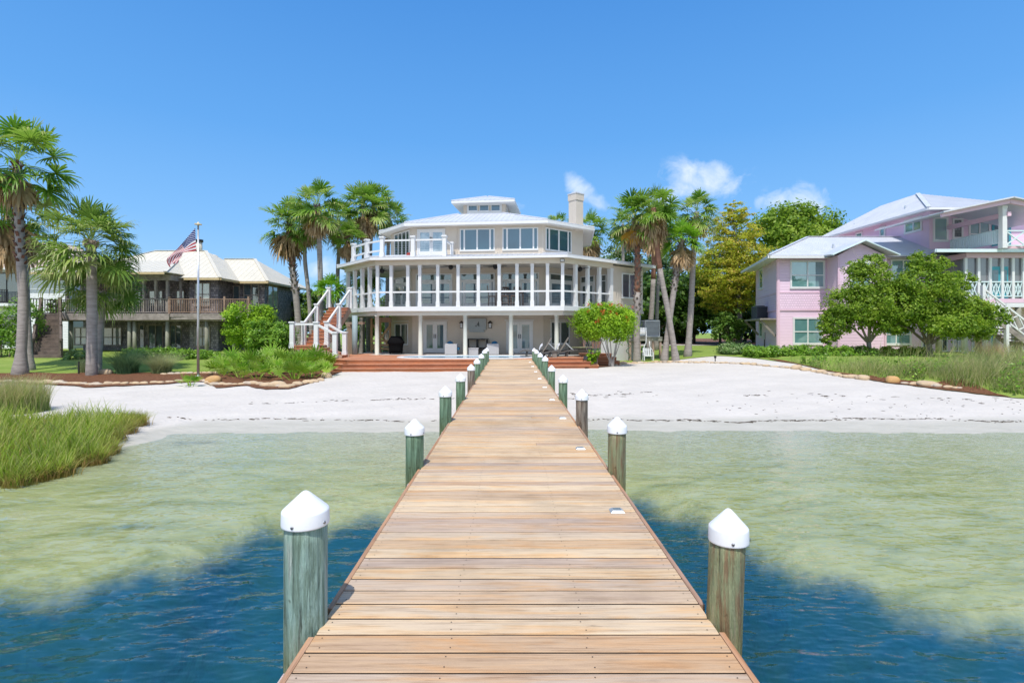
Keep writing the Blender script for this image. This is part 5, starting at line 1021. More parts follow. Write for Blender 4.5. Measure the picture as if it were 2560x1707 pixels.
rng = np.random.default_rng(120); q = Q(); n = 34000; xx = 13.9 + rng.uniform(0, 1, n) ** .9 * 16; f = np.interp(xx, RF[:, 0], RF[:, 1]); yy = f + .55 + .35 * np.sin(xx * 2.1) + np.abs(rng.normal(0, 1, n)) * (2.0 + .25 * (xx - 14)); keep = (yy < 26.5) & (xx < X(2700, 1) * yy) & ((yy > f + 1.5) | (xx > 15.6)); xx, yy = xx[keep], yy[keep]
ht = .42 + .55 * sm(14.5, 19, xx) * sm(-.5, 2.2, yy - np.interp(xx, RF[:, 0], RF[:, 1])); ht = ht * (.8 + .5 * (wob(xx, yy, 1.3) > .15)); P = np.stack([xx, yy, zt(xx, yy)], 1)
blades(q, rng, P, ht, .0085, .5, 4, (.0, .75)); o = q.build('dune_grass', M_dune); tag(o, 'tangled green and straw coloured dune grass at the right', None, kind='stuff')
q = Q(); sel = rng.random(len(P)) < .20; lob = P[sel & (wob(xx, yy, 1.1) > .05)]; PP = np.repeat(lob, 3, 0) + rng.normal(0, .09, (len(lob) * 3, 3)); PP[:, 2] = np.abs(PP[:, 2] - np.repeat(lob[:, 2], 3)) * 2.6 + np.repeat(lob[:, 2], 3) + .08
q.leaves(PP, nrm(rng.normal(0, .6, PP.shape) + np.array([0, -.2, .9])), .05, rng, .7); o = q.build('ground_cover', M_shr); tag(o, 'green leafy vines running through the dune grass', None, kind='stuff')
clump('grass_clump', 'dry brown twiggy bush in the dune grass below the pink stair', 2480, 905, .9, 900, .9, M_dead, 121, .5, cat='dry bush')
# ---- border stones
M_rock = mat('tan sandstone', (.58, .43, .26), (.46, .35, .24), scale=3, rough=.85, bmp=.5, bd=.02, per=.0)
def rockmesh(seed, m):
    rng = np.random.default_rng(seed); nu, nv = 12, 8; V = []
    for j in range(nv + 1):
        for i in range(nu):
            a, p = 2 * PI * i / nu, PI * j / nv; v = np.array([math.sin(p) * math.cos(a), math.sin(p) * math.sin(a), math.cos(p)]); s = np.sign(v) * np.abs(v) ** .8
            V.append(s * (1 + .12 * math.sin(3 * a + seed) * math.sin(p) + rng.normal(0, .035)))
    F_ = [(j * nu + i, j * nu + (i + 1) % nu, (j + 1) * nu + (i + 1) % nu, (j + 1) * nu + i) for j in range(nv) for i in range(nu)]
    o = np_build('stone', m, np.array(V), F_, rng.uniform(0, 1, len(F_)), smooth=True); me = o.data; bpy.data.objects.remove(o); return me
M_rockg = mat('pale tan stone', (.56, .47, .36), (.43, .35, .27), scale=3, rough=.85, bmp=.5, bd=.02); M_rocko = mat('orange sandstone', (.58, .34, .13), (.47, .29, .13), scale=3, rough=.85, bmp=.5, bd=.02)
RK = [rockmesh(s, M_rock if s % 3 else M_rockg) for s in range(6)]; RKO = rockmesh(7, M_rocko)
def stone(x, y, sx, sz, label, grp, me=None, i=0, sy=None):
    r = random.Random(int(x * 917 + y * 131)); o = bpy.data.objects.new('border_stone', me or RK[i % 6]); COL.objects.link(o); o.location = (x, y, zt1(x, y) + sz * .35); o.scale = (sx, sy or sx * r.uniform(.55, .8), sz); o.rotation_euler = (r.uniform(-.1, .1), r.uniform(-.12, .12), r.uniform(-.35, .35)); tag(o, label, 'stone', grp)
def row(uv, st, lb, grp, s0, s1, seed):
    r = random.Random(seed); pts = [G(u, v) for u, v in uv]; i = 0
    for a, c in zip(pts, pts[1:]):
        L = (c - a).length; d = 0.0
        while d < L:
            s = r.uniform(s0, s1); p = a + (c - a) * (min(d + s, L) / L); stone(p.x, p.y + r.uniform(-.06, .06), s, s * r.uniform(.32, .52), lb, grp, None, r.randrange(6)); d += s * 1.75
row([(-60, 953), (0, 955), (120, 958), (234, 963), (330, 960), (420, 957), (512, 953)], .3, 'flat tan stone in the row between the left mulch bed and the sand', 'stones edging the left bed', .10, .21, 1)
row([(512, 953), (541, 963), (621, 961), (713, 969), (760, 960), (804, 951)], .3, 'tan stone in the front edging of the palmetto bed', 'stones edging the palmetto bed', .11, .23, 2)
row([(400, 937), (450, 935), (560, 934)], .3, 'small tan stone in the back edging between mulch and lawn behind the flagpole', 'stones behind the flagpole', .12, .2, 3)
row([(1535, 914), (1560, 909), (1640, 906), (1740, 906.5), (1810, 908), (1860, 910)], .3, 'small pale stone edging the right lawn below the palm clump', 'stones edging the right lawn', .10, .21, 4)
row([(1860, 910), (1905, 914), (1960, 919), (1990, 922)], .3, 'small pale stone edging the right lawn below the long hedge', 'stones below the hedge', .11, .2, 5)
row([(2000, 924), (2045, 930), (2080, 937), (2120, 943), (2150, 947)], .3, 'rounded pale stone at the bend of the right border, before the dune grass', 'stones at the bend of the right border', .15, .27, 6)
row([(2250, 959), (2300, 963), (2330, 965), (2400, 971)], .3, 'low tan stone half buried below the dune grass', 'half buried stones below the dune grass', .1, .2, 7)
for u, v, sx, sz, lb, me in ((2232, 957, .24, .2, 'large orange boulder standing above its neighbours in the right border', RKO), (2320, 964, .36, .13, 'longest flat pale stone at the right end of the border', None), (2160, 948, .26, .13, 'pale flat stone at the left end of the dune grass border', None), (1992, 922, .30, .14, 'wide tan stone where the right border begins to bend', None), (815, 944, .22, .17, 'lone rounded boulder at the right tip of the palmetto bed', None), (532, 956, .30, .2, 'big tan boulder at the left corner of the palmetto bed', RKO), (262, 936, .34, .18, 'brown boulder at the foot of the cabbage palm trunks', None), (692, 966, .34, .15, 'widest flat stone in the front of the palmetto bed', None)):
    g = G(u, v); stone(g.x, g.y, sx, sz, lb, None, me, 1)
# ================================================================== neighbouring houses
M_shin = siding('grey cedar shingles', (.25, .22, .215), .16, .02, True, (.16, .14, .14))
M_wood = mat('weathered grey wood', (.36, .31, .28), (.20, .17, .15), scale=2.5, stretch=(1, 1, 1.5), rough=.85, bmp=.4, bd=.01)
M_wood2 = mat('brown weathered wood', (.34, .23, .17), (.22, .14, .10), scale=3, stretch=(1, 1, 2), rough=.85)
M_stairw = mat('dark weathered stair', (.17, .13, .105), (.09, .07, .058), scale=2.5, rough=.9)
M_mossp = mat('mossy grey post', (.34, .34, .27), (.20, .19, .15), scale=3, stretch=(1, 1, .4), rough=.9)
M_tanroof = mat('cream metal roof', (.66, .615, .51), (.61, .57, .47), scale=1, rough=.45)
M_tanedge = mat('ochre gutter', (.56, .44, .24), (.50, .39, .21), rough=.5)
M_bl = glassmat('window with pale blind', (.42, .43, .38), .18, a2=(.20, .22, .22), scale=1.3)
M_blk = glassmat('dark porch glass', (.02, .028, .032), .16, a2=(.05, .09, .11), scale=.8)  # near-black glass for porch windows and doors
def gable_roof_quad(m, *pts, **k): roof_face(m, pts, **k)
def railing(m, p, q, z, h, n, sz=.035, top=.08, bal=True):
    p, q = Vector((*p[:2], z)), Vector((*q[:2], z)); up = Vector((0, 0, h)); m.beam(p + up, q + up, top, .05); m.beam(p + up * .1, q + up * .1, .05, .05)
    if bal:
        for i in range(n + 1): c = p + (q - p) * (i / n); m.beam(c + up * .1, c + up, sz, sz)
def xrail(m, p, q, z, h, n, sz=.05):
    p, q = Vector((*p[:2], z)), Vector((*q[:2], z)); up = Vector((0, 0, h)); m.beam(p + up, q + up, .08, .07); m.beam(p + up * .12, q + up * .12, .06, .06)
    for i in range(n):
        a, c = p + (q - p) * (i / n), p + (q - p) * ((i + 1) / n); m.beam(a + up * .12, c + up, sz, sz); m.beam(c + up * .12 + Vector((0, .012, 0)), a + up + Vector((0, .012, 0)), sz, sz); m.beam(a + up * .1, a + up, sz, sz)
# ---- grey shingled house
gh = thing('shingled_house', 'weathered grey shingled house on posts with cream metal roof, behind the flagpole', 'house', (-23, 39, .9))
poly = [(-30.2, 37.2), (-21.7, 37.2), (-21.7, 35.6), (-19.75, 35.6), (-20.1, 38.0), (-17.74, 38.0), (-17.74, 44.3), (-30.2, 44.3)]
b = MB(); b.prism(poly, .5, 5.95); b.build('wall', M_shin, gh)
def gwin(F, u0, u1, v0, v1, cols=(0, .5, 1), rows=(0, .5, 1), glass=None, name='window', root=None, fm=None, fw=.06, mw=.06):
    s0, s1, z0, z1 = F.rect(u0, u1, v0, v1); return window(F, s0, s1, z0, z1, root or gh, cols, rows, fw, mw, glass or M_bl, name, fm or M_wood)
fA = Facet((-21.7, 35.6), (-19.75, 35.6)); fB = Facet((-20.1, 38.0), (-17.74, 38.0)); fS = Facet((-17.74, 38), (-17.74, 44.3)); fP = Facet((-30.2, 37.2), (-21.7, 37.2)); fAs = Facet((-19.75, 35.6), (-20.1, 38.0))
gwin(fA, 487, 526, 707, 765); gwin(fB, 609, 648, 710, 766, glass=M_blk); gwin(fB, 583, 600, 714, 768, (0, 1), (0, 1), M_blk, 'door'); gwin(fS, 669, 694, 712, 770)
gwin(fA, 487, 526, 816, 866, glass=M_blk); gwin(fB, 576, 600, 815, 864, glass=M_blk)
for u0, u1 in ((335, 354), (372, 408), (440, 462)): gwin(fP, u0, u1, 726, 766, glass=M_bl)
gwin(fP, 186, 218, 818, 862, (0, .5, 1), (0, .45, 1), M_bl); gwin(fP, 258, 305, 818, 864, (0, .5, 1), (0, .45, 1), M_bl); gwin(fP, 348, 362, 812, 872, (0, 1), (0, 1), M_blk, 'door'); gwin(fP, 371, 408, 812, 874, (0, .5, 1), (0, 1), M_blk, 'door'); gwin(fP, 425, 455, 812, 874, (0, .5, 1), (0, 1), M_blk, 'door')
DF = [(-30.4, 34.0), (-16.9, 34.0)]
b = MB(); b.prism([(-30.4, 34.0), (-22.0, 34.0), (-16.9, 34.2), (-17.74, 37.9), (-20, 37.9), (-20, 35.7), (-21.7, 35.7), (-21.7, 37.1), (-30.4, 37.1)], 3.22, 3.42); b.build('balcony_floor', M_wood, gh)
b = MB(); b.box((-30.4, 33.93, 3.02), (-22.0, 33.99, 3.44)); b.box((-21.99, 34.05, 3.05), (-16.9, 34.15, 3.44)); b.box((-30.3, 34.3, 2.95), (-17.5, 34.55, 3.215)); b.build('balcony_beam', M_wood, gh)
for u in (177, 250, 323, 336, 418, 516, 585): x = X(u, 34.4); b = MB(); b.cyl((x, 34.42, .4), (x, 34.42, 2.95), .12, .11, 12); b.build('support_post', M_mossp, gh, True)
for x0, x1, n, mt in ((X(165, 34), X(422, 34), 48, M_wood), (X(424, 34.1), X(625, 34.1), 46, M_wood2)): b = MB(); railing(b, (x0, 34.05), (x1, 34.1), 3.44, .93, n); b.build('balcony_rail', mt, gh)
for u in (424, 500, 562, 622): x = X(u, 34.1); b = MB(); b.box((x - .06, 34.03, 3.44), (x + .06, 34.16, 4.55)); b.build('rail_post', M_wood2, gh)
for u in (168, 205, 242, 280, 331, 360, 390, 419): x = X(u, 34.2); b = MB(); b.box((x - .07, 34.12, 3.44), (x + .07, 34.28, 5.75)); b.build('porch_post', M_wood, gh)
for Yp in (35.2, 36.3): b = MB(); b.box((-22.1, Yp - .07, 3.44), (-21.98, Yp + .07, 5.75)); b.build('porch_post', M_wood, gh)
b = MB(); b.box((-30.4, 34.08, 5.6), (-22.0, 34.3, 6.0)); b.box((-22.2, 34.301, 5.6), (-22.0, 37.2, 6.0)); b.build('porch_header', M_wood, gh)
b = MB(); k = dict(sp=.42, th=.06, rib=.010)
roof_face(b, [(-31.2, 34.9, 5.85), (-19.25, 34.9, 5.85), (-22.8, 39.4, 8.26), (-26.6, 39.4, 8.26)], **k); roof_face(b, [(-19.25, 34.9, 5.85), (-19.25, 44.5, 5.85), (-22.8, 39.4, 8.26)], **k); roof_face(b, [(-31.2, 44.5, 5.85), (-31.2, 34.9, 5.85), (-26.6, 39.4, 8.26)], **k)
roof_face(b, [(-30.9, 33.3, 6.06), (-21.85, 33.3, 6.06), (-23.8, 37.6, 7.34), (-30.0, 37.6, 7.34)], **k); roof_face(b, [(-21.85, 33.3, 6.06), (-21.85, 36.9, 6.10), (-23.8, 37.6, 7.34)], **k)
roof_face(b, [(-21, 37.35, 5.83), (-17.22, 37.35, 5.83), (-19.9, 41.0, 7.86), (-22.3, 41.0, 7.86)], **k); roof_face(b, [(-17.22, 37.35, 5.83), (-17.22, 45.2, 5.83), (-19.9, 41.0, 7.86)], **k); roof_face(b, [(-19.25, 44.5, 5.85), (-31.2, 44.5, 5.85), (-26.6, 39.4, 8.26), (-22.8, 39.4, 8.26)], **k); roof_face(b, [(-17.22, 45.2, 5.83), (-21, 45.2, 5.83), (-22.3, 41, 7.86), (-19.9, 41, 7.86)], **k)
for p, q in (((-19.25, 34.9, 5.87), (-22.8, 39.4, 8.3)), ((-22.8, 39.4, 8.3), (-26.6, 39.4, 8.3)), ((-17.22, 37.35, 5.86), (-19.9, 41, 7.9)), ((-19.9, 41, 7.9), (-22.3, 41, 7.9)), ((-21.85, 33.3, 6.09), (-23.8, 37.6, 7.37)), ((-31.2, 34.9, 5.88), (-26.6, 39.4, 8.3))): b.beam(p, q, .22, .03)
rf = b.build('roof', M_tanroof, gh)
b = MB(); b.box((-30.9, 33.22, 5.9), (-21.85, 33.29, 6.03)); b.box((-21.6, 34.80, 5.68), (-19.25, 34.89, 5.82)); b.box((-19.6, 37.26, 5.66), (-17.15, 37.34, 5.81)); b.box((-17.21, 37.341, 5.66), (-17.13, 45.2, 5.81)); b.box((-19.24, 34.9, 5.68), (-19.16, 37.25, 5.82)); b.build('gutter', M_tanedge, gh)
b = MB(); x = X(498, 39.8); b.cyl((x, 39.8, 8.0), (x, 39.8, 9.0), .22, .22, 14); c_ = b.build('flue', M_tanroof, rf, True); b = MB(); b.cyl((x, 39.8, 9.0), (x, 39.8, 9.18), .28, .28, 14); b.build('flue_cap', M_dark, rf, True)
b = MB(); x = X(531, 41); b.lathe((x, 41, 7.7), [(.42, 0), (.42, .35), (.36, .44), (.2, .52), (.02, .55)], 16); b.build('roof_vent', M_tanroof, rf, True)
# weathered stair
ws = thing('weathered_staircase', 'dark weathered timber staircase climbing to the shingled house porch', 'staircase', (-27, 31, .6)); N_ = 14
Lb, Rb, Lt, Rt_ = Vector((X(80, 29.6), 29.6)), Vector((X(152, 29.6), 29.6)), Vector((X(103, 33.9), 33.9)), Vector((X(150, 33.9), 33.9)); zb_ = zt1(-26.3, 29.6)
for k in range(N_):
    f, f2 = k / N_, (k + 1) / N_; z = zb_ + (3.42 - zb_) * f2; a, c, c2, a2 = Lb + (Lt - Lb) * f, Rb + (Rt_ - Rb) * f, Rb + (Rt_ - Rb) * f2, Lb + (Lt - Lb) * f2
    b = MB(); b.hexa([(*a, z - .05), (*c, z - .05), (*c2, z - .05), (*a2, z - .05), (*a, z), (*c, z), (*c2, z), (*a2, z)]); b.build('tread', M_stairw, ws); b = MB(); b.hexa([(*a, z - .2), (*c, z - .2), (*(c + Vector((0, .03))), z - .2), (*(a + Vector((0, .03))), z - .2), (*a, z - .051), (*c, z - .051), (*(c + Vector((0, .03))), z - .051), (*(a + Vector((0, .03))), z - .051)]); b.build('riser', M_stairw, ws)
for p, q in ((Lb, Lt), (Rb, Rt_)):
    b = MB(); b.beam((*p, zb_ - .05), (*q, 3.3), .07, .3); b.build('stringer', M_stairw, ws); b = MB(); b.beam((*p, zb_ + .95), (*q, 4.35), .1, .12); b.beam((*p, zb_ + .5), (*q, 3.9), .05, .09); b.build('hand_rail', M_stairw, ws)
    for f in (.02, .33, .66, 1.0): c = p + (q - p) * f; z = zb_ + (3.42 - zb_) * f; b = MB(); b.box((c.x - .07, c.y - .07, .3 if f > .1 else zb_ - .2), (c.x + .07, c.y + .07, z + 1.05)); b.build('newel_post', M_stairw, ws)
b = MB(); xa, xb = X(100, 34.5), X(165, 34.5); b.box((xa - .4, 33.9, 3.25), (xb, 36.2, 3.42)); b.build('landing', M_stairw, ws); b = MB(); railing(b, (xa - .3, 36.1), (xb, 36.1), 3.42, 1.0, 16); railing(b, (xa - .35, 34), (xa - .35, 36.1), 3.42, 1.0, 10); b.build('landing_rail', M_stairw, ws)
# ---- white house at the far left
M_lap = siding('white lap siding', (.74, .75, .77), .2, .02); M_roset = mat('faded rust metal roof', (.62, .47, .37), (.58, .50, .44), scale=.5, rough=.5)
wh = thing('white_house', 'white clapboard house with faded rust metal roof at the left edge', 'house', (-38, 43, 1.0))
b = MB(); b.prism([(-43, 40.6), (-37.4, 40.6), (-37.4, 40.0), (X(170, 40), 40), (X(170, 40), 48), (-43, 48)], .5, 7.1); b.build('wall', M_lap, wh)
b = MB(); k = dict(sp=.45, th=.1); xr = X(178, 39.4)
roof_face(b, [(-44, 39.2, 7.02), (xr, 39.2, 7.02), (-36.3, 43.6, 9.35), (-40.3, 43.6, 9.65)], **k); roof_face(b, [(xr, 39.2, 7.02), (xr, 48.5, 7.02), (-36.3, 43.6, 9.35)], **k); roof_face(b, [(-44, 48.5, 7.02), (-44, 39.2, 7.02), (-40.3, 43.6, 9.65)], **k); b.build('roof', M_roset, wh)
b = MB(); b.box((-44, 39.1, 6.85), (xr, 39.19, 7.0)); b.build('gutter', M_white, wh)
fW = Facet((-43, 40.6), (-37.4, 40.6)); window(fW, .3, 5.45, 4.45, 6.75, wh, (0, .25, .5, .75, 1), (0, 1), glass=M_blk, fm=M_dark)
b = MB(); b.box((-43.5, 39.2, 4.15), (-37.42, 40.55, 4.36)); b.build('balcony_floor', M_white, wh); b = MB(); railing(b, (-43.4, 39.25), (-37.5, 39.25), 4.36, 1.0, 50, .03); b.build('balcony_rail', M_dark, wh)
window(fW, .5, 5.2, 1.3, 3.4, wh, (0, .33, .67, 1), (0, 1), glass=M_blk, fm=M_dark)
# ---- pink house
M_pink = siding('pink lap siding', (.79, .585, .705), .19, .018, False, (.765, .56, .68)); M_pinks = siding('pink scalloped shingles', (.785, .58, .70), .15, .02, True, (.77, .565, .685)); M_pinkt = mat('pink trim', (.78, .54, .645), (.75, .52, .62), rough=.55)
# gentle shingle tint: same paint on every shingle
for n in M_pinks.node_tree.nodes:
    if n.type == 'TEX_BRICK': n.inputs['Color1'].default_value = (1.04, 1.04, 1.04, 1); n.inputs['Color2'].default_value = (.95, .95, .95, 1); n.inputs['Mortar'].default_value = (.72, .72, .74, 1)
M_teal = glassmat('teal blind window', (.20, .42, .42), .22, a2=(.09, .26, .27), scale=1.0, stripes=(9, (.10, .24, .24))); M_tealdoor = mat('teal door', (.06, .34, .40), (.05, .30, .36), rough=.4); M_screen = glassmat('porch screen', (.17, .16, .17), .10, a2=(.10, .10, .11), scale=.6); M_mint = mat('pale mint trim', (.68, .80, .80), (.64, .77, .78), rough=.45)
M_block = siding('glass block', (.22, .25, .25), .2, .03, True)
pk = thing('pink_house', 'pastel pink clapboard house with white metal roofs and screened porch', 'house', (22, 36, 1.0))
P0, PB = (17.03, 33.5), (19.18, 41.0)
b = MB(); b.prism([P0, (27.3, 33.5), (33.5, 33.5), (33.5, 45), (21, 45), PB], .6, 7.05); b.build('wall', M_pink, pk)
fF = Facet(P0, (33.5, 33.5)); fL = Facet(PB, P0)
for F, L_ in ((fF, 3.35), (fL, fL.L)): b = MB(); b.fbox(F, 0 if F is fF else 0, L_, 3.70, 4.72, -.01, .022); b.build('shingle_band', M_pinks, pk); b = MB(); b.fbox(F, -.02, L_, 3.60, 3.695, -.01, .05); b.fbox(F, -.02, L_, 4.725, 4.80, -.01, .04); b.build('wall_trim', M_pinkt, pk)
b = MB(); b.fbox(fF, -.03, .12, 1, 6.9, -.01, .06); b.fbox(fL, fL.L - .12, fL.L + .025, 1, 6.9, -.01, .055); b.build('corner_trim', M_pinkt, pk)
def pwin(F, u0, u1, v0, v1, cols=(0, .5, 1), rows=(0, .47, 1), glass=None, fw=.11, mw=.07, name='window'): s0, s1, z0, z1 = F.rect(u0, u1, v0, v1); return window(F, s0, s1, z0, z1, pk, cols, rows, fw, mw, glass or M_teal, name, M_white, .055)
pwin(fF, 1974.7, 2061.7, 651, 721); pwin(fF, 1981.7, 2056, 793, 861); pwin(fF, 2200.6, 2277.7, 806, 862); pwin(fF, 2225, 2290, 648, 715)
pwin(fL, 1899, 1908, 672, 723, (0, 1), (0, 1)); pwin(fL, 1899.5, 1907, 805, 843, (0, 1), (0, 1))
# gabled bay
xa, xb, xm = 20.15, 23.1, 21.5; YB_ = 32.35
b = MB(); pts = [(xa, 1.0), (xb, 1.0), (xb, 6.95), (xm, 7.72), (xa, 6.95)]; n = 5
b.add([(x, YB_, z) for x, z in pts] + [(x, 33.52, z) for x, z in pts], [tuple(range(5)), tuple(range(5, 10))[::-1]] + [(i, 5 + i, 5 + (i + 1) % 5, (i + 1) % 5) for i in range(5)]); b.build('gable_bay', M_pink, pk)
fG = Facet((xa, YB_), (xb, YB_)); pwin(fG, 2124, 2176, 654, 720); b = MB(); b.fbox(fG, -.02, .1, 1, 6.9, -.01, .05); b.fbox(fG, fG.L - .1, fG.L + .02, 1, 6.9, -.01, .05); b.build('corner_trim', M_pinkt, pk)
b = MB(); k = dict(sp=.16, th=.08, rib=.014, ribw=.05); EZP = 7.05
roof_face(b, [(16.15, 32.85, EZP), (28.5, 32.85, EZP), (27.1, 36.6, 8.82), (20.7, 36.6, 8.82)], **k); roof_face(b, [(18.5, 42, EZP), (16.15, 32.85, EZP), (20.7, 36.6, 8.82), (21.8, 39.5, 8.82)], **k)
roof_face(b, [(xm, 31.9, 7.86), (xm, 34.9, 7.9), (19.55, 32.9, 7.05), (19.55, 31.9, 6.98)], **k); roof_face(b, [(xm, 31.9, 7.86), (xm, 34.9, 7.9), (23.55, 32.9, 7.05), (23.55, 31.9, 6.98)], **k)
for p, q in (((16.15, 32.85, EZP + .03), (20.7, 36.6, 8.86)), ((20.7, 36.6, 8.86), (27.1, 36.6, 8.86))): b.beam(p, q, .2, .03)
rfp = b.build('roof', M_roof, pk)
b = MB()
for p, q in (((19.5, 31.88, 6.93), (xm, 31.88, 7.81)), ((xm, 31.88, 7.81), (23.6, 31.88, 6.93))): b.beam(p, q, .06, .2, (0, -1, 0))
b.build('barge_board', M_mint, pk)
b = MB(); b.box((16.2, 32.76, EZP - .2), (19.6, 32.84, EZP - .03)); b.add([(16.2, 32.84, EZP - .12), (28, 32.84, EZP - .12), (28, 33.5, EZP - .12), (17.03, 33.5, EZP - .12), (19.2, 41, EZP - .12), (18.5, 41.8, EZP - .12)], [tuple(range(6))[::-1]]); b.beam((16.12, 32.8, EZP - .11), (18.45, 42, EZP - .11), .08, .17); b.build('eave', M_white, pk)
for u, v in ((2083, 614), (2125, 625)): x, Y = X(u, 34.2), 34.2; b = MB(); b.cyl((x, Y, 7.6), (x, Y, 7.95), .09, .06, 10); b.build('roof_vent', M_alu, rfp)
# upper storey
b = MB(); b.prism([(27.1, 34.0), (33.8, 34.0), (33.8, 45), (27.1, 45)], 6.4, 10.12); b.build('upper_wall', M_pink, pk)
fU = Facet((27.1, 34.0), (33.8, 34.0)); fUs = Facet((27.1, 45), (27.1, 34.0))
pwin(fU, 2332, 2369.5, 543, 604, (0, 1), (0, 1)); pwin(fU, 2380.6, 2407, 546, 597, (0, 1), (0, 1), M_block); pwin(fU, 2421, 2475, 549, 610, (0, .5, 1), (0, .4, 1)); pwin(fUs, 2262, 2306, 545, 581, (0, .52, 1), (0, 1)); pwin(fUs, 2200, 2214, 566, 592, (0, 1), (0, 1)); pwin(fUs, 2140, 2157, 581, 600, (0, 1), (0, 1))
s0, s1, z0, z1 = fU.rect(2479, 2526, 559, 618); b = MB(); b.fbox(fU, s0, s1, z0, z1, -.01, .05); d = b.build('door', M_tealdoor, pk); b = MB(); [b.fbox(fU, s0 + (s1 - s0) * a, s0 + (s1 - s0) * c, z0 + .2, z1 - .15, .03, .056) for a, c in ((.12, .44), (.56, .88))]; b.build('pane', M_glass, d)
b = MB(); k = dict(sp=.16, th=.08, rib=.014, ribw=.05); ap = (29.6, 38.2, 12.25); ap2 = (29.6, 42, 12.25)
roof_face(b, [(26.55, 33.35, 10.16), (34.4, 33.35, 10.16), ap], **k); roof_face(b, [(26.55, 46, 10.16), (26.55, 33.35, 10.16), ap, ap2], **k); roof_face(b, [(34.4, 33.35, 10.16), (34.4, 46, 10.16), ap2, ap], **k)
b.beam((26.55, 33.35, 10.19), (ap[0], ap[1], 12.29), .25, .03); ru = b.build('upper_roof', M_roof, pk)
b = MB(); b.box((26.5, 33.26, 10.0), (34.4, 33.34, 10.13)); b.box((26.46, 33.341, 10.0), (26.54, 46, 10.13)); b.add([(26.5, 33.34, 10.06), (34.4, 33.34, 10.06), (34.4, 34, 10.06), (27.1, 34, 10.06), (27.1, 45, 10.06), (26.5, 45, 10.06)], [tuple(range(6))[::-1]]); b.build('eave', M_white, pk)
for u, Y, z in ((2180, 42, 10.75), (2263, 36.6, 10.9)): x = 27.5; b = MB(); b.cyl((x, Y, z - .3), (x, Y, z + .12), .08, .05, 8); b.build('roof_vent', M_alu, ru)
# upper balcony with its gabled roof
b = MB(); k = dict(sp=.16, th=.07, rib=.014, ribw=.05); gx = X(2528, 29.6); gl = X(2352, 29.6)
roof_face(b, [(gl, 29.4, 9.02), (gl, 35, 9.02), (gx, 35, 9.86), (gx, 29.4, 9.86)], **k); roof_face(b, [(gx, 29.4, 9.86), (gx, 35, 9.86), (gx * 2 - gl, 35, 9.02), (gx * 2 - gl, 29.4, 9.02)], **k); b.build('balcony_roof', M_roof, pk)
b = MB(); b.beam((gl + .1, 29.7, 8.88), (gx, 29.7, 9.66), .14, .26); b.beam((gx, 29.7, 9.66), (gx * 2 - gl, 29.7, 8.88), .14, .26); b.box((28.2, 29.8, 8.85), (28.4, 34, 9.1)); b.build('balcony_beam', M_pinkt, pk)
x = X(2507, 30); b = MB(); sqpost(b, (x, 30.0), FX, 7.05, 9.45, .26, base=.3, fl=1.1); b.build('balcony_post', M_white, pk)
b = MB(); b.prism([(24.5, 30.3), (36, 30.3), (36, 34), (27.1, 34)], [7.0, 7.0, 7.25, 7.25], [7.06, 7.06, 7.4, 7.4]); b.build('porch_roof', M_roof, pk)
b = MB(); b.box((24.5, 30.2, 6.86), (36, 30.29, 7.04)); b.beam((24.48, 30.25, 6.95), (27.1, 33.6, 7.3), .08, .16); b.build('porch_eave', M_mint, pk)
b = MB(); railing(b, (28.4, 33.9), (x, 30.1), 7.3, .85, 26, .06); b.build('balcony_rail', M_mint, pk); b = MB(); xrail(b, (x + .2, 30.05), (34, 30.05), 7.1, .95, 5, .06); b.build('balcony_rail', M_mint, pk); b = MB(); b.prism([(28.3, 30.2), (36, 30.2), (36, 34), (28.3, 34)], 7.065, 7.28); b.build('balcony_curb', M_pinkt, pk)
# screened porch
fQ = Facet((26.7, 30.8), (35, 30.8)); fQs = Facet((27.05, 33.5), (26.7, 30.8))
b = MB(); b.prism([(26.7, 30.8), (35, 30.8), (35, 33.6), (27.05, 33.6)], 4.0, 4.2); b.build('porch_floor', M_white, pk); b = MB(); b.fbox(fQ, -.04, 8.3, 3.98, 4.22, 0, .06); b.fbox(fQs, 0, fQs.L, 3.98, 4.22, 0, .06); b.build('porch_band', M_pinkt, pk); b = MB(); b.fbox(fQ, -.05, 8.3, 3.72, 3.975, 0, .05); b.fbox(fQs, 0, fQs.L, 3.72, 3.975, 0, .05); b.build('porch_fascia', M_white, pk)
b = MB(); b.fbox(fQ, -.02, 8.3, 6.60, 6.9, -.1, .05); b.fbox(fQs, 0, fQs.L, 6.60, 6.9, -.1, .05); b.build('porch_header', M_pinkt, pk)
for u in (2414, 2446, 2475, 2505, 2532, 2558, 2590): s = fQ.su(u); b = MB(); b.fbox(fQ, s - .075, s + .075, 4.2, 6.6, -.06, .05); b.build('porch_post', M_white, pk)
s = .05; b = MB(); b.fbox(fQs, 0, .12, 4.2, 6.6, -.05, .05); b.build('porch_post', M_white, pk)
b = MB(); b.fbox(fQ, .05, 8.2, 4.2, 6.6, -.075, -.07); b.fbox(fQs, .05, fQs.L - .02, 4.2, 6.6, -.075, -.07); b.build('insect_screen', M_screen, pk)
b = MB(); s0, s1 = fQ.su(2478), fQ.su(2522); b.fbox(fQ, s0, s1, 4.22, 6.1, -.06, -.035); d = b.build('door', M_tealdoor, pk); b = MB(); [b.fbox(fQ, s0 + a, s0 + c, 4.7, 5.9, -.04, -.03) for a, c in ((.1, .45), (.6, .95))]; b.build('pane', M_glass, d)
us = [2414, 2446, 2475, 2505, 2532, 2558, 2590]; b = MB()
for a, c in zip(us, us[1:]): xrail(b, fQ.pt(fQ.su(a) + .08, 0, .0), fQ.pt(fQ.su(c) - .08, 0, .0), 4.25, .95, 2, .04)
b.build('porch_rail', M_mint, pk)
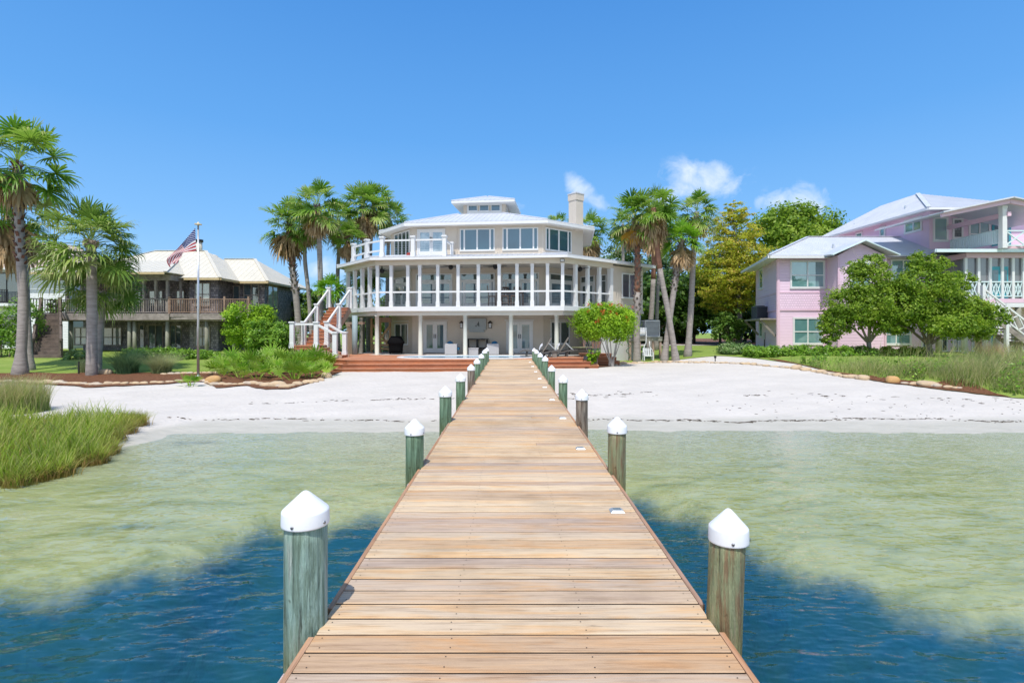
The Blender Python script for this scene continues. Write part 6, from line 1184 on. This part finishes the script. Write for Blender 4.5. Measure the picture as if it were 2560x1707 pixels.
for u, Y, mt in ((2347, 31.2, M_mossp), (2412, 30.9, M_white), (2446, 30.9, M_rawwood), (2491, 30.9, M_white), (2545, 30.9, M_mossp)): x = X(u, Y); b = MB(); b.cyl((x, Y, .7), (x, Y, 3.72), .16, .15, 14); b.build('support_post', mt, pk, True)
for u0, u1, g_ in ((2302, 2326, M_blk), (2340, 2368, M_blk), (2380, 2408, M_blk), (2428, 2464, M_blk), (2474, 2486, M_tealdoor), (2520, 2540, M_blk)): pwin(fF, u0, u1, 816, 878, (0, .5, 1) if u1 - u0 > 20 else (0, 1), (0, 1), g_, .06, .06, 'door')
# its white stair
ps = thing('white_staircase', 'white cross railed staircase descending right from the pink screened porch', 'staircase', (27.8, 29.2, 1.0)); N_ = 11; xa, xb = X(2440, 29.4), X(2556, 29.4); z0, z1 = 1.75, 3.75
for k in range(N_): f = k / N_; z = z1 - (z1 - z0) * (k + 1) / N_; x = xa + (xb - xa) * f; b = MB(); b.box((x, 29.0, z - .06), (x + (xb - xa) / N_ + .03, 30.2, z)); t_ = b.build('tread', M_wood, ps)
for Y in (28.97, 30.23):
    b = MB(); b.beam((xa, Y, z1 - .2), (xb, Y, z0 - .2), .06, .26); b.build('stringer', M_wood, ps); b = MB(); p, q = Vector((xa, Y, z1)), Vector((xb, Y, z0)); up = Vector((0, 0, .95)); b.beam(p + up, q + up, .08, .09); b.beam(p + up * .15, q + up * .15, .05, .07); n = 4
    for i in range(n): a, c = p + (q - p) * i / n, p + (q - p) * (i + 1) / n; b.beam(a + up * .15, c + up, .05, .05); b.beam(c + up * .15 + Vector((0, .012, 0)), a + up + Vector((0, .012, 0)), .05, .05)
    b.build('hand_rail', M_white, ps)
    for f in (0, .5, 1): c = p + (q - p) * f; b = MB(); b.box((c.x - .08, Y - .08, .8 if f else 3.4), (c.x + .08, Y + .08, c.z + 1.1)); b.build('newel_post', M_white, ps)
b = MB(); b.box((xb, 28.95, z0 - .25), (xb + 1.6, 30.25, z0)); b.build('landing', M_wood, ps); b = MB(); railing(b, (xb + .1, 28.97), (xb + 1.6, 28.97), z0, 1.0, 12, .05); b.build('landing_rail', M_white, ps)
# ================================================================== flag, furniture, fittings
M_polem = mat('brushed aluminium pole', (.60, .62, .64), rough=.35, metal=.7); M_gold = mat('pale gold finial', (.72, .62, .40), rough=.35)
g = G(495.5, 942); Yf = g.y; zt_ = Z(562, Yf)
fp = thing('flagpole', 'tall silver flagpole standing in the left mulch bed', 'flagpole', g)
b = MB(); b.cyl((g.x, Yf, g.z - .2), (g.x, Yf, zt_), .055, .032, 14); b.build('pole', M_polem, fp, True)
b = MB(); b.lathe((g.x, Yf, zt_), [(.04, -.02), (.14, .0), (.14, .03), (.05, .055), (.035, .07), (.03, .1), (.005, .12)], 16); b.build('finial', M_gold, fp, True)
b = MB(); b.lathe((g.x, Yf, g.z), [(.12, -.05), (.12, .02), (.07, .06), (.06, .08)], 14); b.build('base_collar', M_polem, fp, True)
def flagmat():
    m, nt, N, L, B = nodes('stars and stripes'); uv = N.new('ShaderNodeUVMap'); uv.uv_map = 'UVMap'; sp = N.new('ShaderNodeSeparateXYZ'); L.new(uv.outputs[0], sp.inputs[0])
    def M(op, a, b=0.0, c=0.0):
        n = N.new('ShaderNodeMath'); n.operation = op
        for i, q in enumerate((a, b, c)):
            if isinstance(q, (int, float)): n.inputs[i].default_value = q
            else: L.new(q, n.inputs[i])
        return n.outputs[0]
    u, v = sp.outputs[0], sp.outputs[1]
    st = M('LESS_THAN', M('FRACT', M('MULTIPLY', v, 6.5)), .5); c = mixc(N, L, st, (.80, .78, .78), (.46, .012, .03))
    can = M('MULTIPLY', M('LESS_THAN', u, .4), M('LESS_THAN', v, 7 / 13.0)); 
    sx, sy = M('MULTIPLY', u, 30.0), M('MULTIPLY', v, 18.57)      # 6x5 + 5x4 star lattice
    def dots(ox, oy):
        a = M('SUBTRACT', M('FRACT', M('ADD', M('MULTIPLY', u, 15.0), ox)), .5); d = M('SUBTRACT', M('FRACT', M('ADD', M('MULTIPLY', v, 9.28), oy)), .5)
        return M('LESS_THAN', M('ADD', M('MULTIPLY', a, a), M('MULTIPLY', d, d)), .030)
    s = M('MAXIMUM', dots(0, 0), dots(.5, .5)); cn = mixc(N, L, s, (.012, .03, .16), (.82, .82, .84)); c = mixc(N, L, can, c, cn)
    L.new(c, B.inputs['Base Color']); B.inputs['Roughness'].default_value = .8; t = N.new('ShaderNodeBsdfTranslucent'); L.new(c, t.inputs[0]); mx = N.new('ShaderNodeMixShader'); mx.inputs[0].default_value = .3; L.new(B.outputs[0], mx.inputs[1]); L.new(t.outputs[0], mx.inputs[2]); L.new(mx.outputs[0], nt.nodes['Material Output'].inputs[0]); return m
def flag():
    nu, nv = 48, 24; zx = lambda x: 320 + x / 3.7327; zy = lambda y: 540 + y / 3.7327
    T = [(632, 112), (575, 175), (500, 265), (425, 355), (385, 420), (370, 476)]; Bm = [(640, 325), (590, 333), (535, 342), (500, 352), (482, 400), (470, 446)]
    def cur(P, t):
        f = t * (len(P) - 1); i = min(int(f), len(P) - 2); f -= i; p0, p1, p2, p3 = P[max(i - 1, 0)], P[i], P[i + 1], P[min(i + 2, len(P) - 1)]
        return tuple(.5 * (2 * p1[k] + (p2[k] - p0[k]) * f + (2 * p0[k] - 5 * p1[k] + 4 * p2[k] - p3[k]) * f * f + (3 * p1[k] - p0[k] - 3 * p2[k] + p3[k]) * f ** 3) for k in (0, 1))
    V = []; UV = []
    for i in range(nu + 1):
        t = i / nu; a, c = cur(T, t), cur(Bm, t)
        for j in range(nv + 1):
            s = j / nv; x, y = a[0] + (c[0] - a[0]) * s, a[1] + (c[1] - a[1]) * s; w = t * (1 - .3 * s)
            d = .16 * w * math.sin(7 * t - 3.2 * s) + .07 * w * math.sin(13 * t + 5 * s + 1) + .12 * max(0, t - .7) * math.sin(s * 16)
            Y = Yf - .03 + d; V.append((X(zx(x), Yf) , Y, Z(zy(y), Yf))); UV.append((t, s))
    F_ = [(i * (nv + 1) + j, i * (nv + 1) + j + 1, (i + 1) * (nv + 1) + j + 1, (i + 1) * (nv + 1) + j) for i in range(nu) for j in range(nv)]
    me = bpy.data.meshes.new('flag'); me.from_pydata(V, [], F_); uv = me.uv_layers.new(name='UVMap')
    for lp in me.loops: uv.data[lp.index].uv = UV[lp.vertex_index]
    me.polygons.foreach_set('use_smooth', [True] * len(F_)); me.materials.append(flagmat()); o = bpy.data.objects.new('flag', me); COL.objects.link(o); tag(o, 'red, white and blue striped flag with stars drooping from the flagpole', 'flag')
flag()
b = MB(); gg = G(197, 936); b.box((gg.x - .02, gg.y - .02, gg.z - .1), (gg.x + .02, gg.y + .02, gg.z + .55)); tag(b.build('garden_stake', M_dark), 'thin dark stake in the mulch beside the cabbage palm', 'stake')
gg = G(1788, 906); gl_ = thing('garden_light', 'small dark path light on the lawn behind the right border stones', 'garden light', gg)
b = MB(); b.cyl(gg + Vector((0, 0, -.1)), gg + Vector((0, 0, .22)), .025, .025, 8); b.build('stem', M_dark, gl_); b = MB(); b.lathe((gg.x, gg.y, gg.z + .22), [(.05, 0), (.06, .06), (.07, .09), (.02, .14)], 12); b.build('lamp_head', M_dark, gl_)
# loungers ----------------------------------------------------------------
M_wick = mat('dark grey wicker', (.13, .125, .12), (.08, .075, .07), scale=40, stretch=(1, 3, 3), rough=.7, bmp=.5, bd=.005); M_sling = mat('taupe sling', (.24, .215, .185), (.20, .18, .155), scale=8, rough=.8); M_cush = mat('white head cushion', (.74, .76, .80), rough=.8)
def lounger(label, x, y):
    t = thing('sun_lounger', label, 'lounger', (x, y, PZ), 'sun loungers by the pool'); m = MB(); w = .33
    prof = [(-1.02, .30), (-.85, .36), (-.55, .37), (-.2, .27), (.15, .25), (.5, .33), (.85, .36), (1.02, .40)]
    def ribbon(mb, pr, hw, th, yo=0.0):
        n = len(pr); vs = []
        for px, pz in pr:
            for yy, zz in ((-hw, 0), (hw, 0), (hw, -th), (-hw, -th)): vs.append((x + px, y + yo + yy, PZ + pz + zz))
        fs = [(i * 4 + k, i * 4 + (k + 1) % 4, (i + 1) * 4 + (k + 1) % 4, (i + 1) * 4 + k) for i in range(n - 1) for k in range(4)] + [(0, 1, 2, 3), tuple((n - 1) * 4 + k for k in (3, 2, 1, 0))]; mb.add(vs, fs)
    ribbon(m, prof, .035, .06, -w); ribbon(m, prof, .035, .06, w); ribbon(m, prof[:5], w - .036, .03); m.build('frame', M_wick, t)
    for sx in (-.62, .55): b = MB(); [b.hexa([(x + sx - .12 + .06 * q, y + s * w - .02, PZ), (x + sx - .08 + .06 * q, y + s * w - .02, PZ), (x + sx - .08 + .06 * q, y + s * w + .02, PZ), (x + sx - .12 + .06 * q, y + s * w + .02, PZ), (x + sx - .06, y + s * w - .02, PZ + .3), (x + sx, y + s * w - .02, PZ + .3), (x + sx, y + s * w + .02, PZ + .3), (x + sx - .06, y + s * w + .02, PZ + .3)]) for s in (-1, 1) for q in (0, 1)]; b.build('leg', M_wick, t)
    b = MB(); ribbon(b, [(.12, .27), (.35, .62), (.58, .99)], w - .04, .035); bk = b.build('backrest', M_sling, t)
    b = MB(); [b.beam((x + .42, y + s * (w - .03), PZ + .72), (x + .80, y + s * (w - .03), PZ + .36), .025, .025) for s in (-1, 1)]; b.build('strut', M_alu, bk)
    b = MB(); ribbon(b, [(-.04, .44), (.02, .60), (.12, .70)], .2, .10); b.build('head_cushion', M_cush, t)
lounger('grey sun lounger with raised back nearest the dock end', X(1350, 26.55), 26.6); lounger('grey sun lounger with raised back farther right on the pool deck', X(1395, 26.75), 27.25)
st_ = thing('side_table', 'small square grey side table between the two sun loungers', 'table', (X(1386, 26.4), 26.4, PZ)); x, y = X(1386, 26.4), 26.4; b = MB(); b.box((x - .14, y - .14, PZ + .27), (x + .14, y + .14, PZ + .3)); b.build('top', M_sling, st_); b = MB(); b.prism([(x - .11, y - .11), (x + .11, y - .11), (x + .11, y + .11), (x - .11, y + .11)], PZ, PZ + .269); b.build('base', M_sling, st_)
M_lw = mat('pale wicker', (.52, .52, .53), (.38, .38, .39), scale=30, stretch=(1, 1, 4), rough=.8, bmp=.6, bd=.006); M_blue = mat('blue cushion', (.03, .15, .28), (.025, .12, .24), rough=.9)
def armchair(label, u0, u1, Y, face):
    x0, x1 = X(u0, Y), X(u1, Y); t = thing('wicker_armchair', label, 'armchair', ((x0 + x1) / 2, Y + .35, PZ), 'wicker armchairs on the patio'); d = .8; xs_ = (x0, x0 + .16) if face > 0 else (x1 - .16, x1)
    b = MB(); b.box((x0, Y, PZ + .03), (x1, Y + .14, PZ + .60)); b.build('arm', M_lw, t); b = MB(); b.box((x0, Y + d - .14, PZ + .03), (x1, Y + d, PZ + .60)); b.build('arm', M_lw, t); b = MB(); b.box((xs_[0], Y + .141, PZ + .03), (xs_[1], Y + d - .141, PZ + .62)); b.build('backrest', M_lw, t)
    a, c = (x0 + .161, x1 - .01) if face > 0 else (x0 + .01, x1 - .161); b = MB(); b.box((a, Y + .141, PZ + .03), (c, Y + d - .141, PZ + .26)); b.build('seat_frame', M_lw, t); b = MB(); b.box((a + .01, Y + .15, PZ + .261), (c + .12 * face * (face > 0), Y + d - .15, PZ + .40)); b.build('seat_cushion', M_blue, t)
    px = x0 + .24 if face > 0 else x1 - .24; b = MB(); b.lathe((px, Y + .4, PZ + .42), [(.04, 0), (.15, .06), (.19, .17), (.15, .28), (.03, .33)], 14); b.build('pillow', M_blue, t, True)
armchair('pale wicker armchair with blue cushions left of the third column', 1112, 1142, 28.9, 1); armchair('pale wicker armchair with blue pillow beside the right patio doors', 1217, 1247, 28.9, -1)
x0, x1 = X(1170, 28.7), X(1196, 28.7); t = thing('coffee_table', 'low pale wicker coffee table behind the third column', 'table', ((x0 + x1) / 2, 29, PZ)); b = MB(); b.box((x0, 28.7, PZ + .33), (x1, 29.4, PZ + .38)); b.build('top', M_lw, t); b = MB(); b.box((x0 + .02, 28.72, PZ + .02), (x1 - .02, 29.38, PZ + .329)); b.build('base', M_lw, t)
F = fin; s0, s1 = F.su(1169), F.su(1222); t = thing('console_table', 'long black console table under the covered television', 'table', (*F.pt((s0 + s1) / 2, 0, .3)[:2], PZ)); b = MB(); b.fbox(F, s0, s1, PZ + .80, PZ + .86, .08, .5); b.build('top', M_dark, t); b = MB(); b.fbox(F, s0 + .05, s1 - .05, PZ + .3, PZ + .35, .1, .48); b.build('shelf', M_dark, t)
for q in (s0 + .03, (s0 + s1) / 2 - .03, s1 - .1): b = MB(); b.fbox(F, q, q + .07, PZ, PZ + .799, .4, .47); b.fbox(F, q, q + .07, PZ, PZ + .799, .1, .17); b.build('leg', M_dark, t)
# covered television with its emblem
M_cover = mat('grey fabric cover', (.40, .44, .45), (.36, .40, .41), scale=3, rough=.8); s0, s1, z0, z1 = F.rect(1170, 1216, 796, 824.5); t = thing('covered_television', 'wall television under a grey cover with a black script letter', 'television', F.pt((s0 + s1) / 2, z0, .1)); b = MB(); b.fbox(F, s0, s1, z0, z1, .05, .17); b.build('cover', M_cover, t); b = MB(); b.fbox(F, s0 + .1, s1 - .12, z0 - .13, z0 - .01, .05, .15); b.build('sound_bar', M_cover, t)
b = MB(); c = F.su(1195); zc = (z0 + z1) / 2
def pp(a, z): return F.pt(c + a, zc + z, .175)
b.tube([pp(-.12, -.06), pp(-.13, -.12), pp(-.07, -.14), pp(-.02, -.07), pp(.03, .06), pp(.06, .15)], [.008, .012, .014, .014, .012, .008], 6); b.tube([pp(.06, .15), pp(.055, .0), pp(.07, -.11), pp(.12, -.13)], [.012, .02, .018, .008], 6); b.tube([pp(-.07, -.03), pp(.0, -.015), pp(.09, -.02), pp(.13, .01)], [.006, .011, .011, .005], 6); b.build('emblem', M_dark, t)
M_lamp = mat('frosted lantern glass', (.72, .74, .76), rough=.3)
for u, lb in ((1154.6, 'black wall lantern on the left of the covered television'), (1226, 'black wall lantern on the right of the covered television')):
    s = F.su(u); z = 2.72; t = thing('wall_lantern', lb, 'lantern', F.pt(s, z, .1), 'wall lanterns by the television'); b = MB(); b.fbox(F, s - .06, s + .06, z - .2, z + .06, .04, .16); b.build('glass', M_lamp, t); b = MB(); p = F.pt(s, z + .061, .1); b.lathe(p, [(.15, 0), (.13, .03), (.05, .1), (.01, .14)], 4); b.build('cap', M_dark, t); b = MB(); b.fbox(F, s - .075, s + .075, z - .23, z - .201, .03, .17); [b.fbox(F, s + k * .066 - .008, s + k * .066 + .008, z - .2, z + .06, .15, .168) for k in (-1, 1)]; b.build('frame', M_dark, t)
# covered grill
x0, x1, Y = X(966, 29.2), X(1008, 29.2), 29.2; xc = (x0 + x1) / 2; t = thing('covered_grill', 'barbecue grill under a black cover by the left patio window', 'grill', (xc, Y + .3, PZ)); b = MB(); w = (x1 - x0) / 2
rings = [(.78, .08), (.80, .3), (.86, .55), (1.0, .62), (1.0, .70), (.66, .98), (.55, 1.02)]; vs = []
for f, z in rings:
    for k in range(16): a = 2 * PI * k / 16; e = lambda q: math.copysign(abs(q) ** .55, q); vs.append((xc + w * f * e(math.cos(a)), Y + .3 + .32 * f * e(math.sin(a)), PZ + z + .012 * math.sin(k * 3 + z * 9)))
b.add(vs, [(i * 16 + k, i * 16 + (k + 1) % 16, (i + 1) * 16 + (k + 1) % 16, (i + 1) * 16 + k) for i in range(len(rings) - 1) for k in range(16)] + [tuple(range(16))[::-1], tuple(range((len(rings) - 1) * 16, len(rings) * 16))]); b.build('cover', mat('black cover', (.006, .006, .007), rough=.85, spec=.08), t, True)
for sx in (-.7, .7): b = MB(); b.cyl((xc + w * sx, Y + .28, PZ + .05), (xc + w * sx, Y + .32, PZ + .05), .05, .05, 12); b.build('wheel', M_dark, t)
# brown timber frame behind the patio, low dark chest
t = thing('timber_frame', 'brown braced timber frame with slats behind the left end of the patio', 'timber frame', (X(950, 32), 32, 1)); Y = 32.0; M_fr = mat('tan timber', (.46, .31, .17), (.36, .24, .13), scale=3, stretch=(1, 1, 3), rough=.8)
for u in (929, 951, 975): x = X(u, Y); b = MB(); b.box((x - .06, Y - .06, .7), (x + .06, Y + .06, 3.1)); b.build('post', M_fr, t)
for v in (852, 862.5, 872, 883): z = Z(v, Y); b = MB(); b.box((X(929, Y), Y - .10, z - .06), (X(974, Y), Y - .065, z + .06)); b.build('slat', M_fr, t)
b = MB(); b.beam((X(930, Y), Y - .14, 1.15), (X(977, Y), Y - .14, 2.65), .04, .12); b.beam((X(932, Y), Y + .1, 2.7), (X(972, Y), Y + .1, 1.4), .04, .12); b.build('brace', M_fr, t)
x0, x1, Y = X(1425, 28.9), X(1480, 28.9), 28.9; t = thing('storage_chest', 'long dark chest with olive lid behind the sun loungers', 'chest', ((x0 + x1) / 2, Y, PZ)); b = MB(); b.box((x0, Y, PZ), (x1, Y + .6, PZ + .38)); b.build('body', mat('dark chest', (.03, .03, .028), (.06, .055, .045), scale=6, rough=.7), t); b = MB(); b.box((x0 - .03, Y - .03, PZ + .381), (x1 + .03, Y + .63, PZ + .44)); b.build('lid', mat('olive lid', (.24, .25, .15), rough=.7), t)
# balcony: fans, table, stools, flood light
def fan_(label, u, v, lx):
    Yc = float(HL(0, 0).y) + 1.4; x = X(u, Yc); z = Z(v, Yc); t = thing('ceiling_fan', label, 'ceiling fan', (x, Yc, z), 'balcony ceiling fans'); b = MB(); b.lathe((x, Yc, z), [(.03, -.14), (.1, -.10), (.13, 0), (.12, .09), (.03, .12), (.025, max(.2, 6.0 - z))], 14); b.build('motor', M_dark, t, True)
    for k in range(5): a = 2 * PI * k / 5 + lx; d = Vector((math.cos(a), math.sin(a), 0)); b = MB(); b.beam(Vector((x, Yc, z + .03)) + d * .1, Vector((x, Yc, z + .03)) + d * .68, .13, .012); b.build('blade', M_dark, t)
for a in (('black ceiling fan over the left corner of the balcony', 955, 677, .1), ('black ceiling fan above the middle balcony doors', 1127, 668, .5), ('black ceiling fan over the balcony dining table', 1238, 667, .9), ('black ceiling fan at the right end of the balcony', 1450, 673, .3)): fan_(*a)
Y = 28.75; x0, x1 = X(1236, Y), X(1314, Y); t = thing('dining_table', 'tall dark dining table on the balcony behind the white posts', 'table', ((x0 + x1) / 2, Y + .4, BZ)); M_tab = mat('dark brown wood', (.13, .075, .055), (.09, .055, .04), rough=.5); b = MB(); b.box((x0, Y, 4.50), (x1, Y + .85, 4.56)); b.build('top', M_tab, t)
for px in (x0 + .1, x1 - .17):
    for py in (Y + .06, Y + .72): b = MB(); b.box((px, py, BZ), (px + .07, py + .07, 4.499)); b.build('leg', M_tab, t)
b = MB(); b.box((x0 + .1, Y + .06, 4.38), (x1 - .1, Y + .1, 4.499)); b.build('apron', M_tab, t)
def stool(label, u, Y, back):
    x = X(u, Y); t = thing('bar_stool', label, 'stool', (x, Y, BZ), 'stools round the balcony table'); b = MB(); b.box((x - .2, Y - .2, BZ + .56), (x + .2, Y + .2, BZ + .61)); b.build('seat', M_tab, t)
    for sx in (-1, 1):
        for sy in (-1, 1): b = MB(); b.beam((x + sx * .2, Y + sy * .2, BZ), (x + sx * .17, Y + sy * .17, BZ + .56), .035, .035); b.build('leg', M_tab, t)
    b = MB(); b.beam((x - .19, Y - .19, BZ + .2), (x + .19, Y - .19, BZ + .2), .03, .03); b.build('stretcher', M_tab, t)
    if back: dx, dy = back; b = MB(); [b.beam((x + dx * .18 + (-dy) * k * .17, Y + dy * .18 + dx * k * .17, BZ + .6), (x + dx * .26 + (-dy) * k * .17, Y + dy * .26 + dx * k * .17, BZ + 1.15), .035, .035) for k in (-1, -.35, .35, 1)]; b.beam((x + dx * .26 - dy * .19, Y + dy * .26 + dx * .19, BZ + 1.14), (x + dx * .26 + dy * .19, Y + dy * .26 - dx * .19, BZ + 1.14), .03, .1); b.build('backrest', M_tab, t)
stool('dark high backed stool at the left end of the balcony table', 1230, 29.15, (-1, 0)); stool('dark stool on the near side of the balcony table, left', 1262, 28.55, None); stool('dark stool on the near side of the balcony table, right', 1286, 28.55, None); stool('dark backed stool behind the balcony table, toward the left', 1264, 29.85, (0, 1)); stool('dark backed stool behind the balcony table, toward the right', 1292, 29.85, (0, 1))
F = front; s = F.su(1407); t = thing('flood_light', 'black square flood light on the cream band above the corner post', 'flood light', F.pt(s, 6.02, .2)); b = MB(); b.fbox(F, s - .14, s + .1, 5.95, 6.1, .2, .26); b.build('housing', M_dark, t); b = MB(); b.fbox(F, s - .115, s + .075, 5.97, 6.08, .261, .268); b.build('glass', M_lamp, t); b = MB(); b.fbox(F, s - .03, s + .03, 6.02, 6.08, .13, .199); b.build('bracket', M_dark, t)
s = df.su(1020); t = thing('red_lounge_cushion', 'folded red cushion lying on the roof deck behind the rail', 'cushion', (*df.pt(s, 0, -.6)[:2], 6.45)); b = MB(); b.fbox(df, s - .25, s + .2, 6.45, 6.56, -.9, -.5); b.build('lower_fold', mat('red canvas', (.40, .05, .04), rough=.9), t); b = MB(); b.fbox(df, s - .22, s + .18, 6.561, 6.64, -.88, -.52); b.build('upper_fold', bpy.data.materials['red canvas'], t)
# air conditioner stands
M_ac = mat('pale grey casing', (.58, .60, .60), (.54, .56, .57), rough=.5); M_acd = mat('dark grille', (.05, .06, .075), rough=.5)
Y = 30.9; t = thing('utility_platform', 'raised timber platform carrying the air conditioner beside the cream wing', 'platform', (X(1610, Y), Y, .8)); zp = Z(842, Y); x0, x1 = X(1572, Y), X(1657, Y); b = MB(); b.box((x0, Y - .02, zp - .05), (x1, Y + 1.4, zp)); b.box((x0 + .02, Y + .01, zp - .24), (x1 - .02, Y + .05, zp - .051)); b.build('deck', M_mossp, t)
for u in (1576, 1600, 1634, 1652): x = X(u, Y); b = MB(); b.box((x - .06, Y + .06, .4), (x + .06, Y + .18, zp - .051)); b.build('leg', M_rawwood, t)
def acunit(label, x, y, z, w, h, m, d=None):
    t = thing('air_conditioner', label, 'air conditioner', (x, y, z)); d = d or w; b = MB(); b.box((x - w / 2, y, z), (x + w / 2, y + d, z + .06)); b.box((x - w / 2, y, z + h - .08), (x + w / 2, y + d, z + h)); [b.box((x + sx * w / 2 - (.035 if sx > 0 else 0), y + sy * (d - .035), z + .06), (x + sx * w / 2 + (.035 if sx < 0 else 0), y + sy * (d - .035) + .035, z + h - .08)) for sx in (-1, 1) for sy in (0, 1)]; b.build('casing', m, t)
    b = MB(); b.box((x - w / 2 + .04, y + .04, z + .06), (x + w / 2 - .04, y + d - .04, z + h - .08)); b.build('coil', M_acd if m is not M_ac else mat('grey coil', (.30, .32, .33), rough=.6), t); b = MB(); [b.box((x - w / 2 + .036, y + .008, z + .1 + k * .075), (x + w / 2 - .036, y + .03, z + .125 + k * .075)) for k in range(int((h - .2) / .075))]; [b.box((x - w / 2 + .008, y + .036, z + .1 + k * .075), (x - w / 2 + .03, y + d - .036, z + .125 + k * .075)) for k in range(int((h - .2) / .075))]; b.build('louvre', m, t); b = MB(); b.lathe((x, y + d / 2, z + h), [(w * .4, 0), (w * .4, .03), (w * .36, .05), (w * .05, .06)], 18); b.build('fan_guard', M_acd, t)
acunit('pale grey air conditioner on the raised timber platform by the palms', X(1631, Y + .2), Y + .2, zp, .88, .98, M_ac)
M_pvc = mat('white pipe', (.76, .77, .78), rough=.4); t = thing('water_pipes', 'white plumbing pipes running down beside the palm trunk to the ground', 'pipes', (X(1610, Y), Y - .1, 1)); b = MB(); xq = X(1612, Y); b.tube([(xq - .35, Y - .1, zp + .3), (xq + .05, Y - .1, zp + .3), (xq + .05, Y - .1, zp - .35), (xq - .06, Y - .1, zp - .5), (xq - .06, Y - .1, .85)], .035, 8); b.tube([(xq + .25, Y - .1, zp - .25), (xq + .25, Y - .1, zp - .55), (xq + .4, Y - .1, zp - .75), (xq + .4, Y - .1, .9)], .03, 8); b.build('pipe', M_pvc, t, True); b = MB(); b.box((xq - .3, Y + .0, zp + .06), (xq + .12, Y + .3, zp + .55)); b.build('pump_box', M_pvc, t)
def slatchair(label, x, y, z, s):
    t = thing('white_garden_chair', label, 'chair', (x, y, z)); b = MB(); b.box((x - .28 * s, y, z + .3 * s), (x + .28 * s, y + .5 * s, z + .34 * s)); b.build('seat', M_pvc, t); b = MB(); [b.box((x - .28 * s + k * .12 * s, y + .5 * s, z + .34 * s), (x - .20 * s + k * .12 * s, y + .54 * s, z + .85 * s)) for k in range(5)]; b.box((x - .28 * s, y + .541 * s, z + .7 * s), (x + .28 * s, y + .57 * s, z + .76 * s)); b.build('backrest', M_pvc, t)
    for sx in (-1, 1): b = MB(); b.box((x + sx * .3 * s - .03, y, z), (x + sx * .3 * s + .03, y + .06, z + .55 * s)); b.box((x + sx * .3 * s - .03, y + .44 * s, z), (x + sx * .3 * s + .03, y + .5 * s, z + .55 * s)); b.box((x + sx * .3 * s - .04, y, z + .551 * s), (x + sx * .3 * s + .04, y + .5 * s, z + .58 * s)); b.build('arm_frame', M_pvc, t)
gz = zt1(X(1620, 30.3), 30.3) + .02; slatchair('small white slatted garden chair under the timber platform', X(1622, 30.3), 30.3, gz, .85)
M_green = mat('coiled green hose', (.05, .14, .07), rough=.5); x, y = X(1571, 30.6), 30.6; b = MB(); b.tube([(x + .12 * math.sin(k * .5) * (1 if k < 20 else .5), y + .02 * k / 30, .75 + .045 * k) for k in range(26)], .022, 6); tag(b.build('garden_hose', M_green, None, True), 'green garden hose hanging beside the platform behind the palm', 'hose')
F = fL; t = thing('bracket_shelf', 'weathered timber bracket shelf on the pink side wall', 'bracket', F.pt(F.su(1910), 3.05, .3)); s0, s1 = F.su(1897), F.L + .25; zz = Z(797, 36.0) ; b = MB(); b.fbox(F, s0, s1 - .35, zz - .1, zz, .02, 1.0); b.build('shelf', M_wood, t); b = MB()
for q in (s0 + .1, s1 - .6): p0, p1 = Vector(F.pt(q, zz - .12, .95)), Vector(F.pt(q, zz - 1.15, .05)); b.beam(p0, p1, .12, .14)
b.build('brace', M_wood, t); p = F.pt((s0 + s1) / 2 - .2, zz, .45); acunit('dark air conditioner on the bracket shelf of the pink house', p[0], p[1] - .4, zz + .004, .82, .88, mat('dark casing', (.10, .11, .13), rough=.5))
F = fL; s = F.su(1913); t = thing('electric_meter', 'small grey electric meter box low on the pink side wall', 'meter', F.pt(s, 1.9, .1)); b = MB(); b.fbox(F, s - .12, s + .12, 1.7, 2.2, .02, .12); b.build('box', M_ac, t); b = MB(); b.fbox(F, s - .03, s + .03, 1.0, 1.699, .03, .08); b.build('conduit', M_dark, t)
